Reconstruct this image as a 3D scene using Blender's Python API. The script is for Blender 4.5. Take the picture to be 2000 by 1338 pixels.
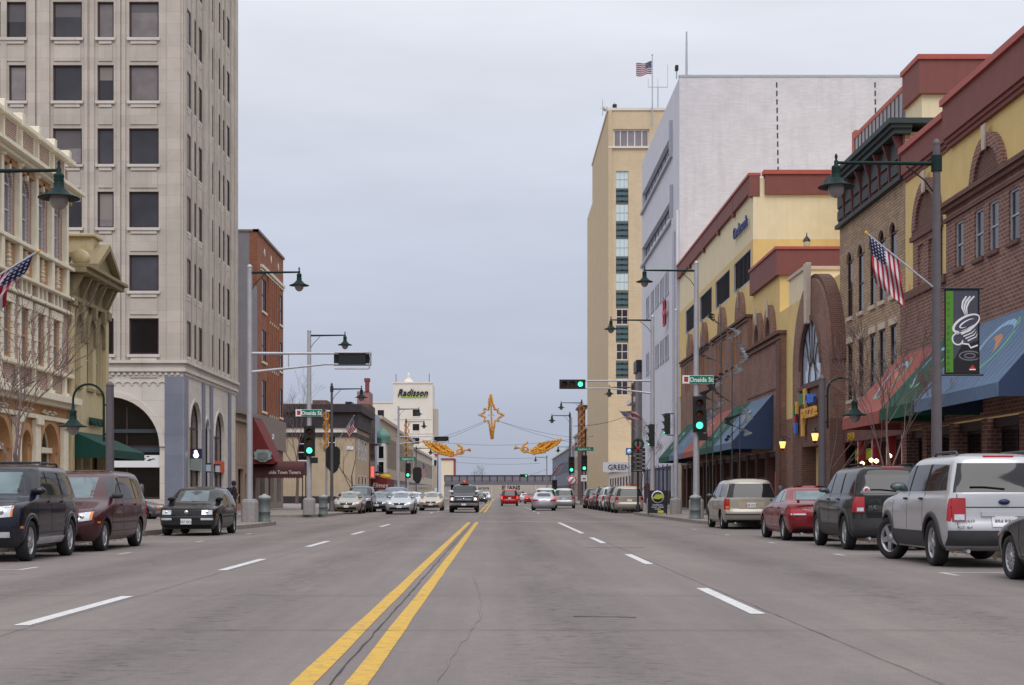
import bpy, bmesh, math, random
from mathutils import Vector, Matrix

for o in list(bpy.data.objects):
    bpy.data.objects.remove(o)
scene = bpy.context.scene
COL = scene.collection
R = math.radians
rnd = random.Random(11)

# ---------------------------------------------------------------- camera, sky, sun, exposure
CAM_H = 1.2
FPX = 2900.0            # focal length in pixels of a 2000 px wide picture
cd = bpy.data.cameras.new("Camera")
cam = bpy.data.objects.new("Camera", cd)
COL.objects.link(cam)
cam.location = (0, 0, CAM_H)
cam.rotation_euler = (R(90), 0, 0)
cd.sensor_width = 36.0
cd.lens = 36.0 * FPX / 2000.0
cd.shift_x = 28 / 2000.0
cd.shift_y = 297 / 2000.0
cd.clip_end = 5000
scene.camera = cam
scene.view_settings.view_transform = 'Standard'
scene.view_settings.look = 'None'
scene.view_settings.gamma = 1
scene.view_settings.exposure = 0.0
try:
    scene.view_settings.use_curve_mapping = False
except Exception:
    pass

SUN_EL, SUN_AZ = 52, 172      # azimuth clockwise from +Y (street direction)
w = bpy.data.worlds.new("World")
scene.world = w
w.use_nodes = True
nt = w.node_tree
nt.nodes.clear()
N = nt.nodes.new
out = N('ShaderNodeOutputWorld')
bg = N('ShaderNodeBackground')
sky = N('ShaderNodeTexSky')
sky.sky_type = 'NISHITA'
sky.sun_disc = False
sky.sun_elevation = R(SUN_EL)
sky.sun_rotation = R(SUN_AZ)
tc = N('ShaderNodeTexCoord')
sep = N('ShaderNodeSeparateXYZ')
nt.links.new(tc.outputs['Generated'], sep.inputs[0])
ramp = N('ShaderNodeValToRGB')
cr = ramp.color_ramp
stops = [(0.0, (.40, .445, .565)), (.05, (.435, .48, .60)), (.09, (.50, .54, .66)), (.175, (.61, .648, .76)),
         (.25, (.725, .76, .85)), (.316, (.83, .855, .925)), (.55, (1.02, 1.04, 1.12)), (1.0, (1.45, 1.47, 1.54))]
while len(cr.elements) < len(stops):
    cr.elements.new(.5)
for e, (p, c) in zip(cr.elements, stops):
    e.position = p
    e.color = (*c, 1)
nt.links.new(sep.outputs['Z'], ramp.inputs[0])
mp = N('ShaderNodeMapping')
mp.inputs['Scale'].default_value = (1.6, 1.6, 8.0)
nt.links.new(tc.outputs['Generated'], mp.inputs[0])
noi = N('ShaderNodeTexNoise')
noi.inputs['Scale'].default_value = 2.2
noi.inputs['Detail'].default_value = 5
noi.inputs['Roughness'].default_value = .55
nt.links.new(mp.outputs[0], noi.inputs['Vector'])
mr = N('ShaderNodeMapRange')
mr.inputs['From Min'].default_value = .3
mr.inputs['From Max'].default_value = .7
mr.inputs['To Min'].default_value = .925
mr.inputs['To Max'].default_value = 1.07
nt.links.new(noi.outputs['Fac'], mr.inputs['Value'])
mul = N('ShaderNodeMix')
mul.data_type = 'RGBA'
mul.blend_type = 'MULTIPLY'
mul.inputs[0].default_value = 1
nt.links.new(ramp.outputs[0], mul.inputs[6])
nt.links.new(mr.outputs[0], mul.inputs[7])
sc_ = N('ShaderNodeMix')
sc_.data_type = 'RGBA'
sc_.blend_type = 'MULTIPLY'
sc_.inputs[0].default_value = 1
sc_.inputs[7].default_value = (.1, .1, .1, 1)
nt.links.new(sky.outputs[0], sc_.inputs[6])
mix = N('ShaderNodeMix')
mix.data_type = 'RGBA'
mix.inputs[0].default_value = .93          # closed cloud deck over the clear sky
nt.links.new(sc_.outputs[2], mix.inputs[6])
nt.links.new(mul.outputs[2], mix.inputs[7])
nt.links.new(mix.outputs[2], bg.inputs[0])
bg.inputs[1].default_value = 1.0
nt.links.new(bg.outputs[0], out.inputs[0])

sd = bpy.data.lights.new("Sun", 'SUN')
sun = bpy.data.objects.new("Sun", sd)
COL.objects.link(sun)
sd.energy = 1.3
sd.angle = R(40)
sd.color = (1, .975, .95)
az, el = R(SUN_AZ), R(SUN_EL)
sdir = Vector((math.sin(az) * math.cos(el), math.cos(az) * math.cos(el), math.sin(el)))
sun.rotation_euler = sdir.to_track_quat('Z', 'Y').to_euler()
sun.location = (0, -20, 60)

# ---------------------------------------------------------------- materials
def lin(c):
    c = c / 255.0
    return c / 12.92 if c <= .04045 else ((c + .055) / 1.055) ** 2.4
def C(r, g, b, k=1.0):
    return (min(lin(r) * k, .9), min(lin(g) * k, .9), min(lin(b) * k, .9), 1)

MATS = {}
def newmat(name):
    m = bpy.data.materials.new(name)
    m.use_nodes = True
    t = m.node_tree
    b = t.nodes['Principled BSDF']
    return m, t, b
def uvpos(t):
    """wall coordinates: (horizontal run, height) whatever way the wall faces; world metres"""
    g = t.nodes.new('ShaderNodeNewGeometry')
    sp = t.nodes.new('ShaderNodeSeparateXYZ')
    t.links.new(g.outputs['Position'], sp.inputs[0])
    sn = t.nodes.new('ShaderNodeSeparateXYZ')
    t.links.new(g.outputs['True Normal'], sn.inputs[0])
    ab = t.nodes.new('ShaderNodeMath'); ab.operation = 'ABSOLUTE'
    t.links.new(sn.outputs[0], ab.inputs[0])
    gt = t.nodes.new('ShaderNodeMath'); gt.operation = 'GREATER_THAN'; gt.inputs[1].default_value = .6
    t.links.new(ab.outputs[0], gt.inputs[0])
    mx = t.nodes.new('ShaderNodeMix'); mx.data_type = 'FLOAT'
    t.links.new(gt.outputs[0], mx.inputs[0])
    t.links.new(sp.outputs[0], mx.inputs[2])
    t.links.new(sp.outputs[1], mx.inputs[3])
    cb = t.nodes.new('ShaderNodeCombineXYZ')
    t.links.new(mx.outputs[0], cb.inputs[0])
    t.links.new(sp.outputs[2], cb.inputs[1])
    return cb, g
def noise(t, vec, scale, detail=4, rough=.6):
    n = t.nodes.new('ShaderNodeTexNoise')
    n.inputs['Scale'].default_value = scale
    n.inputs['Detail'].default_value = detail
    n.inputs['Roughness'].default_value = rough
    if vec is not None:
        t.links.new(vec, n.inputs['Vector'])
    return n
def maprange(t, v, a, b, c, d):
    m = t.nodes.new('ShaderNodeMapRange')
    for k, x in zip(('From Min', 'From Max', 'To Min', 'To Max'), (a, b, c, d)):
        m.inputs[k].default_value = x
    t.links.new(v, m.inputs['Value'])
    return m.outputs[0]
def mixc(t, fac, a, b, blend='MIX'):
    m = t.nodes.new('ShaderNodeMix'); m.data_type = 'RGBA'; m.blend_type = blend
    for i, x in ((0, fac), (6, a), (7, b)):
        if isinstance(x, (tuple, float, int)):
            m.inputs[i].default_value = x
        else:
            t.links.new(x, m.inputs[i])
    return m.outputs[2]
def bump(t, b, h, strength=.3, dist=.02):
    bp = t.nodes.new('ShaderNodeBump')
    bp.inputs['Strength'].default_value = strength
    bp.inputs['Distance'].default_value = dist
    t.links.new(h, bp.inputs['Height'])
    t.links.new(bp.outputs[0], b.inputs['Normal'])
def scalev(t, vec, s):
    m = t.nodes.new('ShaderNodeMapping')
    m.inputs['Scale'].default_value = s
    t.links.new(vec, m.inputs[0])
    return m.outputs[0]

def plain(name, col, rough=.6, metal=0.0, var=.12, nscale=3.0, spec=.4, coat=0.0, streak=.0, bumps=0.0):
    """painted / cast / rendered surface with mottling and rain streaks"""
    if name in MATS:
        return MATS[name]
    m, t, b = newmat(name)
    cb, g = uvpos(t)
    n = noise(t, g.outputs['Position'], nscale, 5)
    f = maprange(t, n.outputs['Fac'], .25, .75, 1 - var, 1 + var)
    c = mixc(t, 1.0, col, f, 'MULTIPLY')
    if streak:
        s = noise(t, scalev(t, cb.outputs[0], (3.0, .16, 1)), 1.0, 4)
        c = mixc(t, maprange(t, s.outputs['Fac'], .48, .75, 0, streak), c, tuple(x * .45 for x in col[:3]) + (1,))
    t.links.new(c, b.inputs['Base Color'])
    b.inputs['Roughness'].default_value = rough
    b.inputs['Metallic'].default_value = metal
    b.inputs['Specular IOR Level'].default_value = spec
    b.inputs['Coat Weight'].default_value = coat
    b.inputs['Coat Roughness'].default_value = .08
    if bumps:
        n2 = noise(t, g.outputs['Position'], nscale * 14, 3)
        bump(t, b, n2.outputs['Fac'], bumps, .01)
    MATS[name] = m
    return m
def masonry(name, c1, c2, mortar, bw, bh, ms=.012, rough=.85, var=.25, streak=.25, bmp=.5, off=.5):
    """brick or ashlar laid in courses"""
    if name in MATS:
        return MATS[name]
    m, t, b = newmat(name)
    cb, g = uvpos(t)
    br = t.nodes.new('ShaderNodeTexBrick')
    br.offset = off
    t.links.new(cb.outputs[0], br.inputs['Vector'])
    br.inputs['Color1'].default_value = c1
    br.inputs['Color2'].default_value = c2
    br.inputs['Mortar'].default_value = mortar
    br.inputs['Scale'].default_value = 1.0
    br.inputs['Mortar Size'].default_value = ms
    br.inputs['Mortar Smooth'].default_value = .2
    br.inputs['Bias'].default_value = 0
    br.inputs['Brick Width'].default_value = bw
    br.inputs['Row Height'].default_value = bh
    n = noise(t, g.outputs['Position'], .55, 6, .65)
    c = mixc(t, 1.0, br.outputs['Color'], maprange(t, n.outputs['Fac'], .25, .75, 1 - var, 1 + var), 'MULTIPLY')
    if streak:
        s = noise(t, scalev(t, cb.outputs[0], (1.6, .12, 1)), 1.0, 5)
        c = mixc(t, maprange(t, s.outputs['Fac'], .5, .78, 0, streak), c, tuple(x * .4 for x in c1[:3]) + (1,))
    t.links.new(c, b.inputs['Base Color'])
    b.inputs['Roughness'].default_value = rough
    b.inputs['Specular IOR Level'].default_value = .25
    bump(t, b, br.outputs['Fac'], -bmp if bmp else 0, .015)
    MATS[name] = m
    return m
def glass(name, col, rough=.06, var=.3, nscale=.5):
    """window glass in front of a dim room: dark, glossy, a little uneven"""
    if name in MATS:
        return MATS[name]
    m, t, b = newmat(name)
    oi = t.nodes.new('ShaderNodeObjectInfo')
    g = t.nodes.new('ShaderNodeNewGeometry')
    n = noise(t, g.outputs['Position'], nscale, 2)
    f = maprange(t, n.outputs['Fac'], .3, .7, 1 - var, 1 + var)
    f2 = maprange(t, oi.outputs['Random'], 0, 1, 1 - var, 1 + var)
    c = mixc(t, 1.0, mixc(t, 1.0, col, f, 'MULTIPLY'), f2, 'MULTIPLY')
    t.links.new(c, b.inputs['Base Color'])
    b.inputs['Roughness'].default_value = rough
    b.inputs['Specular IOR Level'].default_value = .5
    n3 = noise(t, g.outputs['Position'], 1.2, 2)
    bump(t, b, n3.outputs['Fac'], .06, .02)
    MATS[name] = m
    return m
def emit(name, col, strength):
    if name in MATS:
        return MATS[name]
    m, t, b = newmat(name)
    b.inputs['Base Color'].default_value = col
    b.inputs['Emission Color'].default_value = col
    b.inputs['Emission Strength'].default_value = strength
    b.inputs['Roughness'].default_value = .3
    MATS[name] = m
    return m
def paint(name, col, metal=.35, rough=.32, dirt=.35):
    """car paint: flakes under clear coat, road film low on the sides"""
    if name in MATS:
        return MATS[name]
    m, t, b = newmat(name)
    tcn = t.nodes.new('ShaderNodeTexCoord')
    sp = t.nodes.new('ShaderNodeSeparateXYZ')
    t.links.new(tcn.outputs['Object'], sp.inputs[0])
    n = noise(t, tcn.outputs['Object'], 3.5, 5, .7)
    ad = t.nodes.new('ShaderNodeMath'); ad.operation = 'MULTIPLY_ADD'
    t.links.new(n.outputs['Fac'], ad.inputs[0]); ad.inputs[1].default_value = -.55
    t.links.new(sp.outputs[2], ad.inputs[2])
    f = maprange(t, ad.outputs[0], -.1, .4, dirt * .5, .015)
    c = mixc(t, f, col, C(112, 106, 102))
    t.links.new(c, b.inputs['Base Color'])
    t.links.new(maprange(t, f, 0, 1, rough, .8), b.inputs['Roughness'])
    b.inputs['Metallic'].default_value = metal
    t.links.new(maprange(t, f, 0, .5, .75, .1), b.inputs['Coat Weight'])
    b.inputs['Specular IOR Level'].default_value = .08
    b.inputs['Coat Roughness'].default_value = .06
    MATS[name] = m
    return m

# ---------------------------------------------------------------- mesh helpers
class Frame:
    """a wall plane: origin, run direction U, outward normal W, height is Z"""
    def __init__(s, o, U, W):
        s.o, s.U, s.W = Vector(o), Vector(U), Vector(W)
        s.V = Vector((0, 0, 1))
    def p(s, u, v, w=0.0):
        return s.o + s.U * u + s.V * v + s.W * w
def FL(x):   # wall on the left of the street at x, facing right; u is the distance down the street
    return Frame((x, 0, 0), (0, 1, 0), (1, 0, 0))
def FR(x):   # wall on the right, facing left
    return Frame((x, 0, 0), (0, 1, 0), (-1, 0, 0))
def FN(y):   # wall across the street direction, facing the near end
    return Frame((0, y, 0), (1, 0, 0), (0, -1, 0))
WORLD = Frame((0, 0, 0), (1, 0, 0), (0, -1, 0))

class MB:
    def __init__(s):
        s.v, s.f, s.sm = [], [], []
        s.uv = None
    def add(s, pts, faces, smooth=False):
        n = len(s.v)
        s.v += [tuple(p) for p in pts]
        s.f += [tuple(i + n for i in f) for f in faces]
        s.sm += [smooth] * len(faces)
        return s
    def poly(s, *pts):
        return s.add(pts, [tuple(range(len(pts)))])
    def box(s, x0, x1, y0, y1, z0, z1):
        p = [(x, y, z) for z in (z0, z1) for y in (y0, y1) for x in (x0, x1)]
        return s.add(p, [(0, 2, 3, 1), (4, 5, 7, 6), (0, 1, 5, 4), (2, 6, 7, 3), (0, 4, 6, 2), (1, 3, 7, 5)])
    def fb(s, F, u0, u1, v0, v1, w0, w1):
        p = [F.p(u, v, ww) for ww in (w0, w1) for v in (v0, v1) for u in (u0, u1)]
        return s.add(p, [(0, 2, 3, 1), (4, 5, 7, 6), (0, 1, 5, 4), (2, 6, 7, 3), (0, 4, 6, 2), (1, 3, 7, 5)])
    def prism(s, F, pts, w0, w1):
        n = len(pts)
        p = [F.p(a, b, w0) for a, b in pts] + [F.p(a, b, w1) for a, b in pts]
        fs = [tuple(range(n))[::-1], tuple(range(n, 2 * n))]
        fs += [(i, (i + 1) % n, n + (i + 1) % n, n + i) for i in range(n)]
        return s.add(p, fs)
    def ring(s, F, cu, cv, r0, r1, a0, a1, w0, w1, n=14, ey=1.0):
        """part of a flat ring (arch), angles in degrees, 0 = +u"""
        for i in range(n):
            a, b = R(a0 + (a1 - a0) * i / n), R(a0 + (a1 - a0) * (i + 1) / n)
            q = [(cu + r * math.cos(t), cv + ey * r * math.sin(t)) for r, t in ((r0, a), (r1, a), (r1, b), (r0, b))]
            s.prism(F, q, w0, w1)
        return s
    def tube(s, pts, r, n=8, cap=True, smooth=True):
        pts = [Vector(p) for p in pts]
        rs = r if isinstance(r, (list, tuple)) else [r] * len(pts)
        vs, fs = [], []
        up = None
        for i, p in enumerate(pts):
            d = (pts[min(i + 1, len(pts) - 1)] - pts[max(i - 1, 0)])
            if d.length < 1e-9:
                d = Vector((0, 0, 1))
            d.normalize()
            if up is None:
                up = Vector((0, 0, 1)) if abs(d.z) < .9 else Vector((1, 0, 0))
            a = d.cross(up)
            if a.length < 1e-4:
                a = d.cross(Vector((0, 1, 0)))
            a.normalize()
            bb = a.cross(d)
            up = bb
            for k in range(n):
                t = 2 * math.pi * k / n
                vs.append(p + (a * math.cos(t) + bb * math.sin(t)) * rs[i])
        for i in range(len(pts) - 1):
            for k in range(n):
                fs.append((i * n + k, i * n + (k + 1) % n, (i + 1) * n + (k + 1) % n, (i + 1) * n + k))
        s.add(vs, fs, smooth)
        if cap:
            s.add([vs[k] for k in range(n)], [tuple(range(n))[::-1]])
            s.add([vs[(len(pts) - 1) * n + k] for k in range(n)], [tuple(range(n))])
        return s
    def lathe(s, prof, c=(0, 0, 0), axis='Z', n=20, smooth=True, cap=True):
        """prof: (radius, along)"""
        vs, fs = [], []
        for r, h in prof:
            for k in range(n):
                t = 2 * math.pi * k / n
                a, b = r * math.cos(t), r * math.sin(t)
                q = (a, b, h) if axis == 'Z' else ((h, a, b) if axis == 'X' else (a, h, b))
                vs.append((q[0] + c[0], q[1] + c[1], q[2] + c[2]))
        m = len(prof)
        for i in range(m - 1):
            for k in range(n):
                fs.append((i * n + k, i * n + (k + 1) % n, (i + 1) * n + (k + 1) % n, (i + 1) * n + k))
        s.add(vs, fs, smooth)
        if cap and prof[0][0] > 1e-4:
            s.add(vs[:n], [tuple(range(n))[::-1]])
        if cap and prof[-1][0] > 1e-4:
            s.add(vs[-n:], [tuple(range(n))])
        return s
    def mesh(s, name, mat):
        me = bpy.data.meshes.new(name)
        me.from_pydata(s.v, [], s.f)
        me.polygons.foreach_set('use_smooth', s.sm)
        if mat is not None:
            me.materials.append(mat)
        me.update()
        return me
    def build(s, name, mat, parent=None, bevel=0):
        o = bpy.data.objects.new(name, s.mesh(name, mat))
        link(o, parent)
        if bevel:
            md = o.modifiers.new('Bevel', 'BEVEL')
            md.width = bevel
            md.segments = 2
            md.limit_method = 'ANGLE'
        return o

def link(o, parent=None):
    COL.objects.link(o)
    if parent is not None:
        o.parent = parent
        if parent.type == 'EMPTY':
            o.location = -parent.location
def tag(o, label=None, cat=None, group=None, kind=None):
    if label: o['label'] = label
    if cat: o['category'] = cat
    if group: o['group'] = group
    if kind: o['kind'] = kind
    return o
def thing(name, label, cat, loc=(0, 0, 0), group=None):
    o = bpy.data.objects.new(name, None)
    COL.objects.link(o)
    o.location = loc
    o.empty_display_size = .3
    return tag(o, label, cat, group)
def copy_tree(o, parent=None):
    c = o.copy()
    COL.objects.link(c)
    c.parent = parent
    for ch in list(o.children):
        copy_tree(ch, c)
    return c
def text(name, s, size, mat, parent, pos, U, W, extrude=.02, align='CENTER', shear=0.0, sx=1.0, bold=0.0):
    """solid lettering: run along U, facing W"""
    cu = bpy.data.curves.new(name, 'FONT')
    cu.body = s
    cu.size = size
    cu.extrude = extrude
    cu.align_x = align
    cu.shear = shear
    cu.offset = bold
    cu.resolution_u = 2
    t = bpy.data.objects.new(name + '_curve', cu)
    COL.objects.link(t)
    bpy.context.view_layer.update()
    me = bpy.data.meshes.new_from_object(t.evaluated_get(bpy.context.evaluated_depsgraph_get()))
    bpy.data.objects.remove(t)
    bpy.data.curves.remove(cu)
    me.name = name
    me.materials.clear()
    me.materials.append(mat)
    U, W = Vector(U).normalized(), Vector(W).normalized()
    V = W.cross(U)
    M = Matrix(((U.x * sx, V.x, W.x, pos[0]), (U.y * sx, V.y, W.y, pos[1]), (U.z * sx, V.z, W.z, pos[2]), (0, 0, 0, 1)))
    me.transform(M)
    o = bpy.data.objects.new(name, me)
    link(o, parent)
    return o

# ---------------------------------------------------------------- building helpers
def wall(mb, F, u0, u1, v0, v1, openings=(), dep=.22):
    """one wall face with real openings and reveals. opening = (u0,u1,v0,v1[,arch[,dep]])"""
    us = sorted({u0, u1, *[o[0] for o in openings], *[o[1] for o in openings]})
    vs = sorted({v0, v1, *[o[2] for o in openings], *[o[3] for o in openings]})
    us = [u for u in us if u0 - 1e-6 <= u <= u1 + 1e-6]
    vs = [v for v in vs if v0 - 1e-6 <= v <= v1 + 1e-6]
    for i in range(len(us) - 1):
        run = None
        for j in range(len(vs) - 1):
            cu, cv = (us[i] + us[i + 1]) / 2, (vs[j] + vs[j + 1]) / 2
            hole = any(o[0] < cu < o[1] and o[2] < cv < o[3] for o in openings)
            if not hole:
                run = vs[j] if run is None else run
            if run is not None and (hole or j == len(vs) - 2):
                top = vs[j] if hole else vs[j + 1]
                mb.poly(F.p(us[i], run), F.p(us[i + 1], run), F.p(us[i + 1], top), F.p(us[i], top))
                run = None
    for o in openings:
        a, b, c, d = o[:4]
        arch = o[4] if len(o) > 4 else 0
        dp = o[5] if len(o) > 5 else dep
        if arch:
            r = (b - a) / 2
            h = r if arch is True else arch
            cu, cv = (a + b) / 2, d - h
            n = 12
            arc = [(cu + r * math.cos(math.pi * k / n), cv + h * math.sin(math.pi * k / n)) for k in range(n + 1)]
            for k in range(n):
                p, q = arc[k], arc[k + 1]
                corner = (b, d) if k < n / 2 else (a, d)
                mb.poly(F.p(*p), F.p(*q), F.p(*corner))
                mb.poly(F.p(*p), F.p(*q), F.p(*q, -dp), F.p(*p, -dp))
            mb.poly(F.p(cu, d), F.p(b, d), F.p(cu, d))
            d2 = cv
        else:
            d2 = d
            mb.poly(F.p(a, d), F.p(b, d), F.p(b, d, -dp), F.p(a, d, -dp))
        mb.poly(F.p(a, c), F.p(a, d2), F.p(a, d2, -dp), F.p(a, c, -dp))
        mb.poly(F.p(b, c), F.p(b, d2), F.p(b, d2, -dp), F.p(b, c, -dp))
        mb.poly(F.p(a, c), F.p(b, c), F.p(b, c, -dp), F.p(a, c, -dp))
    return mb
def arch_pts(a, b, c, d, h, n=12):
    cu, r = (a + b) / 2, (b - a) / 2
    return [(a, c), (b, c)] + [(cu + r * math.cos(math.pi * k / n), d - h + h * math.sin(math.pi * k / n)) for k in range(n + 1)]
def window(bld, F, a, b, c, d, dep, fmat, pmat, arch=0, nu=1, nv=1, fw=.07, sill=None, smat=None, name='window', hood=None):
    """window in an opening: frame (part) > pane, sill"""
    mb = MB()
    w0, w1 = -dep, -dep + .06
    h = ((b - a) / 2 if arch is True else arch) if arch else 0
    top = d - h
    mb.fb(F, a, a + fw, c, top, w0, w1).fb(F, b - fw, b, c, top, w0, w1).fb(F, a + fw, b - fw, c, c + fw, w0, w1)
    if h:
        r = (b - a) / 2
        mb.ring(F, (a + b) / 2, top, r - fw, r, 0, 180, w0, w1, 12, h / r)
        mb.fb(F, a + fw, b - fw, top - fw / 2, top + fw / 2, w0, w1)
    else:
        mb.fb(F, a + fw, b - fw, d - fw, d, w0, w1)
    for i in range(1, nu):
        u = a + (b - a) * i / nu
        mb.fb(F, u - fw * .35, u + fw * .35, c + fw, (d - fw) if not h else top + h * .8, w0 + .005, w1 - .008)
    for i in range(1, nv):
        v = c + (top - c) * i / nv
        mb.fb(F, a + fw, b - fw, v - fw * .4, v + fw * .4, w0 + .003, w1 - .004)
    wo = mb.build(name, fmat, bld)
    pts = arch_pts(a + .01, b - .01, c + .01, d - .01, h) if h else [(a + .01, c + .01), (b - .01, c + .01), (b - .01, d - .01), (a + .01, d - .01)]
    MB().prism(F, pts, -dep - .02, -dep + .02).build('pane', pmat, wo)
    if sill:
        MB().fb(F, a - .06, b + .06, c - sill, c - .002, -dep + .06, .09).build('sill', smat or fmat, wo)
    return wo
# ---------------------------------------------------------------- shared materials
M_glass = glass('window_glass', C(58, 56, 62), .08, .35)
M_glassd = glass('dark_glass', C(30, 28, 32), .06, .4)
M_blind = glass('blind_glass', C(128, 120, 120), .12, .22, .9)
M_brown = plain('bronze_frame', C(60, 44, 48), .5)
M_black = plain('black_paint', C(34, 34, 38), .45, var=.15)
M_steel = plain('galvanised_steel', C(178, 178, 184), .42, metal=.35, var=.14, nscale=2.0)
M_green = plain('lamp_green', C(18, 42, 40), .6, var=.15, spec=.2)
M_greypole = plain('grey_pole_paint', C(92, 86, 90), .5, var=.14, nscale=6)
M_conc = plain('pole_concrete', C(150, 146, 144), .85, var=.12, nscale=8, bumps=.3)
M_white = plain('white_paint', C(225, 225, 225), .5, var=.06)
M_signgreen = plain('sign_green', C(20, 120, 92), .4, var=.05)
M_red = plain('red_paint', C(190, 40, 40), .45, var=.08)
M_gold = plain('gold_tinsel', C(226, 166, 62), .4, metal=.2, var=.35, nscale=9)
M_dgreen = plain('wreath_green', C(40, 62, 46), .8, var=.4, nscale=20)
M_signwhite = plain('sign_white', C(232, 232, 235), .4, var=.04)

# survey helpers: where a line of sight meets an upright plane
def YL(px, X): return X * FPX / (px - 972)
def XN(px, Y): return (px - 972) * Y / FPX
def ZN(py, Y): return CAM_H + (966 - py) * Y / FPX

# ---------------------------------------------------------------- ground, road, sidewalks
m, t, b = newmat('earth')
g = t.nodes.new('ShaderNodeNewGeometry')
n = noise(t, g.outputs['Position'], .2, 6)
t.links.new(mixc(t, maprange(t, n.outputs['Fac'], .3, .7, 0, 1), C(95, 92, 88), C(120, 112, 105)), b.inputs['Base Color'])
b.inputs['Roughness'].default_value = .95
M_earth = m
gr = MB().poly((-2500, -500, -.03), (2500, -500, -.03), (2500, 4500, -.03), (-2500, 4500, -.03)).build('ground', M_earth)
tag(gr, 'flat grey ground beyond the street', kind='structure')

# worn concrete road: aggregate, tyre tracks, oil drip line, blotches
m, t, b = newmat('road_surface')
g = t.nodes.new('ShaderNodeNewGeometry')
sp = t.nodes.new('ShaderNodeSeparateXYZ')
t.links.new(g.outputs['Position'], sp.inputs[0])
pos = g.outputs['Position']
big = noise(t, scalev(t, pos, (.5, .12, 1)), 1.0, 6, .6)
col = mixc(t, maprange(t, big.outputs['Fac'], .3, .72, 0, 1), C(115, 107, 104), C(129, 119, 115))
str_ = noise(t, scalev(t, pos, (2.2, .045, 1)), 1.0, 5, .6)
col = mixc(t, maprange(t, str_.outputs['Fac'], .45, .72, 0, .35), col, C(93, 87, 86))
blot = noise(t, scalev(t, pos, (.55, .3, 1)), 1.0, 4, .55)
col = mixc(t, maprange(t, blot.outputs['Fac'], .52, .70, 0, .35), col, C(140, 131, 126))
patch = noise(t, scalev(t, pos, (.12, .05, 1)), 1.0, 3, .5)
col = mixc(t, maprange(t, patch.outputs['Fac'], .5, .62, 0, .3), col, C(101, 94, 92))
# oil and wear in the middle of each lane: little dark cross scratches
for x0 in (.75, -2.75, 4.7, -6.1):
    dx = t.nodes.new('ShaderNodeMath'); dx.operation = 'SUBTRACT'
    t.links.new(sp.outputs[0], dx.inputs[0]); dx.inputs[1].default_value = x0
    ab = t.nodes.new('ShaderNodeMath'); ab.operation = 'ABSOLUTE'
    t.links.new(dx.outputs[0], ab.inputs[0])
    lane = maprange(t, ab.outputs[0], .2, .95, 1, 0)
    sp2 = noise(t, scalev(t, pos, (4.0, 11.0, 1)), 1.0, 5, .75)
    spk = maprange(t, sp2.outputs['Fac'], .54, .62, 0, .85)
    mm = t.nodes.new('ShaderNodeMath'); mm.operation = 'MULTIPLY'
    t.links.new(lane, mm.inputs[0]); t.links.new(spk, mm.inputs[1])
    col = mixc(t, mm.outputs[0], col, C(58, 54, 55))
    oil = noise(t, scalev(t, pos, (1.5, .3, 1)), 1.0, 4, .6)
    m3 = t.nodes.new('ShaderNodeMath'); m3.operation = 'MULTIPLY'
    t.links.new(lane, m3.inputs[0]); t.links.new(maprange(t, oil.outputs['Fac'], .3, .7, .05, .5), m3.inputs[1])
    col = mixc(t, m3.outputs[0], col, C(84, 78, 76))
fine = noise(t, pos, 60, 3, .7)
col = mixc(t, 1.0, col, maprange(t, fine.outputs['Fac'], .25, .75, .72, 1.28), 'MULTIPLY')
mid = noise(t, scalev(t, pos, (7, 5, 1)), 1.0, 8, .75)
col = mixc(t, 1.0, col, maprange(t, mid.outputs['Fac'], .3, .7, .91, 1.09), 'MULTIPLY')
pit = noise(t, scalev(t, pos, (9, 14, 1)), 1.0, 6, .8)
col = mixc(t, maprange(t, pit.outputs['Fac'], .62, .70, 0, .55), col, C(70, 66, 64))
t.links.new(col, b.inputs['Base Color'])
b.inputs['Roughness'].default_value = .82
b.inputs['Specular IOR Level'].default_value = .35
fb_ = noise(t, pos, 45, 3, .7)
bump(t, b, fb_.outputs['Fac'], .35, .01)
M_road = m
road = MB()
road.poly((-10.6, -30, 0), (9.8, -30, 0), (9.8, 800, 0), (-10.6, 800, 0))
road.poly((-140, 63.0, .0), (-10.6, 63.0, .0), (-10.6, 78.5, .0), (-140, 78.5, .0))
road.poly((-140, 118.5, .0), (-10.6, 118.5, .0), (-10.6, 176, .0), (-140, 176, .0))
road = tag(road.build('road', M_road), 'wide worn concrete street running straight ahead', kind='structure')

def line_mat(name, col, wear):
    m, t, b = newmat(name)
    g = t.nodes.new('ShaderNodeNewGeometry')
    n = noise(t, g.outputs['Position'], 7, 6, .75)
    n2 = noise(t, g.outputs['Position'], 70, 2, .7)
    ad = t.nodes.new('ShaderNodeMath'); ad.operation = 'MULTIPLY_ADD'
    t.links.new(n2.outputs['Fac'], ad.inputs[0]); ad.inputs[1].default_value = .45
    t.links.new(n.outputs['Fac'], ad.inputs[2])
    c = mixc(t, maprange(t, ad.outputs[0], .70, .98, 0, wear), col, C(105, 98, 95))
    t.links.new(c, b.inputs['Base Color'])
    b.inputs['Roughness'].default_value = .7
    MATS[name] = m
    return m
M_yel = line_mat('yellow_line', C(202, 160, 52), .85)
M_wl = line_mat('white_line', C(205, 205, 205), .6)
M_wl2 = line_mat('worn_white_line', C(185, 180, 178), .95)
M_crack = plain('crack_seal', C(52, 48, 48), .7, var=.2)
M_lcrack = plain('pale_crack', C(126, 118, 113), .8, var=.2)
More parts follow.
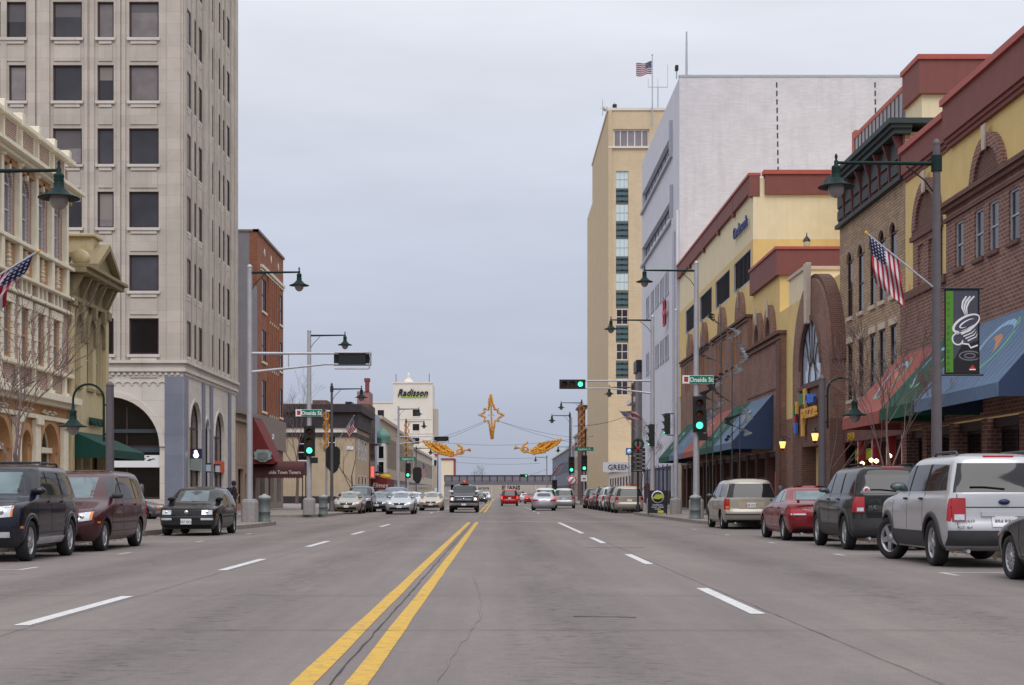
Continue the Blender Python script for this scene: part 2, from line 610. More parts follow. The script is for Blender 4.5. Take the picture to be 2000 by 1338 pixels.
def strip(x0, x1, y0, y1, z=.004, mat=None, name='lane_dash', jitter=0):
    o = MB()
    n = max(1, int((y1 - y0) / 1.5)) if jitter else 1
    pl = [(x0 + rnd.uniform(-jitter, jitter), y0 + (y1 - y0) * i / n) for i in range(n + 1)]
    pr = [(x1 + rnd.uniform(-jitter, jitter), y0 + (y1 - y0) * i / n) for i in range(n + 1)]
    for i in range(n):
        o.poly((*pl[i], z), (*pr[i], z), (*pr[i + 1], z), (*pl[i + 1], z))
    return o.build(name, mat, road)
for xc in (-1.235, -.895):
    strip(xc - .075, xc + .075, -5, 64.5, mat=M_yel, name='centre_line', jitter=.006)
    strip(xc - .075, xc + .075, 98, 420, mat=M_yel, name='centre_line')
for a, bb in ((14.9, 19.0), (25.6, 29.8), (36.6, 41.4), (45.8, 63.3), (94, 97.6), (105, 109), (116, 120), (127, 131), (138, 142), (178, 182), (190, 194), (202, 206)):
    strip(2.54, 2.69, a, bb, mat=M_wl)
for a, bb in ((13.6, 17.5), (23.5, 27.6), (34.1, 38.2), (44.6, 48.3), (55.2, 60), (96, 100), (107, 111), (118, 122), (129, 133), (178, 182), (190, 194)):
    strip(-4.44, -4.29, a, bb, mat=M_wl)
strip(-.75, 7.9, 65.4, 65.75, mat=M_wl2, name='stop_line')
strip(-8.9, 7.9, 79.2, 79.5, mat=M_wl2, name='crosswalk_line')
strip(-8.9, -1.4, 93.0, 93.4, mat=M_wl2, name='stop_line')
for yy in (15.4, 22.7, 29.9, 37.2, 44.4, 51.6):
    strip(6.75, 9.35, yy, yy + .11, mat=M_wl2, name='parking_line')
    strip(6.75, 6.86, yy - .75, yy - .005, mat=M_wl2, name='parking_line')
for yy in (16.5, 23.6, 29.8, 37.4, 44.9):
    strip(-10.2, -7.55, yy, yy + .11, mat=M_wl2, name='parking_line')
    strip(-7.66, -7.55, yy + .115, yy + .95, mat=M_wl2, name='parking_line')
def crack(pts, wdt, mat, name='crack', z=.0072, step=.35, jit=.02):
    o = MB()
    P = []
    for (x0, y0), (x1, y1) in zip(pts, pts[1:]):
        n = max(1, int(math.hypot(x1 - x0, y1 - y0) / step))
        P += [(x0 + (x1 - x0) * i / n + rnd.uniform(-jit, jit), y0 + (y1 - y0) * i / n + rnd.uniform(-jit, jit)) for i in range(n)]
    P.append(pts[-1])
    along = abs(pts[-1][1] - pts[0][1]) > abs(pts[-1][0] - pts[0][0])
    ws = [wdt * rnd.uniform(.55, 1.3) for _ in P]
    for i in range(len(P) - 1):
        a, c = P[i], P[i + 1]
        dx, dy = (1, 0) if along else (0, 1)
        o.poly((a[0] - dx * ws[i] / 2, a[1] - dy * ws[i] / 2, z), (a[0] + dx * ws[i] / 2, a[1] + dy * ws[i] / 2, z),
               (c[0] + dx * ws[i + 1] / 2, c[1] + dy * ws[i + 1] / 2, z), (c[0] - dx * ws[i + 1] / 2, c[1] - dy * ws[i + 1] / 2, z))
    return o.build(name, mat, road)
crack([(-1.06, 2), (-1.07, 30), (-1.06, 62)], .013, M_crack, jit=.009)
crack([(-.35, 7), (-.38, 9.5), (-.33, 11.2), (-.16, 14.5), (-.22, 18), (-.35, 21.5)], .008, M_lcrack)
crack([(2.86, 4), (2.78, 12), (2.74, 20), (2.72, 44)], .008, M_crack, jit=.008)
crack([(-9.8, 13.1), (9.2, 13.05)], .016, M_crack, jit=.008, z=.0095)
crack([(.75, 14.6), (1.15, 14.55), (1.35, 14.45)], .05, M_crack, 'tar_patch')
crack([(2.0, 33.5), (3.3, 33.4)], .10, M_crack, 'tar_patch')
for yy in (17.6, 22.2, 26.8, 31.5, 36.2, 41):
    crack([(-9.5, yy), (9.0, yy - .05)], .014, M_lcrack if rnd.random() < .6 else M_crack, jit=.008, z=.0095)
crack([(-4.2, 5), (-4.25, 20), (-4.2, 45)], .010, M_lcrack)

m, t, b = newmat('sidewalk_concrete')
g = t.nodes.new('ShaderNodeNewGeometry')
br = t.nodes.new('ShaderNodeTexBrick')
br.offset = 0
t.links.new(g.outputs['Position'], br.inputs['Vector'])
br.inputs['Color1'].default_value = C(142, 132, 124)
br.inputs['Color2'].default_value = C(128, 120, 114)
br.inputs['Mortar'].default_value = C(88, 82, 78)
br.inputs['Scale'].default_value = 1
br.inputs['Brick Width'].default_value = 1.5
br.inputs['Row Height'].default_value = 1.5
br.inputs['Mortar Size'].default_value = .012
n = noise(t, g.outputs['Position'], 1.3, 6, .65)
t.links.new(mixc(t, 1.0, br.outputs['Color'], maprange(t, n.outputs['Fac'], .25, .75, .75, 1.2), 'MULTIPLY'), b.inputs['Base Color'])
b.inputs['Roughness'].default_value = .88
M_walk = m
M_kerb = plain('kerb_concrete', C(138, 130, 124), .85, var=.2, nscale=5, bumps=.3)

def curve_pts(pts, rad=1.2):
    """round the corners of a polyline"""
    out_ = [Vector((*pts[0], 0))]
    for a, p, c in zip(pts, pts[1:], pts[2:]):
        a, p, c = Vector((*a, 0)), Vector((*p, 0)), Vector((*c, 0))
        r1, r2 = min(rad, (a - p).length * .45), min(rad, (c - p).length * .45)
        s, e = p + (a - p).normalized() * r1, p + (c - p).normalized() * r2
        for k in range(6):
            q = k / 5
            out_.append(s * (1 - q) ** 2 + p * 2 * q * (1 - q) + e * q * q)
    out_.append(Vector((*pts[-1], 0)))
    return out_
def sidewalk(name, label, edge, back, side):
    """raised pavement between the kerb line and the back points; side=+1 when the walk lies to the left of the kerb line's travel"""
    E = curve_pts(edge, 2.2)
    I = []
    for i, p in enumerate(E):
        d = (E[min(i + 1, len(E) - 1)] - E[max(i - 1, 0)]).normalized()
        I.append(p + Vector((-d.y, d.x, 0)) * .17 * side)
    H = .15
    mb = MB().poly(*[(p.x, p.y, H) for p in I], *[(x, y, H) for x, y in back])
    so = tag(mb.build(name, M_walk), label, kind='structure')
    k = MB()
    for i in range(len(E) - 1):
        a, c, a2, c2 = E[i], E[i + 1], I[i], I[i + 1]
        k.poly((a.x, a.y, 0), (c.x, c.y, 0), (c.x, c.y, H - .01), (a.x, a.y, H - .01))
        k.poly((a.x, a.y, H - .01), (c.x, c.y, H - .01), (c2.x, c2.y, H + .004), (a2.x, a2.y, H + .004))
    k.build('kerb', M_kerb, so)
    return so
sidewalk('sidewalk_left', 'concrete pavement along the near left side', [(-10.3, -30), (-10.3, 46), (-8.8, 51), (-8.7, 60.2), (-12.5, 63.6), (-140, 63.6)], [(-140, -30)], 1)
sidewalk('sidewalk_left_far', 'concrete pavement beyond the side street on the left', [(-140, 77.4), (-12, 77.4), (-9.3, 78.6), (-9.2, 90), (-10.4, 95), (-10.4, 800)], [(-140, 800)], 1)
sidewalk('sidewalk_right', 'concrete pavement along the right side with bulging corner', [(9.5, -30), (9.5, 54), (8.25, 59), (8.15, 90), (9.5, 95), (9.5, 800)], [(120, 800), (120, -30)], -1)

# dead leaves and grit blown into the gutters
M_leaf = plain('dead_leaf', C(128, 96, 66), .9, var=.5, nscale=6)
lf = MB()
lr = random.Random(31)
for k in range(1700):
    left = lr.random() < .5
    d = abs(lr.gauss(0, .22)) + .02
    y = lr.uniform(12, 62)
    x = (-10.3 + d) if left else (9.5 - d)
    if (left and y > 45) or (not left and y > 53):
        continue
    s_, a = lr.uniform(.025, .06), lr.uniform(0, 6.28)
    c_, n_ = math.cos(a) * s_, math.sin(a) * s_
    h_ = lr.uniform(.002, .02)
    lf.poly((x - c_, y - n_, .006), (x + n_ * .6, y - c_ * .6, .006 + h_), (x + c_, y + n_, .008), (x - n_ * .6, y + c_ * .6, .005 + h_ * .5))
tag(lf.build('gutter_leaves', M_leaf), 'brown dead leaves lying in the gutters along both kerbs', 'leaves', kind='stuff')
# ================================================================ LEFT SIDE
M_lime = masonry('tower_limestone', C(186, 176, 166), C(197, 187, 177), C(174, 164, 155), 1.7, .62, .01, .85, .14, .22, .15)
M_lime2 = masonry('base_limestone', C(205, 196, 188), C(212, 204, 196), C(175, 166, 160), 2.4, .9, .01, .8, .12, .18, .15)
M_gran = masonry('blue_granite', C(118, 122, 138), C(128, 131, 146), C(98, 102, 116), 3.0, 1.1, .008, .45, .12, .05, .05)

def tower():
    Yt, X0 = 80.3, -17.0
    T = thing('office_tower', 'tall pale limestone office tower with many dark windows beyond the side street', 'building', (-25, 88, .15))
    FNt, FS = FN(Yt), FL(X0)
    pitch, wz0, wh = 3.424, 8.79, 1.95
    rows = range(0, 8)
    HT = 37.0
    Xw = -48.0
    cols = [(252, 310), (190, 222), (103, 160), (17, 51), (-40, 0), (-98, -66)]
    cols = [(XN(a, Yt), XN(b_, Yt)) for a, b_ in cols]
    op = []
    for r in rows:
        for i, (a, b_) in enumerate(cols):
            if i == 3 and r == 5:
                a = XN(-12, Yt)
            if i == 4 and r == 5:
                continue
            op.append((a, b_, wz0 + r * pitch, wz0 + r * pitch + wh))
    ga = (XN(195, Yt), XN(312, Yt))               # the great storefront arch
    op.append((ga[0] - 2.4, ga[1], .95, 6.5, 2.7, .5))
    mb = wall(MB(), FNt, Xw, X0, .15, 7.85, [op[-1]], .5)
    base = mb.build('base_wall', M_lime2, T)
    mb = wall(MB(), FNt, Xw, X0, 8.45, HT, op[:-1], .22)
    scols = [(81.25, 82.25), (82.95, 83.65), (84.1, 85.35), (87.85, 88.75), (90.1, 90.95), (91.6, 92.35), (92.85, 94.15)]
    sop = [(a, b_, wz0 + r * pitch, wz0 + r * pitch + wh) for r in rows for a, b_ in scols]
    wall(mb, FS, Yt, 96.3, 8.45, HT, sop, .07)
    mb.poly((X0, 96.3, .15), (Xw, 96.3, .15), (Xw, 96.3, HT), (X0, 96.3, HT))
    mb.poly((X0, Yt, HT), (X0, 96.3, HT), (Xw, 96.3, HT), (Xw, Yt, HT))
    mb.build('upper_wall', M_lime, T)
    # arched storefronts on the street side
    sa = [(81.9, 84.9, .95, 6.4, True, .22), (86.2, 87.3, .95, 5.6, True, .15), (89.1, 92.1, .95, 6.2, True, .22)]
    mb = wall(MB(), FS, Yt, 96.3, .15, 7.85, sa, .45)
    mb.build('base_wall', M_lime2, T)
    # belt course
    for z0, z1, w_ in ((7.85, 8.02, .16), (8.02, 8.3, .08), (8.3, 8.45, .26)):
        MB().fb(FNt, Xw, X0 + w_, z0, z1, -.3, w_).fb(FS, Yt + .301, 96.3 + .2, z0, z1, -.3, w_).build('belt_course', M_lime2, T)
    # dentil row
    d = MB()
    x = X0 - .2
    while x > -36:
        d.fb(FNt, x - .16, x, 7.66, 7.84, .002, .09)
        x -= .32
    y = Yt + .1
    while y < 96.2:
        d.fb(FS, y, y + .16, 7.66, 7.84, .002, .09)
        y += .32
    tag(d.build('dentils', M_lime2, T), kind='stuff')
    # piers: flat strips proud of the wall
    def pier(F, a, b_, z0, z1, w_, mat=M_lime):
        MB().fb(F, a, b_, z0, z1, .002, w_).build('pier', mat, T, .02)
    for a, b_, w_ in ((326, 353, .10), (229, 236, .10), (238, 246, .10), (165, 172, .10), (176, 185, .10), (55, 70, .12), (74, 98, .16), (-60, -44, .1), (2, 14, .1)):
        pier(FNt, XN(a, Yt), XN(b_, Yt), 8.46, HT, w_)
    for a, b_, w_ in ((80.36, 80.95, .1), (82.42, 82.78, .16), (83.78, 83.98, .16), (85.6, 86.2, .28), (86.35, 86.75, .18), (86.9, 87.6, .28), (89.0, 89.25, .16),
                      (89.5, 89.9, .2), (91.15, 91.42, .16), (92.5, 92.72, .16), (94.4, 95.1, .2), (95.3, 96.25, .3)):
        pier(FS, a, b_, 8.46, HT, w_ * .6)
    # granite piers of the base
    pier(FNt, XN(322, Yt), X0 - .02, .15, 7.6, .06, M_gran)
    for a, b_ in ((80.32, 81.2), (85.3, 85.95), (87.6, 88.3), (93.6, 94.3)):
        pier(FS, a, b_, .15, 7.6, .1, M_gran)
    # windows
    rr = random.Random(5)
    M_bl1, M_bl2 = glass('drawn_blind', C(142, 132, 126), .15, .12), glass('drawn_shade', C(98, 92, 94), .12, .15)
    def wn(F, a, b_, c, d_, pm, dp=.2, sk=1.0):
        wo = window(T, F, a, b_, c, d_, dp, M_brown, pm, fw=.09)
        s = MB().fb(F, a - .08 * sk, b_ + .08 * sk, c - .16, c - .01, .002, .14 * sk).fb(F, a + .1, b_ - .1, c - .34, c - .17, .002, .08 * sk)
        s.build('sill', M_lime2, wo)
        if F is FNt and c > 9.5 and rr.random() < .6:
            q = rr.choice((.25, .4, .55, .8))
            MB().fb(F, a + .1, b_ - .1, d_ - .09 - (d_ - c - .2) * q, d_ - .09, -dp + .021, -dp + .026).build('blind', rr.choice([M_bl1, M_bl2]), wo)
    for (a, b_, c, d_, *_) in op[:-1]:
        pm = M_glassd if c < 9.5 else rr.choice([M_blind, M_glass, M_glass, M_blind])
        wn(FNt, a, b_, c, d_, pm)
        MB().fb(FNt, a + .06, b_ - .06, c - 1.28, c - .42, .002, .05).build('spandrel', M_lime, T, .015)
    M_brg = glass('brown_glass', C(104, 92, 88), .2, .15)
    for i, (a, b_, c, d_) in enumerate(sop):
        wn(FS, a, b_, c, d_, M_glassd if i % 7 in (2, 6) else M_brg, .06, .25)
    # great arch: glazing, awning band, white sign with sprig
    a, b_ = ga[0] - 2.4, ga[1]
    sf = window(T, FNt, a, b_, .95, 6.5, .48, M_brown, M_glassd, arch=2.7, nu=3, nv=1, fw=.12, name='storefront')
    MB().fb(FNt, a, b_, 3.5, 3.75, -.40, -.30).fb(FNt, a, b_, 4.55, 4.75, -.40, -.32).build('transom', plain('teal_transom', C(60, 70, 78), .5), sf)
    MB().fb(FNt, a + .5, b_, 2.68, 3.34, -.40, -.28).build('sign_board', M_signwhite, sf)
    sprig = MB()
    for k in range(9):
        u, v = b_ - 1.2 + .8 * rr.random(), 3.0 + .25 * rr.random()
        sprig.fb(FNt, u, u + .16, v, v + .05, -.278, -.268)
    sprig.build('sign_sprig', M_black, sf)
    MB().ring(FNt, (a + b_) / 2, 3.8, (b_ - a) / 2, (b_ - a) / 2 + .3, 0, 180, .002, .10, 24, 2.7 / ((b_ - a) / 2)).build('arch_moulding', M_lime2, T)
    blind = MB()
    for k in range(7):
        cx = XN(232 + 17 * k, Yt)
        blind.ring(FNt, cx, 7.1, .19, .24, 0, 180, .002, .05, 8)
    tag(blind.build('blind_arcade', M_lime2, T), kind='stuff')
    # street side arches
    for i, (a, b_, c, d_, ar, dp) in enumerate(sa):
        r = (b_ - a) / 2
        wo = window(T, FS, a, b_, c, d_, dp - .02, M_brown, M_glass if i != 1 else M_glassd, arch=r, nu=2 if i != 1 else 1, nv=2, fw=.1, name='storefront')
        MB().ring(FS, (a + b_) / 2, d_ - r, r, r + .16, 0, 180, .002, .07, 16).build('arch_moulding', M_lime2, T)
        if i != 1:
            MB().fb(FS, a, b_, 2.55, 3.25, -.05, .05).build('sign_board', plain('grey_green_sign', C(135, 148, 142), .5) if i == 0 else plain('orange_sign', C(205, 85, 45), .5), wo)
    s = MB().box(X0 + .12, X0 + .75, 81.55, 81.68, 3.18, 3.72).build('lit_sign', plain('sign_dark', C(40, 36, 70), .4), T)
    MB().lathe([(.001, -.02), (.16, -.02), (.16, .01), (.001, .01)], (X0 + .44, 81.535, 3.36), 'Y', 8, False).lathe([(.001, -.02), (.1, -.02), (.1, .01), (.001, .01)], (X0 + .42, 81.535, 3.55), 'Y', 8, False).build('lit_mark', emit('white_lit', (1, .97, 1, 1), 1.1), s)
    for y in (86.0, 88.9):
        l = MB().box(X0 + .1, X0 + .34, y, y + .22, 2.55, 2.95).build('wall_lantern', plain('milk_glass', C(190, 200, 215), .4), T)
        MB().box(X0 + .0, X0 + .38, y - .03, y + .25, 2.96, 3.02).box(X0 + .0, X0 + .38, y - .03, y + .25, 2.48, 2.54).build('bracket', M_black, l)
    return T
tower()

# ---------------------------------------------------------------- ornate cream building
M_cream = plain('cream_trim', C(230, 222, 200), .75, var=.1, nscale=4, streak=.2)
M_ochre = plain('ochre_render', C(182, 138, 98), .8, var=.12, nscale=3, streak=.2)
M_pbrick = masonry('pink_brick', C(164, 134, 124), C(148, 120, 112), C(196, 180, 166), .24, .085, .014, .9, .15, .1, .4)
M_sash = plain('grey_sash', C(190, 190, 196), .5)
M_curt = glass('curtained_glass', C(120, 116, 126), .1, .2)
def ornate():
    X0, y0, y1 = -17.0, 43.4, 58.7
    T = thing('ornate_building', 'ornate three storey cream and pink brick building with arched top windows', 'building', (X0 - 6, 51, .15))
    F = FL(X0)
    cs = [57.05 - 1.9 * k for k in range(8)]
    cs = [c for c in cs if c > y0 + .8]
    o3 = [(c - .47, c + .47, 10.2, 12.45, True, .12) for c in cs]
    o2 = [(c - .44, c + .44, 5.95, 7.9, 0, .12) for c in cs]
    o1 = [(54.95, 57.05, .9, 3.85, True, .35), (52.75, 53.7, .15, 3.5, True, .5), (49.3, 51.4, .9, 3.85, True, .35), (47.1, 48.05, .15, 3.5, True, .5)]
    mb = wall(MB(), F, y0, y1, 5.0, 14.0, o3 + o2)
    mb.poly((X0, y1, .15), (X0 - 14, y1, .15), (X0 - 14, y1, 14), (X0, y1, 14))
    mb.poly((X0, y0, 14), (X0, y1, 14), (X0 - 14, y1, 14), (X0 - 14, y0, 14))
    mb.poly((X0, y0, .15), (X0 - 14, y0, .15), (X0 - 14, y0, 14), (X0, y0, 14))
    mb.build('brick_wall', M_pbrick, T)
    wall(MB(), F, y0, y1, .15, 5.0, o1).build('ground_wall', M_ochre, T)
    for a, b_, c, d, ar, dp in o3:
        wo = window(T, F, a, b_, c, d, .11, M_sash, M_curt, arch=.47, nv=2, fw=.06)
        MB().ring(F, (a + b_) / 2, d - .47, .47, .62, 0, 180, .002, .05, 12).build('arch_trim', M_pbrick, wo)
        MB().fb(F, (a + b_) / 2 - .09, (a + b_) / 2 + .09, d - .02, d + .3, .052, .16).build('keystone', M_cream, wo)
    for a, b_, c, d, ar, dp in o2:
        wo = window(T, F, a, b_, c, d, .11, M_ochre, M_curt, nv=2, fw=.1)
        s = MB()
        for k in range(9):     # quoined surround
            z = c + (d - c) * k / 9
            e = .2 if k % 2 else .27
            s.fb(F, a - e, a - .003, z + .01, z + (d - c) / 9 - .01, .002, .07)
            s.fb(F, b_ + .003, b_ + e, z + .01, z + (d - c) / 9 - .01, .002, .07)
        s.fb(F, a - .3, b_ + .3, d + .005, d + .3, .002, .1)
        s.build('surround', M_cream, wo)
    for i, (a, b_, c, d, ar, dp) in enumerate(o1):
        r = (b_ - a) / 2
        wo = window(T, F, a, b_, c, d, dp - .03, M_cream, M_glassd, arch=r, nu=1, nv=1, fw=.09, name='storefront')
        if r > .6:
            MB().fb(F, a - .05, b_ + .05, 2.78, 2.98, -dp + .06, -.1).build('transom', M_cream, wo)
            MB().fb(F, a + .75, a + .9, c, 2.77, -dp + .06, -.2).build('mullion', M_ochre, wo)
        MB().ring(F, (a + b_) / 2, d - r, r + .02, r + .28, 0, 180, .002, .13, 16).build('arch_moulding', M_ochre, T)
    # third floor pilasters, panels and ornaments
    for c in cs + [cs[-1] - 1.9]:
        p = c + .95
        if p > y1:
            p = y1
        if p < y0 + .3:
            continue
        MB().fb(F, p - .13, p + .12, 10.12, 12.95, .002, .22).lathe([(.2, 0), (.24, .1), (.16, .22), (.26, .3)], (X0 + .12, p, 12.75), 'Z', 8).build('pilaster', M_cream, T, .02)
        MB().fb(F, p - .15, p + .14, 8.95, 10.0, .002, .24).build('pedestal', M_cream, T, .02)
        MB().fb(F, p - .16, p + .15, 14.16, 14.62, -.2, .32).build('parapet_post', M_cream, T, .03)
        MB().fb(F, p - .1, p + .1, 5.05, 5.8, .002, .16).fb(F, p - .18, p + .18, 4.98, 5.15, .003, .24).build('console', M_cream, T, .02)
    orn = random.Random(3)
    for c in cs:
        MB().fb(F, c - .78, c + .78, 8.97, 9.95, .002, .04).build('ochre_panel', M_ochre, T)
        mb = MB()
        for k in range(16):   # relief ornament: stacked foliage
            z = 9.05 + k * .053
            s_ = .06 + .10 * abs(math.sin(k * 1.1)) * (1 - k / 30)
            mb.lathe([(.0, 0), (s_, .03), (s_ * .8, .07), (0, .09)], (X0 + .07, c + orn.uniform(-.03, .03), z), 'Z', 6)
        mb.build('relief_ornament', M_cream, T)
        MB().fb(F, c - .8, c + .8, 8.42, 8.86, .002, .03).build('brick_panel', M_pbrick, T)
        for dx in (-.5, 0, .5):
            MB().fb(F, c + dx - .09, c + dx + .09, 8.4, 8.88, .032, .12).build('frieze_block', M_cream, T)
        MB().fb(F, c - .72, c + .72, 13.35, 14.2, .002, .16).build('parapet_frame', M_cream, T)
        for k in range(8):    # little brick courses showing in the parapet panel
            MB().fb(F, c - .58, c + .58, 13.47 + k * .083, 13.52 + k * .083, .162, .185).build('parapet_course', M_pbrick, T)
    def band(z0, z1, w_, mat=M_cream, nm='band'):
        MB().fb(F, y0, y1 + w_ * .6, z0, z1, .001, w_).build(nm, mat, T, .015)
    band(14.2, 14.36, .3); band(13.16, 13.34, .3); band(13.02, 13.16, .62, nm='cornice'); band(12.86, 13.02, .42, nm='cornice')
    band(12.62, 12.86, .16, M_ochre, 'soffit_band')
    band(10.0, 10.14, .3); band(8.86, 8.96, .28); band(8.28, 8.4, .2); band(5.78, 5.92, .24)
    band(4.72, 4.98, .5, nm='cornice'); band(4.55, 4.72, .3, nm='cornice'); band(3.98, 4.14, .2)
    for p in (57.9, 54.4, 52.2, 48.7):
        MB().fb(F, p - .28, p + .26, .15, 3.95, .002, .2).fb(F, p - .36, p + .34, 3.75, 3.97, .2, .3).build('pilaster', M_cream, T, .02)
    for c in (56.0, 53.2, 50.35):
        mb = MB()
        for k in range(10):
            mb.lathe([(0, 0), (.1, .03), (0, .1)], (X0 + .1, c - .8 + k * .17, 4.22 + .07 * math.sin(k * 1.7)), 'Z', 6)
        mb.build('garland_relief', M_cream, T)
ornate()

# ---------------------------------------------------------------- olive Italianate building
M_olive = plain('olive_render', C(196, 180, 142), .8, var=.1, nscale=3, streak=.3)
M_olived = plain('olive_trim', C(146, 132, 102), .8, var=.15, nscale=4, streak=.25)
M_awgreen = plain('green_canvas', C(12, 64, 55), .8, var=.18, nscale=5, streak=.2, bumps=.3)
def awning(name, label, F, a, b_, zt, zb, zv, out_, mat, smat=None, group=None, letter=None):
    """sloped canvas awning: top at the wall zt, front edge zb, valance bottom zv, projecting out_"""
    T = thing(name, label, 'awning', F.p((a + b_) / 2, zv, .0), group)
    s = MB()
    th = .03
    s.prism(Frame(F.p(a + .004, 0), F.W, F.U), [(.02, zt), (out_, zb), (out_, zb - th), (.02, zt - th)], .0, (b_ - a) - .008)
    s.build('canvas', mat, T)
    MB().fb(F, a, b_, zv, zb - .003, out_ - .02, out_ + .004).build('valance', mat, T)
    for u in (a, b_ - .03):
        MB().prism(Frame(F.p(u, 0), F.W, F.U), [(.02, zt - .004), (out_ - .022, zb - .004), (out_ - .022, zv), (.02, zv)], 0, .03).build('side_panel', smat or mat, T)
    k = MB()
    nn = max(2, int((b_ - a) / 1.5))
    for i in range(nn + 1):
        u = a + .06 + (b_ - a - .12) * i / nn
        k.tube([F.p(u, zt - .08, .03), F.p(u, zb - .06, out_ - .05)], .02, 5)
    k.tube([F.p(a + .05, zb - .06, out_ - .05), F.p(b_ - .05, zb - .06, out_ - .05)], .02, 5)
    k.build('awning_frame', M_steel, T)
    return T
def olive():
    X0, y0, y1 = -17.0, 58.72, 64.4
    T = thing('italianate_building', 'narrow olive two storey building with heavy gabled cornice and three tall arched windows', 'building', (X0 - 5, 61.5, .15))
    F = FL(X0)
    o2 = [(59.55, 60.5, 5.62, 8.45, True, .24), (61.45, 62.35, 5.62, 8.45, True, .24), (62.9, 63.75, 5.62, 8.45, True, .24)]
    o1 = [(59.3, 60.6, .5, 2.9, 0, .3), (60.9, 61.9, .15, 2.9, 0, .6), (62.3, 63.8, .5, 2.9, 0, .3)]
    mb = wall(MB(), F, y0, y1, .15, 10.2, o1 + o2)
    mb.poly((X0, y1, .15), (X0 - 20, y1, .15), (X0 - 20, y1, 9.6), (X0, y1, 10.2))
    mb.poly((X0, y0, 10.2), (X0, y1, 10.2), (X0 - 20, y1, 9.6), (X0 - 20, y0, 9.6))
    mb.poly((X0, y0, 8), (X0 - 20, y0, 8), (X0 - 20, y0, 9.6), (X0, y0, 10.2))
    mb.build('wall', M_olive, T)
    for a, b_, c, d, ar, dp in o2:
        r = (b_ - a) / 2
        wo = window(T, F, a, b_, c, d, .22, M_olive, M_glassd, arch=r, nv=2, fw=.07, sill=.14, smat=M_olived)
        MB().ring(F, (a + b_) / 2, d - r, r + .02, r + .3, 0, 180, .002, .14, 14).fb(F, a - .3, a - .02, d - r - .55, d - r - .005, .002, .14).fb(F, b_ + .02, b_ + .3, d - r - .55, d - r - .005, .002, .14).build('hood_mould', M_olived, wo)
        MB().prism(F, [((a + b_) / 2 - .13, d + .02), ((a + b_) / 2 + .13, d + .02), ((a + b_) / 2 + .2, d + .5), ((a + b_) / 2 - .2, d + .5)], .142, .3).build('keystone', M_olived, wo)
    for a, b_, c, d, ar, dp in o1:
        window(T, F, a, b_, c, d, dp - .03, M_brown, M_glassd, nu=2, fw=.08, name='storefront')
    for p in (58.74, 63.9):
        MB().fb(F, p, p + .42, .15, 8.7, .002, .16).build('corner_pilaster', M_olive, T, .02)
        MB().fb(F, p - .05, p + .5, 8.7, 9.05, .002, .28).build('capital', M_olived, T, .03)
    # frieze, cornice, brackets, gable, end scrolls
    MB().fb(F, y0, y1, 8.95, 9.12, .001, .2).fb(F, y0, y1, 9.12, 9.95, .001, .06).build('frieze', M_olived, T)
    for k, p in enumerate((58.95, 60.2, 61.3, 62.5, 63.7, 64.15)):
        MB().prism(Frame(F.p(p, 0), F.W, F.U), [(.06, 9.15), (.16, 9.15), (.55, 9.98), (.06, 9.98)], 0, .18).build('bracket', M_olived, T)
    MB().fb(F, y0 - .05, y1 + .3, 10.0, 10.2, -.2, .75).fb(F, y0 - .05, y1 + .35, 10.2, 10.34, -.2, .9).build('cornice', M_olived, T, .02)
    cm = 61.9
    MB().prism(F, [(cm - 1.6, 10.35), (cm + 1.6, 10.35), (cm, 11.35)], -.3, .55).build('gable', M_olived, T)
    for s_ in (-1, 1):
        MB().prism(F, [(cm + s_ * 1.8, 10.35), (cm + s_ * 1.8, 10.55), (cm, 11.62), (cm, 11.36)][::s_], -.35, .85).build('gable_moulding', M_olived, T)
        MB().lathe([(.001, -.35), (.3, -.35), (.34, -.2), (.34, .2), (.3, .3), (.001, .3)], (X0 + .3, cm + s_ * 2.4, 10.68), 'Y', 14).build('scroll', M_olive, T)
    MB().fb(F, cm - .55, cm + .55, 11.2, 11.85, -1.2, .25).fb(F, cm - .7, cm + .7, 11.85, 11.98, -1.3, .38).build('finial_block', M_olive, T, .03)
    sg = text('sign_letters', 'WALNUTS', .42, plain('green_letters', C(20, 62, 56), .5), T, (X0 + .12, 62.55, 4.1), (0, 1, 0), (1, 0, 0), .06, sx=1.05, bold=.012)
    a = awning('green_awning', 'plain dark green sloped awning on the olive building', F, 59.1, 64.1, 3.75, 2.98, 2.66, 1.75, M_awgreen, plain('green_canvas_side', C(12, 64, 55), .8))
olive()

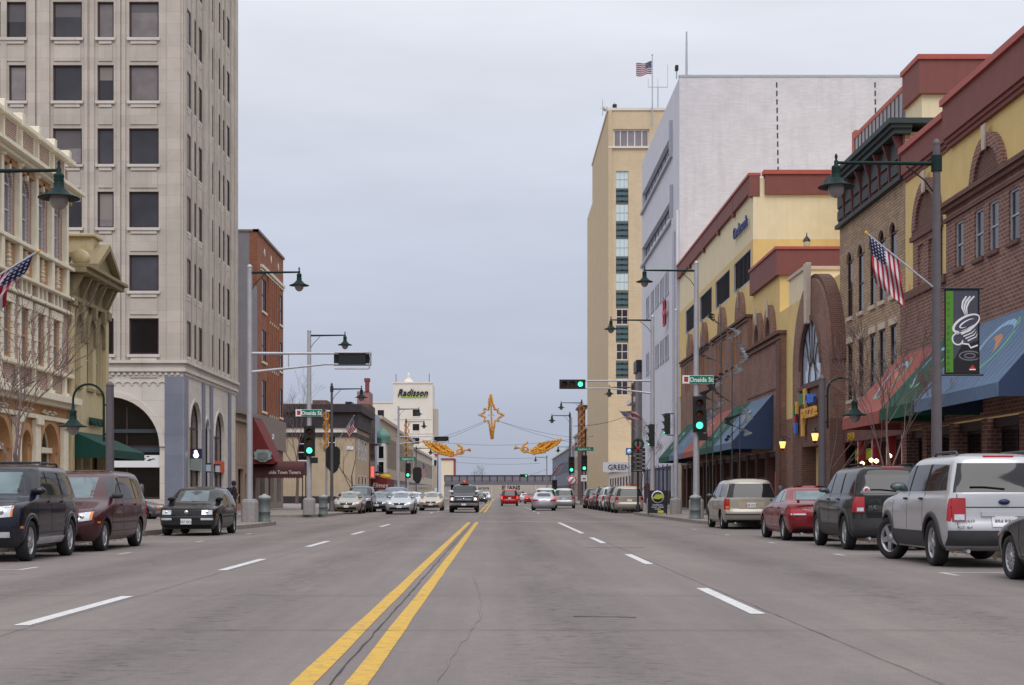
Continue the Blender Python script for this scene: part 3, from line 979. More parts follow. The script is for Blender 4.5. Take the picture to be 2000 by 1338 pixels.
# ---------------------------------------------------------------- little tan shop front between tower and brick block
M_tan = plain('tan_stone', C(160, 138, 120), .8, var=.14, nscale=3, streak=.3)
M_maroon = plain('maroon_canvas', C(112, 36, 36), .7, var=.14, nscale=4, streak=.15)
M_browncan = plain('brown_canvas', C(84, 46, 46), .75, var=.12, nscale=4)
M_gstucco = plain('grey_stucco', C(146, 144, 150), .85, var=.09, nscale=1.2, streak=.12)
M_obrick = masonry('orange_brick', C(166, 108, 84), C(148, 92, 72), C(140, 106, 90), .24, .08, .012, .9, .2, .15, .4)
M_grstone = plain('grey_stone', C(140, 128, 120), .8, var=.14, nscale=3, streak=.25)
def tavern():
    X0 = -17.0
    T = thing('tan_shop', 'small tan shop front squeezed between the limestone tower and the brick block', 'building', (X0 - 5, 100, .15))
    F = FL(X0)
    op = [(97.2, 99.3, .6, 2.9, 0, .3), (100.0, 101.0, .15, 2.6, 0, .4), (101.8, 104.2, .6, 2.9, 0, .3)]
    mb = wall(MB(), F, 96.32, 104.96, .15, 6.6, op)
    mb.poly((X0, 96.32, 6.6), (X0, 104.96, 6.6), (X0 - 14, 104.96, 6.6), (X0 - 14, 96.32, 6.6))
    mb.build('wall', M_tan, T)
    for o_ in op:
        window(T, F, *o_[:4], o_[5] - .03, M_brown, M_glassd, nu=2, fw=.08, name='storefront')
    MB().fb(F, 96.32, 104.9, 6.0, 6.15, .001, .2).fb(F, 96.32, 104.9, 6.5, 6.68, .001, .3).build('cornice', M_grstone, T)
    for k in range(10):
        MB().fb(F, 96.6 + k * .85, 96.75 + k * .85, 3.2, 5.7, .002, .08).build('fluting', M_tan, T)
    aw = thing('maroon_awning', 'steep maroon awning with a pale crest sign above the brown canopy', 'awning', (X0, 104, 3.3))
    MB().prism(Frame((X0, 101.6, 0), (1, 0, 0), (0, 1, 0)), [(.02, 6.5), (.25, 6.55), (1.8, 3.45), (1.7, 3.3), (.02, 3.3)], 0, 4.0).build('canvas', M_maroon, aw)
    s = MB()
    q = [(-.62, .25), (-.45, .32), (-.4, .42), (.4, .42), (.45, .32), (.62, .25), (.55, -.05), (.62, -.2), (.3, -.32), (.2, -.42), (-.2, -.42), (-.3, -.32), (-.62, -.2), (-.55, -.05)]
    s.prism(FN(101.52), [(-16.05 + a, 3.85 + b_) for a, b_ in q], 0, .08)
    cr_ = s.build('crest_sign', plain('crest_grey', C(150, 168, 164), .5, var=.2), aw)
    MB().prism(FN(101.4), [(-16.05 + a * .6, 3.82 + b_ * .6) for a, b_ in q], 0, .035).build('crest_shield', plain('crest_dull', C(118, 122, 120), .5, var=.3), cr_)
    # brown barrel canopy reaching over the pavement
    cn = thing('tavern_canopy', 'long brown barrel canopy lettered olde Town Tavern reaching over the pavement', 'canopy', (-15, 103.5, 2.2))
    pr = [(102.2, 2.55), (102.2, 2.9)] + [(103.2 - 1.0 * math.cos(math.pi * k / 10), 2.9 + .62 * math.sin(math.pi * k / 10)) for k in range(1, 10)] + [(104.2, 2.9), (104.2, 2.55)]
    s = MB()
    x0, x1 = -16.98, -13.35
    for (y_, z_), (y2, z2) in zip(pr, pr[1:]):
        s.add([(x0, y_, z_), (x1, y_, z_), (x1, y2, z2), (x0, y2, z2)], [(0, 1, 2, 3)], True)
    s.add([(x1, *p) for p in pr], [tuple(range(len(pr)))])
    s.build('canvas', M_browncan, cn)
    sc = MB()
    k = 0
    x = x0
    while x < x1 - .1:
        sc.prism(FN(102.2), [(x, 2.55), (x, 2.38), (x + .09, 2.3), (x + .18, 2.38), (x + .18, 2.55)], 0, .015)
        x += .18
    sc.build('scalloped_valance', M_browncan, cn)
    text('lettering', 'olde Town Tavern', .34, plain('letter_white', C(215, 210, 205), .6), cn, (-14.65, 102.18, 2.62), (1, 0, 0), (0, -1, 0), .008, sx=.86, bold=.006)
    for y_ in (102.35, 104.05):
        MB().tube([(x1 + .05 - .15, y_, .15), (x1 + .05 - .15, y_, 2.6)], .035, 8).lathe([(.09, 0), (.09, .5), (.05, .6)], (x1 - .1, y_, .15), 'Z', 10).build('canopy_post', M_black, cn)
    # brick block
    B = thing('brick_block', 'five storey orange brick block with blank grey side wall', 'building', (X0 - 5, 111, .15))
    rows = ((14.5, 16.85), (10.85, 13.15), (7.25, 9.5))
    op = [(a, b_, c, d, 0, .09) for c, d in rows for a, b_ in ((107.1, 109.1), (115.4, 117.3))]
    op0 = [(106.2, 108.4, .15, 4.3, 0, .5), (110.2, 112.8, .6, 4.3, 0, .4), (114.4, 116.6, .6, 4.3, 0, .4)]
    mb = wall(MB(), F, 105, 117.7, 6.9, 19.8, op)
    mb.poly((X0, 105, 19.8), (X0, 117.7, 19.8), (X0 - 16, 117.7, 19.8), (X0 - 16, 105, 19.8))
    mb.poly((X0, 117.7, .15), (X0 - 16, 117.7, .15), (X0 - 16, 117.7, 19.8), (X0, 117.7, 19.8))
    mb.build('brick_wall', M_obrick, B)
    MB().poly((X0 - 16, 105, 6), (X0 - .002, 105, 6), (X0 - .002, 105, 19.8), (X0 - 16, 105, 19.8)).build('side_wall', M_gstucco, B)
    MB().fb(FN(105), X0 - 16, X0 + .1, 19.8, 19.95, -.3, .08).fb(F, 104.92, 117.8, 19.8, 19.98, -.3, .12).build('coping', M_grstone, B)
    MB().fb(FN(105), X0 - .55, X0, 16.0, 19.79, .001, .02).build('brick_return', M_obrick, B)
    wall(MB(), F, 105, 117.7, .15, 6.9, op0).build('stone_base', M_grstone, B)
    for o_ in op0:
        window(B, F, *o_[:4], o_[5] - .03, M_brown, M_glassd, nu=2, nv=1, fw=.09, name='storefront')
    for (a, b_, c, d, ar, dp) in op:
        window(B, F, a, b_, c, d, .08, M_brown, M_glassd, nu=2, nv=2, fw=.07, sill=.16, smat=M_cream)
    MB().fb(F, 106.4, 117.6, 17.5, 17.72, .002, .18).fb(F, 106.4, 117.6, 17.3, 17.42, .002, .1).build('stone_band', M_cream, B)
    for k in range(6):
        MB().fb(F, 109.7 + k * .95, 110.1 + k * .95, 7.0, 17.25, .002, .14).build('brick_pilaster', M_obrick, B)
    for z in (6.95, 10.35, 13.9):
        for k in range(5):
            MB().fb(F, 110.13 + k * .95, 110.62 + k * .95, z, z + .2, .002, .1).build('band_block', M_cream, B)
    for y_ in (108.2, 111.3, 115):
        MB().prism(F, [(y_, 18.5), (y_ + .25, 18.8), (y_, 19.1), (y_ - .25, 18.8)], .002, .04).build('stone_diamond', M_cream, B)
    MB().fb(F, 105.05, 117.6, 4.6, 6.88, .002, .25).build('fascia', M_grstone, B)
    text('number', '201', .55, M_white, B, (X0 + .27, 110.6, 5.3), (0, 1, 0), (1, 0, 0), .04)
tavern()

# ---------------------------------------------------------------- far left blocks
M_btan = plain('bank_tan', C(182, 164, 138), .85, var=.1, nscale=1.2, streak=.2)
M_dkcorn = plain('dark_cornice', C(54, 48, 52), .7, var=.2, nscale=2)
M_brownbrick = masonry('brown_brick', C(118, 92, 86), C(100, 78, 74), C(88, 72, 68), .3, .1, .012, .9, .3, .3, .3)
M_lblue = plain('pale_blue_render', C(165, 180, 205), .8, var=.1, streak=.25)
M_copper = plain('green_copper', C(104, 142, 130), .7, var=.3, nscale=4, streak=.3)
M_beige = plain('beige_render', C(190, 178, 164), .85, var=.1, nscale=1, streak=.25)
M_hotel = plain('hotel_white', C(222, 214, 204), .85, var=.05, nscale=.5, streak=.12)
def far_left():
    X0 = -17.0
    F = FL(X0)
    Yb = 177.0
    T = thing('tan_corner_building', 'tan corner building with heavy dark cornice and arched white windows across the car park', 'building', (-28, 187, .15))
    Fb = FN(Yb)
    xw = XN(540, Yb)
    aw = [(XN(580, Yb), XN(603, Yb), 5.2, 9.0, True, .3), (XN(640, Yb), XN(656, Yb), 5.2, 9.0, True, .3)]
    mb = wall(MB(), Fb, xw, X0, .15, 11.4, aw)
    so = [(181 + k * 4.6, 183.4 + k * 4.6, z, z + 2.4, 0, .06) for k in range(3) for z in (1.2, 5.6)]
    wall(mb, F, Yb, 196, .15, 11.4, so)
    mb.poly((xw, Yb, 11.4), (X0, Yb, 11.4), (X0, 196, 11.4), (xw, 196, 11.4))
    mb.build('wall', M_btan, T)
    for a, b_, c, d, ar, dp in aw:
        window(T, Fb, a, b_, c, d, .26, M_white, M_glassd, arch=(b_ - a) / 2, nv=3, fw=.12)
        MB().ring(Fb, (a + b_) / 2, d - (b_ - a) / 2, (b_ - a) / 2, (b_ - a) / 2 + .5, 0, 180, .002, .12, 14).build('arch_trim', M_dkcorn, T)
    for a, b_, c, d, ar, dp in so:
        window(T, F, a, b_, c, d, .05, M_white, M_glassd, nv=2, fw=.1)
    for z0, z1, w_ in ((9.15, 11.0, .35), (11.0, 11.9, .8), (8.1, 8.6, .15)):
        MB().fb(Fb, xw, X0 + w_, z0, z1, -.3, w_).fb(F, Yb, 196, z0, z1 - .01, -.3, w_ + .004).build('cornice', M_dkcorn, T)
    MB().fb(Fb, xw, X0 + .2, 8.6, 9.15, .001, .2).build('pale_band', M_hotel, T)
    MB().fb(Fb, xw, X0 + .05, .15, 1.0, .001, .1).build('plinth', M_dkcorn, T)
    MB().box(XN(612, 185), XN(640, 185), 184, 188, 11.4, 12.9).build('roof_house', M_brownbrick, T)
    MB().box(XN(676, 180), XN(688, 180), 179, 182, 11.9, 12.4).build('roof_vent', M_black, T)
    MB().fb(Fb, XN(677, Yb), XN(690, Yb), 6.55, 6.95, .002, .12).build('wall_plate', M_signwhite, T)
    # brown brick house, pinkish top with chimney
    B = thing('brown_brick_building', 'narrow weathered brown brick building with pinkish top and tall chimney', 'building', (-20, 202, .15))
    so = [(198 + k * 2.6, 199.4 + k * 2.6, z, z + 2.2, 0, .06) for k in range(3) for z in (4.6, 8.3)]
    mb = wall(MB(), F, 196.05, 206, .15, 13.2, so)
    mb.poly((X0, 196.05, 11), (X0 - 12, 196.05, 11), (X0 - 12, 196.05, 13.2), (X0, 196.05, 13.2))
    mb.poly((X0, 196.05, 13.2), (X0, 206, 13.2), (X0 - 12, 206, 13.2), (X0 - 12, 196.05, 13.2))
    mb.build('wall', M_brownbrick, B)
    for o_ in so:
        window(B, F, *o_[:4], .05, M_brown, M_glassd, nv=2, fw=.1)
    Mp = plain('pink_render', C(160, 118, 122), .85, var=.15, streak=.3)
    MB().box(XN(698, 199), XN(722, 199), 198.5, 204, 11.2, 15.0).build('pink_top', Mp, B)
    MB().box(XN(714, 199), XN(721, 199), 198.3, 199.4, 15.0, 16.6).box(XN(713, 199) - .05, XN(722, 199) + .05, 198.25, 199.45, 16.3, 16.75).build('chimney', plain('red_chimney', C(128, 70, 70), .8, var=.2), B)
    es = MB()
    for z in (4.2, 7.9):
        es.box(X0 + .05, X0 + 1.0, 197.5, 204.5, z, z + .06)
        for k in range(8):
            es.tube([(X0 + .98, 197.6 + k * .97, z), (X0 + .98, 197.6 + k * .97, z + .95)], .025, 4)
        es.tube([(X0 + .98, 197.5, z + .95), (X0 + .98, 204.5, z + .95)], .03, 4)
    es.build('fire_escape', M_black, B)
    s = thing('red_neon_sign', 'glowing red vertical blade sign on the brown brick building', 'sign', (X0 + .8, 196.5, 3.5))
    MB().box(X0 + .1, X0 + .8, 196.3, 196.5, 3.3, 5.6).build('sign_box', M_grstone, s)
    MB().box(X0 + .25, X0 + .65, 196.2, 196.29, 3.5, 4.9).build('sign_face', emit('red_lit', (1, .12, .1, 1), 1.0), s)
    s = thing('yellow_oval_sign', 'small yellow oval hanging sign above the maroon awning', 'sign', (X0 + 1.5, 203, 3.6))
    MB().lathe([(.001, -.06), (.95, -.06), (.95, .06), (.001, .06)], (0, 0, 0), 'Y', 20).build('sign_face', plain('sign_yellow', C(210, 170, 40), .5), s).location = (0, 0, 0)
    s.children[0].scale = (1, 1, .5)
    MB().tube([(X0, 203, 4.15), (X0 + 2.2, 203, 4.15)], .04, 6).build('bracket', M_black, s)
    # pale blue front with the copper oriel
    B = thing('pale_blue_building', 'narrow pale blue front with green copper domed oriel', 'building', (-20, 210, .15))
    mb = MB().box(X0 - 12, X0 - .003, 206.05, 214, .15, 12.4)
    mb.build('wall', M_lblue, B)
    MB().box(X0, X0 + 1.2, 209, 212, 3.2, 8.4).build('oriel', M_hotel, B)
    for z in (4.0, 6.2):
        window(B, FN(209), X0 + .15, X0 + 1.05, z, z + 1.9, -.01, M_white, M_glassd, fw=.1)
    MB().lathe([(1.0, 0), (1.15, .2), (.95, .6), (1.2, .9), (1.0, 1.4), (.5, 1.9), (.08, 2.2), (.05, 2.5)], (X0 + .7, 210.5, 8.4), 'Z', 14).build('copper_dome', M_copper, B)
    aw = awning('maroon_shop_awning', 'wide maroon awning with white script on the pale far shops', F, 199, 212, 3.9, 3.3, 1.9, 2.2, M_maroon)
    text('lettering', 'Elmes', .9, M_white, aw, (X0 + 1.2, 198.97, 2.15), (1, 0, 0), (0, -1, 0), .02, shear=.3)
    # long beige blocks
    for k, (y0, y1, h, lab) in enumerate(((214.05, 250, 12.6, 'long beige block with a row of tall slit windows behind the copper dome'), (250.05, 300, 12.2, 'second long beige block, farther along toward the hotel'), (300.05, 387.5, 10.8, 'farthest low beige block at the foot of the white hotel'))):
        B = thing('beige_block', lab, 'building', (-22, (y0 + y1) / 2, .15))
        so = []
        y = y0 + 1.5
        while y < y1 - 2:
            so.append((y, y + 1.0, 5.2, 10.0 if h > 11 else 8.6, 0, .06))
            y += 2.4
        mb = wall(MB(), F, y0, y1, .15, h, so)
        mb.poly((X0, y0, 9), (X0 - 12, y0, 9), (X0 - 12, y0, h), (X0, y0, h))
        mb.poly((X0, y0, h), (X0, y1, h), (X0 - 12, y1, h), (X0 - 12, y0, h))
        mb.build('wall', M_beige, B)
        for o_ in so:
            window(B, F, *o_[:4], .05, M_brown, M_glassd, fw=.08)
        MB().fb(F, y0, y1, h - .5, h, .001, .35).build('cornice', M_beige, B)
        MB().fb(F, y0 + .5, y1 - .5, .6, 3.6, .002, .06).build('shop_band', M_glassd, B)
    # white hotel with lettered tower
    Yh = 388.0
    Fh = FN(Yh)
    H = thing('white_hotel', 'white hotel with square tower lettered Radisson and small square windows', 'building', (-25, 395, .15))
    xa, xb, xc = XN(718, Yh), XN(768, Yh), X0
    zt, zw = ZN(749, Yh), ZN(787, Yh)
    def wr(x0, x1, ys):
        return [(XN(x0, Yh), XN(x1, Yh), ZN(b_, Yh), ZN(a, Yh), 0, .3) for a, b_ in ys]
    o1 = wr(720, 731, ((801, 814), (829, 842))) + wr(737.5, 750, ((801, 814), (829, 842)))
    o2 = wr(806, 819, ((800, 813), (828, 841), (855, 867)))
    mb = wall(MB(), Fh, xa, xb, .15, zw, o1)
    wall(mb, Fh, xb, xc, .15, zt, o2)
    mb.box(xb, xb + .01, Yh + .01, Yh + 14, .15, zt)
    mb.poly((xc, Yh, .15), (xc, Yh + 14, .15), (xc, Yh + 14, zt), (xc, Yh, zt))
    mb.poly((xb, Yh, zt), (xc, Yh, zt), (xc, Yh + 14, zt), (xb, Yh + 14, zt))
    mb.build('wall', M_hotel, H)
    for o_ in o1 + o2:
        window(H, Fh, *o_[:4], .28, M_brown, M_glassd, nu=2, fw=.12, sill=.3, smat=M_hotel)
    MB().fb(Fh, xb - .1, xc + .1, zt, zt + .4, -1, .2).fb(Fh, xa, xb, zw, zw + .3, -1, .2).build('coping', M_hotel, H)
    for py in (820, 848, 875):
        MB().fb(Fh, xb + .2, xc - .2, ZN(py, Yh), ZN(py, Yh) + .12, .002, .06).build('joint_band', M_beige, H)
    MB().fb(Fh, xc - .05, xc + 1.2, 3, ZN(797, Yh), -8, -3).build('stair_shaft', M_beige, H)
    text('hotel_letters', 'Radisson', 2.7, M_black, H, ((xb + xc) / 2 - .1, Yh - .25, ZN(774, Yh)), (1, 0, 0), (0, -1, 0), .15, shear=.35, bold=.05, sx=.82)
    MB().prism(Fh, [(xb + 2.0, ZN(775, Yh)), (xc - 1.6, ZN(774.5, Yh)), (xc - 2.2, ZN(772, Yh)), (xb + 3, ZN(773, Yh))], .1, .4).build('green_swoosh', plain('lime_green', C(170, 215, 40), .5), H)
    MB().lathe([(1.3, 0), (1.0, .6), (.3, 1.4), (.5, 1.8), (.3, 2.3), (.05, 2.6)], (XN(797, Yh), Yh + 2, zt + .4), 'Z', 12).build('roof_cupola', M_hotel, H)
    for px in (773, 838):
        MB().tube([(XN(px, Yh), Yh + 1, zt), (XN(px, Yh), Yh + 1, zt + 2.6)], .08, 5).build('mast', M_black, H)
    # pale block with red trim beyond
    Yr = 560.0
    B = thing('red_trimmed_block', 'distant pale cream block edged in red at the left end of the street', 'building', (-24, 570, .15))
    MB().box(XN(862, Yr), XN(886, Yr), Yr, Yr + 20, .15, ZN(898, Yr)).build('wall', plain('pale_cream', C(228, 212, 186), .85, var=.05), B)
    MB().box(XN(861, Yr), XN(888, Yr), Yr - .4, Yr + 20.4, ZN(898, Yr), ZN(895, Yr)).box(XN(886, Yr), XN(887.5, Yr), Yr - .2, Yr + 20, .15, ZN(898, Yr) - .01).build('red_trim', plain('dull_red', C(150, 58, 54), .7), B)
far_left()
# ================================================================ RIGHT SIDE
XR = 15.5
M_mustard = plain('mustard_render', C(220, 192, 130), .85, var=.07, nscale=1.2, streak=.14, bumps=.2)
M_mcream = plain('cream_render', C(228, 214, 180), .85, var=.06, nscale=1.2, streak=.14, bumps=.2)
M_band = plain('oxblood_band', C(128, 75, 70), .7, var=.08, nscale=2, streak=.15)
M_cap = plain('red_cap', C(172, 84, 74), .55, var=.1)
M_mbrick = masonry('mall_brick', C(140, 105, 93), C(122, 90, 80), C(142, 118, 108), .28, .1, .013, .9, .26, .15, .5)
M_nbrick = masonry('shop_brick', C(132, 94, 84), C(109, 77, 71), C(158, 136, 126), .34, .125, .016, .9, .28, .12, .7)
M_dbrick = masonry('dark_brick', C(112, 80, 72), C(96, 68, 62), C(118, 96, 88), .28, .095, .016, .9, .18, .12, .5)
M_keystone = plain('keystone_stone', C(196, 180, 166), .8, var=.12, nscale=4)
M_awblue = plain('blue_canvas', C(90, 111, 138), .78, var=.14, nscale=3, streak=.15, bumps=.3)
M_awblued = plain('blue_canvas_side', C(46, 62, 92), .8, var=.08, nscale=4)
M_awgr = plain('shop_green_canvas', C(16, 76, 60), .8, var=.16, nscale=3, streak=.15, bumps=.3)
M_coral = plain('coral_canvas', C(152, 84, 76), .8, var=.14, nscale=3, streak=.15, bumps=.3)
M_lg = plain('logo_green', C(88, 148, 122), .7)
M_lb = plain('logo_blue', C(140, 172, 200), .7)
M_lo = plain('logo_orange', C(182, 126, 86), .7)
M_wframe = plain('pale_window_frame', C(168, 172, 182), .5)

def stroke(mb, F, pts, wd, w0, w1):
    """ribbon of width profile along a 2-d polyline in frame F"""
    n = len(pts)
    L_, R_ = [], []
    for i, (a, b_) in enumerate(pts):
        p, q = pts[max(0, i - 1)], pts[min(n - 1, i + 1)]
        dx, dy = q[0] - p[0], q[1] - p[1]
        l = math.hypot(dx, dy) or 1
        k = wd[i] if isinstance(wd, (list, tuple)) else wd
        L_.append((a - dy / l * k / 2, b_ + dx / l * k / 2))
        R_.append((a + dy / l * k / 2, b_ - dx / l * k / 2))
    for i in range(n - 1):
        mb.prism(F, [L_[i], R_[i], R_[i + 1], L_[i + 1]], w0, w1)
    return mb
def arc2(cu, cv, ru, rv, a0, a1, n=16, rot=0.0):
    o = []
    for k in range(n + 1):
        t_ = R(a0 + (a1 - a0) * k / n)
        x, y = ru * math.cos(t_), rv * math.sin(t_)
        o.append((cu + x * math.cos(rot) - y * math.sin(rot), cv + x * math.sin(rot) + y * math.cos(rot)))
    return o
def taper(n, w_):
    return [w_ * (.12 + .88 * math.sin(math.pi * min(1, (k + .5) / n))) for k in range(n)]
def leaf_logo(T, F, u, zt, zb, out_, k=1.0):
    """two crossed leaf strokes and an orange seed printed on an awning slope"""
    slope = Vector((0, 0, zb - zt)) + F.W * out_
    ln = slope.length
    S = Frame(F.p(u, zt, 0), F.U, F.U.cross(slope).normalized())
    S.V = -slope.normalized()
    if S.W.z < 0:
        S.W = -S.W
    c = -ln * .5
    def run(pts, wd, mat, nm):
        stroke(MB(), S, pts, wd, .004, .012).build(nm, mat, T)
    a = arc2(.25 * k, c + .1, 1.25 * k, .85 * k, 70, 265, 18, .5)
    run(a, taper(len(a), .20 * k), M_lg, 'logo_stroke')
    a = arc2(-.15 * k, c - .15, 1.35 * k, .72 * k, -100, 110, 18, .5)
    run(a, taper(len(a), .22 * k), M_lb, 'logo_stroke')
    a = arc2(.05 * k, c, .55 * k, .2 * k, 0, 180, 10, .5)
    run(a, taper(len(a), .22 * k), M_lo, 'logo_seed')
def awn(name, lab, a, b_, zt, zb, zv, out_, mat, smat=None, logo=1, k=1.0):
    F = FR(XR)
    T = awning(name, lab, F, a, b_, zt, zb, zv, out_, mat, smat)
    if logo:
        leaf_logo(T, F, (a + b_) / 2, zt, zb, out_, k)
    seams = MB()
    n = int((b_ - a) / .42)
    for i in range(1, n):
        u = a + (b_ - a) * i / n
        seams.prism(Frame(F.p(u - .008, 0), F.W, F.U), [(.05, zt - .006), (out_, zb + .006), (out_, zb - .001), (.05, zt - .012)], 0, .016)
    seams.build('standing_seams', mat, T)
    return T

def lantern(name, lab, pos, group):
    T = thing(name, lab, 'lamp', pos, group)
    x, y, z = pos
    MB().lathe([(.10, 0), (.17, .32), (.15, .34)], (x - .35, y, z), 'Z', 6, False).build('lantern_glass', emit('amber_glow', (1, .42, .12, 1), 2.2), T)
    MB().lathe([(.2, .34), (.12, .46), (.03, .52), (.02, .6)], (x - .35, y, z), 'Z', 6, False).lathe([(.03, -.12), (.11, 0)], (x - .35, y, z), 'Z', 6, False).tube([(x - .35, y, z - .1), (x - .35, y, z + .5)], .012, 5).tube([(x - .35, y, z + .56), (x - .2, y, z + .62), (x + .02, y, z + .4)], .018, 6).build('bracket', M_black, T)
    return T

def near_shops():
    F = FR(XR)
    y0, y1 = 36.0, 56.45
    T = thing('mustard_shops', 'near mustard and red brick shop building with oxblood parapet and blind arches', 'building', (XR + 6, 48, .15))
    # upper rendered wall with arch recesses
    wins = [(48.6, 49.5), (46.6, 47.5), (45.2, 46.1), (43.4, 44.3), (41.4, 42.3), (40, 40.9)]
    mb = wall(MB(), F, y0, y1, 8.6, 13.3, [(52.55, 54.25, 8.6, 10.4, 0, .3)])
    mb.poly((XR, y1, .15), (XR + 10, y1, .15), (XR + 10, y1, 14.3), (XR, y1, 14.3))
    mb.poly((XR, y0, 14), (XR, y1, 14), (XR + 14, y1, 14), (XR + 14, y0, 14))
    mb.build('upper_wall', M_mustard, T)
    for cy, in ((46.75,), (53.4,), (40.1,)):
        MB().ring(F, cy, 10.9, 1.25, 1.68, 0, 180, .002, .16, 20).build('brick_arch', M_nbrick, T)
        MB().ring(F, cy, 10.9, .001, 1.245, 0, 180, .002, .06, 20).build('brick_tympanum', M_dbrick, T)
        MB().prism(F, [(cy - .13, 12.05), (cy + .13, 12.05), (cy + .2, 12.85), (cy - .2, 12.85)], .162, .24).build('keystone', M_keystone, T, .02)
    # brick pier under the far arch
    f2 = Frame((XR - .1, 0, 0), (0, 1, 0), (-1, 0, 0))
    op = [(52.35, 53.1, 8.75, 10.3, 0, .2), (53.7, 54.45, 8.75, 10.3, 0, .2)]
    wall(MB(), f2, 51.75, 55.05, 8.6, 10.55, op).fb(f2, 51.75, 55.05, 8.6, 10.5, -.09, -.21).build('brick_pier', M_nbrick, T)
    for o_ in op:
        window(T, f2, *o_[:4], .16, M_wframe, M_glass, nv=2, fw=.06)
    MB().fb(f2, 51.6, 55.2, 10.55, 10.72, -.09, .1).fb(f2, 51.68, 55.12, 10.72, 10.88, -.09, .04).build('pier_cornice', M_dbrick, T)
    # projecting brick front
    f3 = Frame((XR - .25, 0, 0), (0, 1, 0), (-1, 0, 0))
    op = [(a, b_, 8.7, 10.25, 0, .13) for a, b_ in wins]
    mb = wall(MB(), f3, y0, 50.5, 3.6, 10.75, op)
    mb.poly((XR - .25, 50.5, 3.6), (XR, 50.5, 3.6), (XR, 50.5, 10.75), (XR - .25, 50.5, 10.75))
    mb.build('brick_front', M_nbrick, T)
    for o_ in op:
        window(T, f3, *o_[:4], .12, M_wframe, M_glass, nv=2, fw=.07, sill=.14, smat=M_dbrick)
    for z0, z1, w_ in ((10.75, 10.9, .14), (10.9, 11.05, .24), (10.42, 10.55, .08)):
        MB().fb(f3, y0, 50.5 + w_, z0, z1, -.24, w_).build('brick_cornice', M_dbrick, T)
    MB().fb(F, 50.51, y1, 3.6, 8.45, .002, .2).build('brick_front', M_nbrick, T)
    MB().fb(F, 50.51, y1, 8.45, 8.72, .002, .32).build('brick_ledge', M_dbrick, T)
    # parapet bands
    def band(a, b_, z0, z1, w_):
        MB().fb(F, a, b_, z0, z1, -.3, w_).build('parapet_band', M_band, T)
        MB().fb(F, a - .05, b_ + .05, z1, z1 + .22, -.35, w_ + .1).build('parapet_cap', M_cap, T)
        MB().fb(F, a, b_, z0 - .14, z0 - .002, -.3, w_ - .08).fb(F, a, b_, z0 - .28, z0 - .142, -.3, w_ - .15).build('parapet_moulding', M_band, T)
    band(y0, 50.75, 13.3, 14.45, .3)
    band(50.9, 56.35, 13.3, 14.1, .2)
    # ground floor: brick piers, dark glazed shop front
    piers = (37, 40.3, 43.6, 47.0, 50.4, 53.6, 56.2)
    for p in piers:
        MB().fb(F, p - .3, p + .25, .15, 3.6, -.5, .1).build('brick_pier', M_nbrick, T)
    for a, b_ in zip(piers, piers[1:]):
        so = window(T, F, a + .27, b_ - .32, .55, 3.3, .4, M_brown, M_glassd, nu=2, nv=1, fw=.08, name='storefront')
        MB().fb(F, a + .26, b_ - .31, .15, .54, -.5, -.2).build('stall_riser', M_dbrick, so)
        MB().fb(F, a + .26, b_ - .31, 3.3, 3.6, -.5, -.1).build('header', M_brown, so)
    g_ = emit('green_lit', (.25, .9, .1, 1), .7)
    s = MB().fb(F, 41.3, 42.6, 2.05, 2.45, -.36, -.3).build('window_poster', g_, T)
    for y_, z_ in ((40.0, 2.9), (39.2, 2.6)):
        MB().lathe([(0, -.05), (.05, 0), (0, .05)], (XR + .2, y_, z_), 'Z', 8).build('lit_bulb', emit('warm_bulb', (1, .75, .4, 1), 4), T)
    for y_ in (41.1, 40.8, 38.9):
        MB().fb(F, y_, y_ + .18, .6, 2.9, -.36, -.28).build('display_panel', plain('display_cream', C(165, 155, 130), .7, var=.3), T)
near_shops()
awn('blue_awning', 'near slate blue ribbed awning with leaf logo on the mustard shops', 38.9, 46.7, 6.85, 4.15, 3.78, 2.4, M_awblue, M_awblued, k=1.25)
awn('shop_green_awning', 'near green awning with leaf logo between the blue and coral ones', 46.95, 50.9, 6.75, 4.12, 3.72, 2.4, M_awgr, k=1.1)
awn('coral_awning', 'near coral red awning on the mustard shops beside the old cream brick building', 51.05, 56.4, 6.65, 4.08, 3.65, 2.4, M_coral, k=1.1)

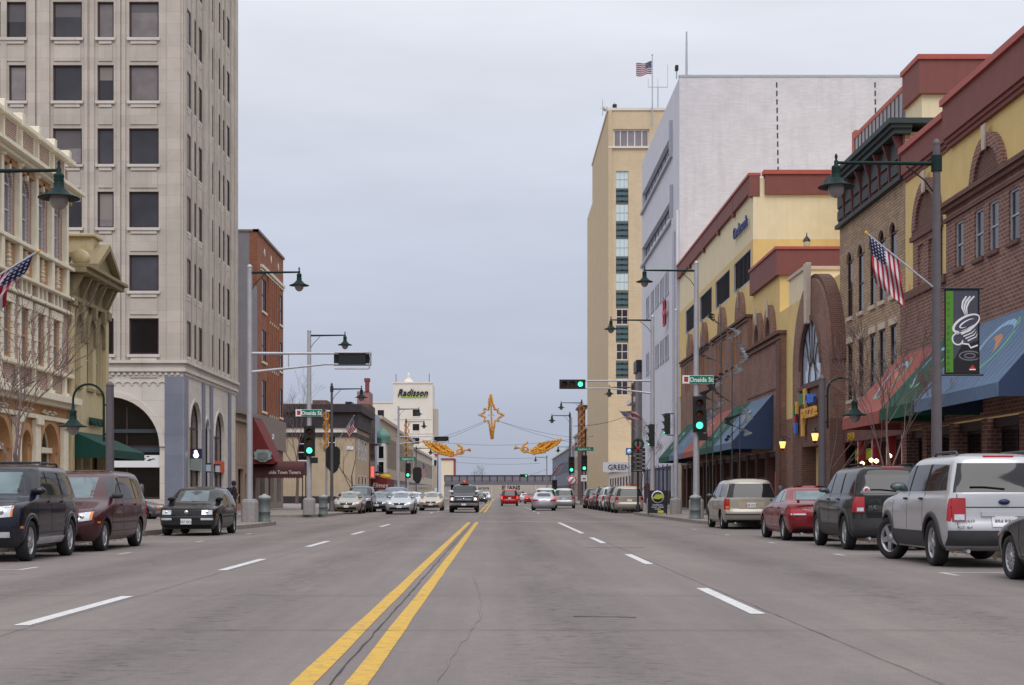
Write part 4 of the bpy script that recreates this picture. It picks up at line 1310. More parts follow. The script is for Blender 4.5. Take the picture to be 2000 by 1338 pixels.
# ---------------------------------------------------------------- old cream brick building
M_cbrick = masonry('old_cream_brick', C(190, 164, 136), C(160, 136, 114), C(130, 111, 97), .34, .12, .02, .9, .25, .25, .5)
M_gcorn = plain('slate_green_paint', C(44, 56, 58), .6, var=.15, nscale=4, streak=.2)
M_redtrim = plain('brick_red_trim', C(104, 64, 60), .7, var=.15)
def old_brick():
    F = FR(XR)
    y0, y1 = 56.5, 67.25
    T = thing('old_brick_building', 'old cream brick building with slate green bracketed cornice and tall arched windows', 'building', (XR + 6, 62, .15))
    c3 = [58.15, 59.85, 61.35, 63.35, 65.3]
    o3 = [(c - .45, c + .45, 9.0, 11.85, .4, .1) for c in c3]
    o2 = [(c - .42, c + .42, 5.35, 7.85, 0, .1) for c in c3]
    mb = wall(MB(), F, y0, y1, 4.2, 13.8, o3 + o2, .1)
    mb.poly((XR, y0, 12), (XR + 14, y0, 12), (XR + 14, y0, 15), (XR, y0, 15))
    mb.poly((XR, y1, .15), (XR + 14, y1, .15), (XR + 14, y1, 15), (XR, y1, 15))
    mb.poly((XR, y0, 15), (XR + 14, y0, 15), (XR + 14, y1, 15), (XR, y1, 15))
    mb.build('brick_wall', M_cbrick, T)
    for a, b_, c, d, ar, dp in o3:
        wo = window(T, F, a, b_, c, d, .09, M_brown, M_glassd, arch=.4, nv=2, fw=.07, sill=.16, smat=M_keystone)
        MB().ring(F, (a + b_) / 2, d - .4, .46, .66, 0, 180, .002, .06, 12, .9).build('arch_hood', M_tan, wo)
    for a, b_, c, d, ar, dp in o2:
        wo = window(T, F, a, b_, c, d, .09, M_brown, M_glassd, nv=2, fw=.07, sill=.16, smat=M_keystone)
        MB().fb(F, a - .12, b_ + .12, d + .005, d + .28, .002, .06).build('lintel', M_keystone, wo)
    # cornice with panels and brackets
    MB().fb(F, y0, y1, 13.35, 15.0, .001, .08).build('frieze', M_redtrim, T)
    MB().fb(F, y0 - .05, y1 + .1, 13.2, 13.36, .001, .22).build('frieze_mould', M_gcorn, T)
    for k in range(7):
        u = y0 + .25 + k * 1.52
        MB().fb(F, u + .2, u + 1.25, 13.55, 13.95, .082, .15).build('frieze_panel', M_gcorn, T)
        MB().fb(F, u + .2, u + 1.25, 14.1, 14.75, .082, .15).build('frieze_panel', M_gcorn, T)
        MB().prism(Frame(F.p(u - .1, 0), F.W, F.U), [(.08, 13.38), (.16, 13.38), (.22, 14.3), (.42, 14.88), (.08, 14.88)], 0, .14).build('bracket', M_redtrim, T)
    MB().fb(F, y0 - .2, y1 + .1, 14.9, 15.1, -.2, .46).build('cornice', M_gcorn, T)
    MB().fb(F, y0 - .3, y1 + .15, 15.1, 15.25, -.2, .58).build('cornice', M_gcorn, T)
    MB().fb(F, y0 - .4, y1 + .2, 15.25, 15.45, -1.6, .7).build('cornice', M_gcorn, T)
    # shop front: red posts, white casing, lamps
    MB().fb(F, y0, y1, 3.5, 4.2, -.4, .1).build('shop_fascia', M_redtrim, T)
    for k, p in enumerate((56.7, 58.9, 61.2, 63.6, 66.9)):
        MB().fb(F, p - .14, p + .02, .15, 3.5, -.3, .06).build('red_post', plain('shop_red', C(150, 40, 48), .5), T)
        MB().fb(F, p + .022, p + .14, .15, 3.5, -.3, .05).build('white_post', M_hotel, T)
    for a, b_ in ((56.85, 58.75), (59.05, 61.05), (61.35, 63.45), (63.75, 66.75)):
        so = window(T, F, a, b_, .6, 3.45, .28, M_redtrim, M_glassd, nu=2, fw=.08, name='storefront')
        MB().fb(F, a, b_, .15, .6, -.3, -.1).build('stall_riser', M_redtrim, so)
    gl = plain('shop_gold', C(175, 140, 40), .5)
    text('shop_letters', 'BAZIL', .5, gl, T, (XR - .12, 64.6, 3.55), (0, -1, 0), (-1, 0, 0), .03)
    for y_ in (62.1, 64.0):
        MB().fb(F, y_, y_ + 1.2, 2.7, 3.15, -.26, -.2).build('window_sign', plain('sign_lime', C(160, 165, 40), .5), T)
    for y_, z_ in ((57.6, 2.7), (59.6, 2.55), (60.4, 2.6), (61.9, 2.5), (66.4, 2.6)):
        b = MB().lathe([(0, -.1), (.09, -.04), (.1, .03), (0, .1)], (XR - .3, y_, z_), 'Z', 10).build('globe_lamp', emit('warm_bulb', (1, .75, .4, 1), 4), T)
old_brick()

# ---------------------------------------------------------------- the shopping mall
def mall():
    F = FR(XR)
    T = thing('yellow_mall', 'large cream and mustard mall building with brick arches, louvres and oxblood parapet', 'building', (XR + 12, 100, .15))
    # main block
    Yn = 90.1
    FNn = FN(Yn)
    louv = [(90.9, 97.4), (99.1, 105.7), (107.4, 113.8), (117.0, 122.4)]
    lo = [(a, b_, 14.3, 16.35, 0, .3) for a, b_ in louv]
    wall(MB(), F, Yn, 126.5, 16.7, 20.0).build('cream_wall', M_mcream, T)
    wall(MB(), F, Yn, 126.5, 9.5, 16.7, [(a, b_, 14.3, 16.35, 0, .3) for a, b_ in louv]).build('mustard_wall', M_mustard, T)
    mb = MB().poly((XR, Yn, 16.7), (XR + 30, Yn, 16.7), (XR + 30, Yn, 20.4), (XR, Yn, 20.4))
    mb.poly((XR, Yn, 20.4), (XR + 30, Yn, 20.4), (XR + 30, 126.5, 20.4), (XR, 126.5, 20.4))
    mb.poly((XR, 126.5, .15), (XR + 30, 126.5, .15), (XR + 30, 126.5, 20.4), (XR, 126.5, 20.4))
    mb.build('cream_wall', M_mcream, T)
    MB().poly((XR, Yn, 12), (XR + 30, Yn, 12), (XR + 30, Yn, 16.7), (XR, Yn, 16.7)).build('mustard_wall', M_mustard, T)
    for a, b_ in louv:
        fr = MB().fb(F, a, b_, 14.3, 14.4, -.25, .004).fb(F, a, b_, 16.25, 16.35, -.25, .004).fb(F, a, a + .1, 14.4, 16.25, -.25, .004).fb(F, b_ - .1, b_, 14.4, 16.25, -.25, .004)
        fo = fr.build('louvre_frame', M_wframe, T)
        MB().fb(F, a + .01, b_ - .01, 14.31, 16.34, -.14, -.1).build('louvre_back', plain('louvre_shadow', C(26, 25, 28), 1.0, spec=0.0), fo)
        n = 13
        for k in range(1, n):
            u = a + (b_ - a) * k / n
            MB().fb(F, u - .03, u + .03, 14.4, 16.25, -.055, -.045).build('slat', M_greypole, fo)
    # stepped parapet
    for k, (a, b_) in enumerate(((90.05, 96.5), (96.6, 103.2), (103.3, 110.6), (110.7, 118.6), (118.7, 126.5))):
        MB().fb(F, a, b_, 19.55, 20.55, -.4, .22).fb(F, a, a + .5, 19.3, 19.55, -.4, .22).build('parapet_band', M_band, T)
        MB().fb(F, a - .02, b_ + .02, 20.55, 20.72, -.45, .3).build('parapet_cap', M_cap, T)
    MB().fb(FNn, 16.2, XR + 30, 19.4, 20.6, -.4, .2).build('parapet_band', M_band, T)
    MB().fb(FNn, 16.1, XR + 30, 20.6, 20.85, -.45, .3).build('parapet_cap', M_cap, T)
    text('wall_letters', 'Gunderson\u2019s', 1.05, plain('letter_blue', C(52, 62, 130), .45), T, (XR - .15, 94.0, 17.75), (0, -1, 0), (-1, 0, 0), .05, sx=1.0, bold=.0)
    rl = MB()
    for y_ in (98, 103, 108):
        rl.tube([(XR + 1.2, y_, 20.5), (XR + 1.2, y_, 22.4)], .04, 5)
    rl.tube([(XR + 1.2, 97.5, 22.3), (XR + 1.2, 108.5, 22.3)], .04, 5).tube([(XR + 1.2, 97.5, 21.4), (XR + 1.2, 108.5, 21.4)], .03, 5)
    rl.build('roof_rail', M_steel, T)
    # lower wing nearer the camera
    Yw = 81.6
    Fw = FN(Yw)
    mb = wall(MB(), F, Yw, Yn - .01, 9.0, 14.6)
    mb.poly((XR, Yw, 9), (XR + 12, Yw, 9), (XR + 12, Yw, 14.6), (XR, Yw, 14.6))
    mb.poly((XR, Yw, 14.6), (XR + 12, Yw, 14.6), (XR + 12, Yn, 14.6), (XR, Yn, 14.6))
    mb.build('mustard_wall', M_mustard, T)
    MB().fb(F, Yw - .22, Yn - .02, 13.25, 14.65, -.4, .22).fb(Fw, XR + .401, XR + 12, 13.252, 14.648, -.4, .22).build('parapet_band', M_band, T)
    MB().fb(F, Yw - .3, Yn - .02, 14.65, 14.8, -.45, .3).fb(Fw, XR + .452, XR + 12, 14.652, 14.798, -.4, .3).build('parapet_cap', M_cap, T)
    l = MB().lathe([(.08, 0), (.13, .1), (.07, .2), (.16, .3), (.2, .62), (.17, .66)], (17.4, 83.6, 14.8), 'Z', 8).build('roof_lantern', plain('lantern_glass_dull', C(190, 180, 150), .4), T)
    MB().lathe([(.24, .66), (.14, .84), (.04, .95), (.02, 1.15)], (17.4, 83.6, 14.8), 'Z', 8).lathe([(.2, 0), (.1, .1), (.14, .3)], (17.4, 83.6, 14.79), 'Z', 8).build('lantern_cap', M_black, l)
    # brick skin: tall far part and lower near part
    fb2 = Frame((XR - .3, 0, 0), (0, 1, 0), (-1, 0, 0))
    slots = []
    for c in (94.2, 101.8, 110.6, 118.8):
        slots += [(c - 1.5, c - .9, 9.4, 11.5, 0, .11), (c - .3, c + .3, 9.4, 11.5, 0, .11), (c + .9, c + 1.5, 9.4, 11.5, 0, .11)]
    mb = wall(MB(), fb2, 90.3, 123.2, 3.6, 12.0, slots)
    mb.poly((XR - .3, 90.3, 9), (XR, 90.3, 9), (XR, 90.3, 12), (XR - .3, 90.3, 12))
    mb.poly((XR - .3, 90.3, 12), (XR, 90.3, 12), (XR, 123.2, 12), (XR - .3, 123.2, 12))
    mb.build('brick_skin', M_mbrick, T)
    for o_ in slots:
        window(T, fb2, *o_[:4], .1, plain('orange_trim', C(190, 130, 70), .6), M_glassd, fw=.07)
    for a, b_ in ((90.2, 97.6), (98.6, 105.4), (107, 114), (115.2, 123.3)):
        MB().fb(fb2, a, b_, 12.0, 12.16, -.3, .16).fb(fb2, a, b_, 11.78, 11.9, .002, .1).build('brick_cornice', M_dbrick, T)
    mb = wall(MB(), fb2, 79.7, 90.28, 3.6, 9.85)
    mb.poly((XR - .3, 79.7, .15), (XR + .5, 79.7, .15), (XR + .5, 79.7, 9.85), (XR - .3, 79.7, 9.85))
    mb.poly((XR - .3, 79.7, 9.85), (XR, 79.7, 9.85), (XR, 90.28, 9.85), (XR - .3, 90.28, 9.85))
    mb.build('brick_skin', M_mbrick, T)
    MB().fb(fb2, 79.6, 91.9, 9.85, 10.02, -.3, .2).fb(fb2, 79.65, 91.9, 9.55, 9.7, .002, .12).build('brick_cornice', M_dbrick, T)
    MB().fb(fb2, 79.66, 80.6, .15, 9.5, .002, .1).build('brick_quoin', M_dbrick, T)
    MB().fb(fb2, 80.62, 90.2, 6.95, 7.05, .002, .04).build('brick_string', M_dbrick, T)
    for cy in (94.2, 101.8, 110.6, 118.8):
        MB().ring(F, cy, 12.17, .01, 1.5, 0, 180, .002, .24, 16, 1.25).build('brick_arch', M_mbrick, T)
        MB().prism(F, [(cy - .18, 13.0), (cy + .18, 13.0), (cy + .24, 14.25), (cy - .24, 14.25)], .242, .3).build('keystone', M_tan, T)
    for cy in (83.9, 87.6):
        MB().ring(F, cy, 10.03, .8, 1.35, 0, 180, .002, .26, 16, 1.4).build('brick_arch', M_mbrick, T)
        MB().ring(F, cy, 10.03, .001, .795, 0, 180, .002, .05, 16, 1.4).build('arch_pane', M_blind, T)
        MB().prism(F, [(cy - .16, 11.2), (cy + .16, 11.2), (cy + .22, 12.15), (cy - .22, 12.15)], .262, .32).build('keystone', M_keystone, T)
    # ground floor under the awnings
    for k in range(14):
        p = 81.0 + k * 3.2
        MB().fb(fb2, p - .3, p + .3, .15, 3.6, -.6, .0).build('brick_pier', M_dbrick, T)
        if k < 13:
            so = window(T, fb2, p + .32, p + 2.88, .4, 3.3, .5, M_brown, M_glassd, nu=2, fw=.08, name='storefront')
            MB().fb(fb2, p + .3, p + 2.9, 3.3, 3.6, -.6, -.1).build('header', M_brown, so)
    for y_ in (82.3, 84.0, 85.2, 88.2, 92):
        MB().fb(fb2, y_, y_ + .35, .8, 2.6, -.46, -.38).build('display_panel', plain('display_pale', C(190, 186, 180), .7, var=.3), T)
    MB().fb(fb2, 82.8, 83.3, 1.2, 2.5, -.44, -.36).build('lit_poster', emit('red_poster', (.9, .12, .1, 1), .5), T)
    # entrance portal
    E = thing('mall_entrance', 'tall brick arched mall entrance with fan window and pale keystone', 'building', (XR, 70.4, .15))
    Xp, cy = 14.8, 70.35
    Fp = FR(Xp)
    mb = MB().box(XR, XR + 9, 67.27, 81.55, .15, 11.2)
    mb.build('mustard_wall', M_mustard, E)
    MB().box(XR + .003, XR + 10, 74.9, 79.0, 11.2, 12.55).build('cream_wall', M_mcream, E)
    MB().box(XR - .1, XR + 10, 74.8, 79.1, 12.55, 12.72).build('parapet_cap', M_keystone, E)
    MB().box(XR - .06, XR + .1, 74.55, 79.68, .15, 5.2).build('brick_strip', M_mbrick, E)
    r0, r1, sp_ = 2.25, 4.15, 7.25
    n = 28
    MB().ring(Fp, cy, sp_, r0, r1, 0, 180, -.7, 0, n).fb(Fp, cy - r1, cy - r0, 4.6, sp_, -.7, 0).fb(Fp, cy + r0, cy + r1, 4.6, sp_, -.7, 0).build('arch', M_mbrick, E)
    MB().ring(Fp, cy, sp_, r1 - .001, r1 + .22, 0, 180, -.7, -.12, n).build('arch_moulding', M_dbrick, E)
    MB().ring(Fp, cy, sp_, r0 - .02, r0 + .2, 0, 180, .002, .08, n).build('arch_inner_mould', M_dbrick, E)
    fan = MB().ring(Fp, cy, sp_, r0 - .08, r0, 0, 180, -.12, -.06, n)
    fan.fb(Fp, cy - r0, cy + r0, 6.4, 6.55, -.12, -.06).fb(Fp, cy - r0, cy - r0 + .12, 6.55, sp_, -.12, -.06).fb(Fp, cy + r0 - .12, cy + r0, 6.55, sp_, -.12, -.06)
    for a in (45, 70, 90, 110, 135):
        t_ = R(a)
        stroke(fan, Fp, [(cy + .75 * math.cos(t_), 6.55 + .75 * math.sin(t_) + .2), (cy + r0 * .97 * math.cos(t_), sp_ + r0 * .97 * math.sin(t_))], .045, -.118, -.07)
    fan.ring(Fp, cy, 6.55, .75, .80, 0, 180, -.118, -.07, 14, 1.25)
    fo = fan.build('fan_window', M_brown, E)
    MB().prism(Fp, arch_pts(cy - r0 + .02, cy + r0 - .02, 6.42, sp_ + r0 - .02, r0 - .02, 20), -.16, -.13).build('pane', glass('sky_glass', C(172, 184, 200), .05, .1), fo)
    MB().fb(Fp, cy - r0, cy + r0, 4.6, 6.4, -.7, -.05).build('sign_wall', M_mbrick, E)
    MB().fb(Fp, cy - r0 - .2, cy + r0 + .2, 6.22, 6.4, -.04, .12).build('sill', M_dbrick, E)
    MB().prism(Fp, [(cy - .2, 9.3), (cy + .2, 9.3), (cy + .34, 12.15), (cy - .34, 12.15)], .01, .26).build('keystone', M_keystone, E, .03)
    for a, b_ in ((cy - r1, cy - r0 + .3), (cy + r0 - .3, cy + r1)):
        MB().fb(Fp, a, b_, .15, 4.6, -.7, 0).build('brick_pier', M_dbrick, E)
    MB().fb(Fp, cy - r0 + .3, cy + r0 - .3, 3.5, 4.6, -.7, -.02).build('lintel', M_dbrick, E)
    window(E, Fp, cy - r0 + .3, cy + r0 - .3, .15, 3.5, 1.2, M_black, M_glassd, nu=4, fw=.08, name='doors')
    # coloured sign
    S = thing('mall_sign', 'cut-out coloured block sign with blue and yellow letters over the mall entrance', 'sign', (Xp, cy, 4.6))
    def blk(y_, z0, z1, wd, mat, nm='colour_block'):
        MB().fb(Fp, y_ - wd / 2, y_ + wd / 2, z0, z1, .08, .2).build(nm, mat, S)
    Myl, Mbl, Mgr, Mrd = plain('sign_amber', C(220, 165, 70), .5), plain('sign_azure', C(60, 110, 200), .5), plain('sign_leaf', C(40, 120, 60), .5), plain('sign_crimson', C(140, 30, 50), .5)
    blk(70.85, 5.5, 6.25, .45, Myl)
    blk(71.35, 4.0, 5.0, .4, Myl, 'letter_stem')
    for y_, z0, z1, wd, mt in ((71.65, 5.5, 6.05, .8, Mgr), (72.75, 5.15, 5.75, .3, Myl), (73.3, 5.1, 5.6, .3, Mgr), (73.05, 4.75, 5.1, .42, Mrd), (73.05, 4.2, 4.7, .42, Mbl)):
        blk(y_, z0, z1, wd, mt)
    text('letters', 'Outer', .66, Mbl, S, (Xp - .15, 69.55, 5.5), (0, -1, 0), (-1, 0, 0), .06, sx=1.2, bold=.03)
    text('letters', 'pizza', .95, Myl, S, (Xp - .15, 69.95, 4.85), (0, -1, 0), (-1, 0, 0), .06, sx=1.75, bold=.03)
    lantern('wall_lantern', 'glowing amber wall lantern on the far brick pier of the mall entrance', (Xp, 75.3, 3.55), 'entrance lanterns')
    lantern('wall_lantern', 'glowing amber wall lantern beside the mall entrance near the grey lamp post', (Xp - .0, 67.6, 3.65), 'entrance lanterns')
    # penthouse storey set back behind the old brick building
    P = thing('mall_penthouse', 'set back upper storey with oxblood parapet and grey railing screen above the old brick building', 'building', (26, 86, 14))
    mb = MB().box(22, 50, 77, 96, 10, 22.0)
    mb.build('cream_wall', M_mcream, P)
    MB().box(21.8, 50, 76.75, 80, 21.95, 23.7).build('parapet_band', M_band, P)
    MB().box(21.7, 50, 76.65, 80.1, 23.7, 23.95).build('parapet_cap', M_cap, P)
    MB().box(21.95, 22.15, 91.2, 92, 20, 23.6).build('end_post', M_cap, P)
    MB().box(21.88, 22.02, 80.11, 91.5, 23.05, 23.3).build('top_rail', M_cap, P)
    MB().box(21.94, 21.97, 80.12, 91.2, 20.7, 23.0).build('screen', plain('screen_grey', C(150, 152, 162), .5), P)
    for k in range(14):
        y_ = 80.3 + k * .83
        MB().box(21.9, 21.935, y_, y_ + .08, 20.7, 23.04).build('baluster', M_brown, P)
mall()
cols = [('slate blue', 'blue_awning', M_awblue, M_awblued), ('green', 'shop_green_awning', M_awgr, None), ('coral', 'coral_awning', M_coral, None), ('blue', 'blue_awning', M_awblue, M_awblued), ('green', 'shop_green_awning', M_awgr, None)]
where = ['beside the mall entrance, nearest of its row', 'second from the mall entrance', 'third from the mall entrance', 'fourth from the mall entrance', 'farthest from the mall entrance']
spans = [(81.9, 88.9), (89.05, 95.4), (95.55, 104), (104.15, 111.8), (111.95, 119)]
XR_keep = XR
XR = 15.2
for (cn_, nm, m1, m2), wh, (a, b_) in zip(cols, where, spans):
    awn(nm, f'{cn_} awning on the mall wall {wh}', a, b_, 6.75, 4.1, 3.72, 2.3, m1, m2, k=1.0)
XR = XR_keep

# ---------------------------------------------------------------- white block, tan tower, far right shops
M_wbrick = masonry('white_brick', C(210, 207, 212), C(200, 197, 203), C(206, 203, 208), .5, .14, .012, .85, .08, .22, .1)
M_wren = plain('white_render', C(208, 208, 218), .8, var=.05, nscale=.8, streak=.12)
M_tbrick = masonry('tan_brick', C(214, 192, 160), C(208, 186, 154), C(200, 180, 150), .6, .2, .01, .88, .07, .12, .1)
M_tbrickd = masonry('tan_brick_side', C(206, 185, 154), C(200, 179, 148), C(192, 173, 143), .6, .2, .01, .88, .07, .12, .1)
def far_right():
    F = FR(XR)
    y0, y1 = 126.6, 159.5
    T = thing('white_block', 'huge blank white brick department store block with ribbon windows on its street side', 'building', (XR + 15, 143, .15))
    ZT = 36.8
    rib = [(132.0, 159.2, 31.4, 33.4, 0, .5), (131.6, 159.2, 25.7, 27.6, 0, .5)]
    sl = []
    for z0, z1 in ((19.7, 21.6), (13.8, 15.8)):
        for g0 in (134.6, 138.6, 142.8, 147.2, 151.8):
            for k in range(3):
                sl.append((g0 + k * 1.15, g0 + k * 1.15 + .75, z0, z1, 0, .05))
    st = [(127.6, 130.4, 5, 24.3, 0, .1)]
    mb = wall(MB(), F, y0, y1, .15, ZT, rib + sl + st)
    mb.build('street_wall', M_wren, T)
    mb = MB().poly((XR, y0, .15), (60, y0, .15), (60, y0, ZT), (XR, y0, ZT)).poly((XR, y0, ZT), (60, y0, ZT), (60, y1, ZT), (XR, y1, ZT))
    mb.poly((XR, y1, .15), (60, y1, .15), (60, y1, ZT), (XR, y1, ZT))
    mb.build('blank_wall', M_wbrick, T)
    MB().fb(FN(y0), XR - .05, 60, ZT, ZT + .18, -.3, .06).build('coping', M_wframe, T)
    for px in (1517, 1709):
        for k in range(24):
            xx = XN(px, y0)
            MB().fb(FN(y0), xx - .06 + k * .012, xx + .06 + k * .012, ZT - .9 - k * .72, ZT - .45 - k * .72, .002, .02).build('joint_dash', M_gcorn, T)
    for a, b_, c, d, ar, dp in rib:
        window(T, F, a, b_, c, d, .45, M_black, glass('pale_ribbon_glass', C(150, 158, 175), .06, .15), nu=9, fw=.12, name='ribbon_window')
        MB().fb(F, a - .5, b_, c - .28, c - .02, .002, .25).fb(F, a - .4, a - .12, c, d + 1.0, .002, .3).build('ribbon_fin', M_wframe, T)
    for o_ in sl:
        window(T, F, *o_[:4], .045, M_wframe, M_glassd, fw=.06)
    for g0 in (134.6, 138.6, 142.8, 147.2, 151.8):
        for z0 in (19.7, 13.8):
            for k in range(3):
                MB().fb(F, g0 + k * 1.15 + .78, g0 + k * 1.15 + 1.02, z0 - .2, z0 + 2.6, .002, .025).build('fin', M_wren, T)
                MB().fb(F, g0 + k * 1.15, g0 + k * 1.15 + .75, z0 - .35, z0 - .02, .002, .06).build('sill', M_glassd, T)
    window(T, F, 127.6, 130.4, 5, 24.3, .09, M_wframe, M_glass, nu=2, nv=8, fw=.12, name='stair_window')
    MB().fb(F, 130.6, 131.3, 1, 25.5, .002, .15).fb(F, 126.7, 127.4, 1, 25.5, .002, .25).build('stair_fin', M_wren, T)
    s = thing('red_outline_sign', 'vertical red outlined emblem sign on the white block street wall', 'sign', (XR - .3, 135.7, 16.5))
    f4 = FR(XR - .2)
    mb = MB()
    for a in ((135.0, 135.15, 16.6, 19.0), (136.3, 136.45, 16.6, 19.0), (135.15, 136.3, 18.85, 19.0), (135.15, 136.3, 16.6, 16.75), (134.6, 136.8, 17.6, 18.0)):
        mb.fb(f4, *a, 0, .15)
    mb.build('outline', plain('sign_pinkred', C(205, 70, 90), .5), s)
    MB().fb(f4, 134.7, 134.98, 16.7, 17.5, .0, .12).fb(f4, 134.7, 134.98, 18.1, 18.8, .0, .12).build('side_bars', M_glassd, s)
    # ground floor: purple posts
    mp_ = plain('purple_post', C(58, 54, 100), .6)
    for k in range(8):
        MB().fb(F, 128 + k * 3.6, 128.7 + k * 3.6, .15, 4, .002, .04).build('purple_pier', mp_, T)
        window(T, F, 128.9 + k * 3.6, 131.3 + k * 3.6, .3, 3.8, -.01, M_black, M_glassd, nu=2, fw=.1, name='storefront')
    # roof gear
    pr = thing('roof_mast', 'tall bare grey mast on the white block roof', 'mast', (XN(1341, 130), 130, ZT))
    MB().tube([(XN(1341, 130), 130, ZT), (XN(1341, 130), 130, ZN(62, 130))], [.13, .07], 8).lathe([(.3, 0), (.15, .3)], (XN(1341, 130), 130, ZT), 'Z', 8).build('pole', M_steel, pr)
    pr = thing('roof_floodlight', 'small dark floodlight on a stub pole at the white block corner', 'lamp', (XN(1321, 127.2), 127.2, ZT))
    q = (XN(1321.5, 127.2), 127.2, ZT)
    MB().tube([q, (q[0], q[1], ZT + .75)], .06, 6).build('pole', M_steel, pr)
    MB().box(q[0] - .14, q[0] + .14, q[1] - .25, q[1] + .2, ZT + .7, ZT + 1.15).build('lamp_head', M_black, pr, .04)
    # tan tower
    Yt = 208.0
    Ft = FN(Yt)
    X0, X1 = XR, 24.5
    Zt = 55.0
    G = thing('tan_tower', 'tall plain tan brick tower with a single strip of teal and white panels', 'building', (20, 225, .15))
    us, ue = XN(1203, Yt), XN(1227.5, Yt)
    zs = [(334, 366), (367, 398), (399.5, 431), (432.5, 466), (467, 500), (501, 533), (535, 566), (568, 601), (603, 634), (636, 668), (670, 703), (705, 738), (740, 772)]
    topw = (XN(1198, Yt), XN(1268, Yt), ZN(287, Yt), ZN(252, Yt), 0, .4)
    mb = wall(MB(), Ft, X0, X1, .15, Zt, [(us, ue, ZN(772, Yt), ZN(334, Yt), 0, .35), topw])
    mb.poly((X0, Yt, Zt), (X1, Yt, Zt), (X1, 240, Zt), (X0, 240, Zt))
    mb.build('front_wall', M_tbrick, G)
    s = MB()
    s.poly((X0, Yt, .15), (X0, 243, .15), (X0, 243, Zt), (X0, Yt, Zt))
    s.box(X0 + .02, X1, 243, 257, .15, 49)
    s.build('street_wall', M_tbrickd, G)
    MB().box(X0 - .15, X1, Yt - .15, 243.1, Zt, Zt + .35).build('coping', M_hotel, G)
    MB().fb(Ft, X0, X1, ZN(290, Yt), ZN(286.5, Yt), .002, .3).build('white_ledge', M_hotel, G)
    MB().fb(Ft, X0, X0 + .5, 25, 55, .002, .25).build('corner_pipe', M_tbrickd, G)
    window(G, Ft, *topw[:4], .35, M_hotel, glass('mauve_glass', C(130, 122, 130), .1, .1), nu=5, fw=.2, name='top_window')
    M_teal = plain('teal_panel', C(84, 108, 112), .4, var=.08)
    M_pw = plain('pale_panel', C(205, 222, 222), .4, var=.04)
    for k, (a, b_) in enumerate(zs):
        z1, z0 = ZN(a, Yt), ZN(b_, Yt)
        if k % 2 == 0 and k < 8:
            pn = MB().fb(Ft, us + .02, ue - .02, z0, z1, -.3, -.2).build('pale_panel', M_pw, G)
            for i in range(1, 3):
                MB().fb(Ft, us + (ue - us) * i / 3 - .03, us + (ue - us) * i / 3 + .03, z0, z1, -.199, -.17).build('bar', M_wframe, pn)
            MB().fb(Ft, us + .02, ue - .02, (z0 + z1) / 2 - .04, (z0 + z1) / 2 + .04, -.199, -.165).build('bar', M_wframe, pn)
        elif k % 2 == 0:
            window(G, Ft, us + .02, ue - .02, z0, z1, .3, M_hotel, M_glass, nu=2, nv=2, fw=.12)
        else:
            pn = MB().fb(Ft, us + .02, ue - .02, z0, z1, -.3, -.2).build('teal_panel', M_teal, G)
            for i in range(3):
                for j in range(2):
                    zz = z0 + (z1 - z0) * (i + .5) / 3
                    uu = us + (ue - us) * (j + .5) / 2
                    MB().fb(Ft, uu - .55, uu + .55, zz - .06, zz + .12, -.199, -.1).build('vent_lip', M_gcorn, pn)
    # roof aerials and flag pole are separate things
    A = thing('roof_aerials', 'cluster of dishes and thin aerials on the left corner of the tan tower roof', 'antenna', (XN(1190, 212), 212, Zt))
    bx, by = XN(1188, 212), 212
    MB().tube([(bx - .8, by, Zt + .3), (bx - .8, by, Zt + 2.6)], .05, 5).tube([(bx - 1.2, by, Zt + 1.4), (bx + .2, by, Zt + .9)], .03, 5).tube([(bx + .9, by, Zt + .3), (bx + .9, by, Zt + 2.2)], .05, 5).build('masts', M_steel, A)
    MB().lathe([(.0, 0), (.35, .08), (.42, .2)], (bx - .4, by - .2, Zt + 1.3), 'Y', 10).build('dish', M_steel, A)
    MB().box(bx + .6, bx + 1.2, by - .4, by + .2, Zt + .9, Zt + 1.9).build('horn', M_black, A, .1)
    A = thing('cross_aerial', 'T shaped aerial with upright rods on the tan tower roof', 'antenna', (XN(1283, 214), 214, Zt))
    cx = XN(1285, 214)
    z_ = ZN(170, 214)
    mb = MB().tube([(cx, 214, Zt + .3), (cx, 214, z_)], .09, 6).tube([(cx - 1.4, 214, z_), (cx + 1.4, 214, z_)], .07, 6)
    for dx in (-1.4, 0, 1.4):
        mb.tube([(cx + dx, 214, z_), (cx + dx, 214, z_ + (3.2 if dx > 0 else 1.2))], .035, 5)
    mb.build('rods', M_steel, A)
    # grey stone shop, white-signed shop, far blocks
    B = thing('grey_corner_shop', 'grey stone sided corner shop with brick upper windows and long white sign', 'building', (XR + 5, 168, .15))
    Ys = 163.0
    so = [(164.2 + k * 1.9, 165.3 + k * 1.9, 6.0, 10.8, 0, .07) for k in range(3)]
    mb = wall(MB(), F, Ys, 171, .15, 12.5, so)
    mb.poly((XR, Ys, .15), (XR + 10, Ys, .15), (XR + 10, Ys, 12.5), (XR, Ys, 12.5))
    mb.poly((XR, Ys, 12.5), (XR + 10, Ys, 12.5), (XR + 10, 171, 12.5), (XR, 171, 12.5))
    mb.build('wall', plain('rough_stone', C(138, 124, 118), .9, var=.35, nscale=1.4, streak=.2), B)
    for o_ in so:
        window(B, F, *o_[:4], .06, M_redtrim, M_glass, nv=3, fw=.12)
    MB().fb(F, Ys - .3, 171, 11.4, 11.9, .002, .7).fb(F, Ys - .3, 171, 5.1, 5.5, .002, .4).build('cornice', M_hotel, B)
    for k in range(4):
        MB().fb(F, Ys + .1 + k * 2, Ys + 1.3 + k * 2, 12.5, 13.9 - .2 * (k % 2), -.3, .15).build('battlement', M_redtrim, B)
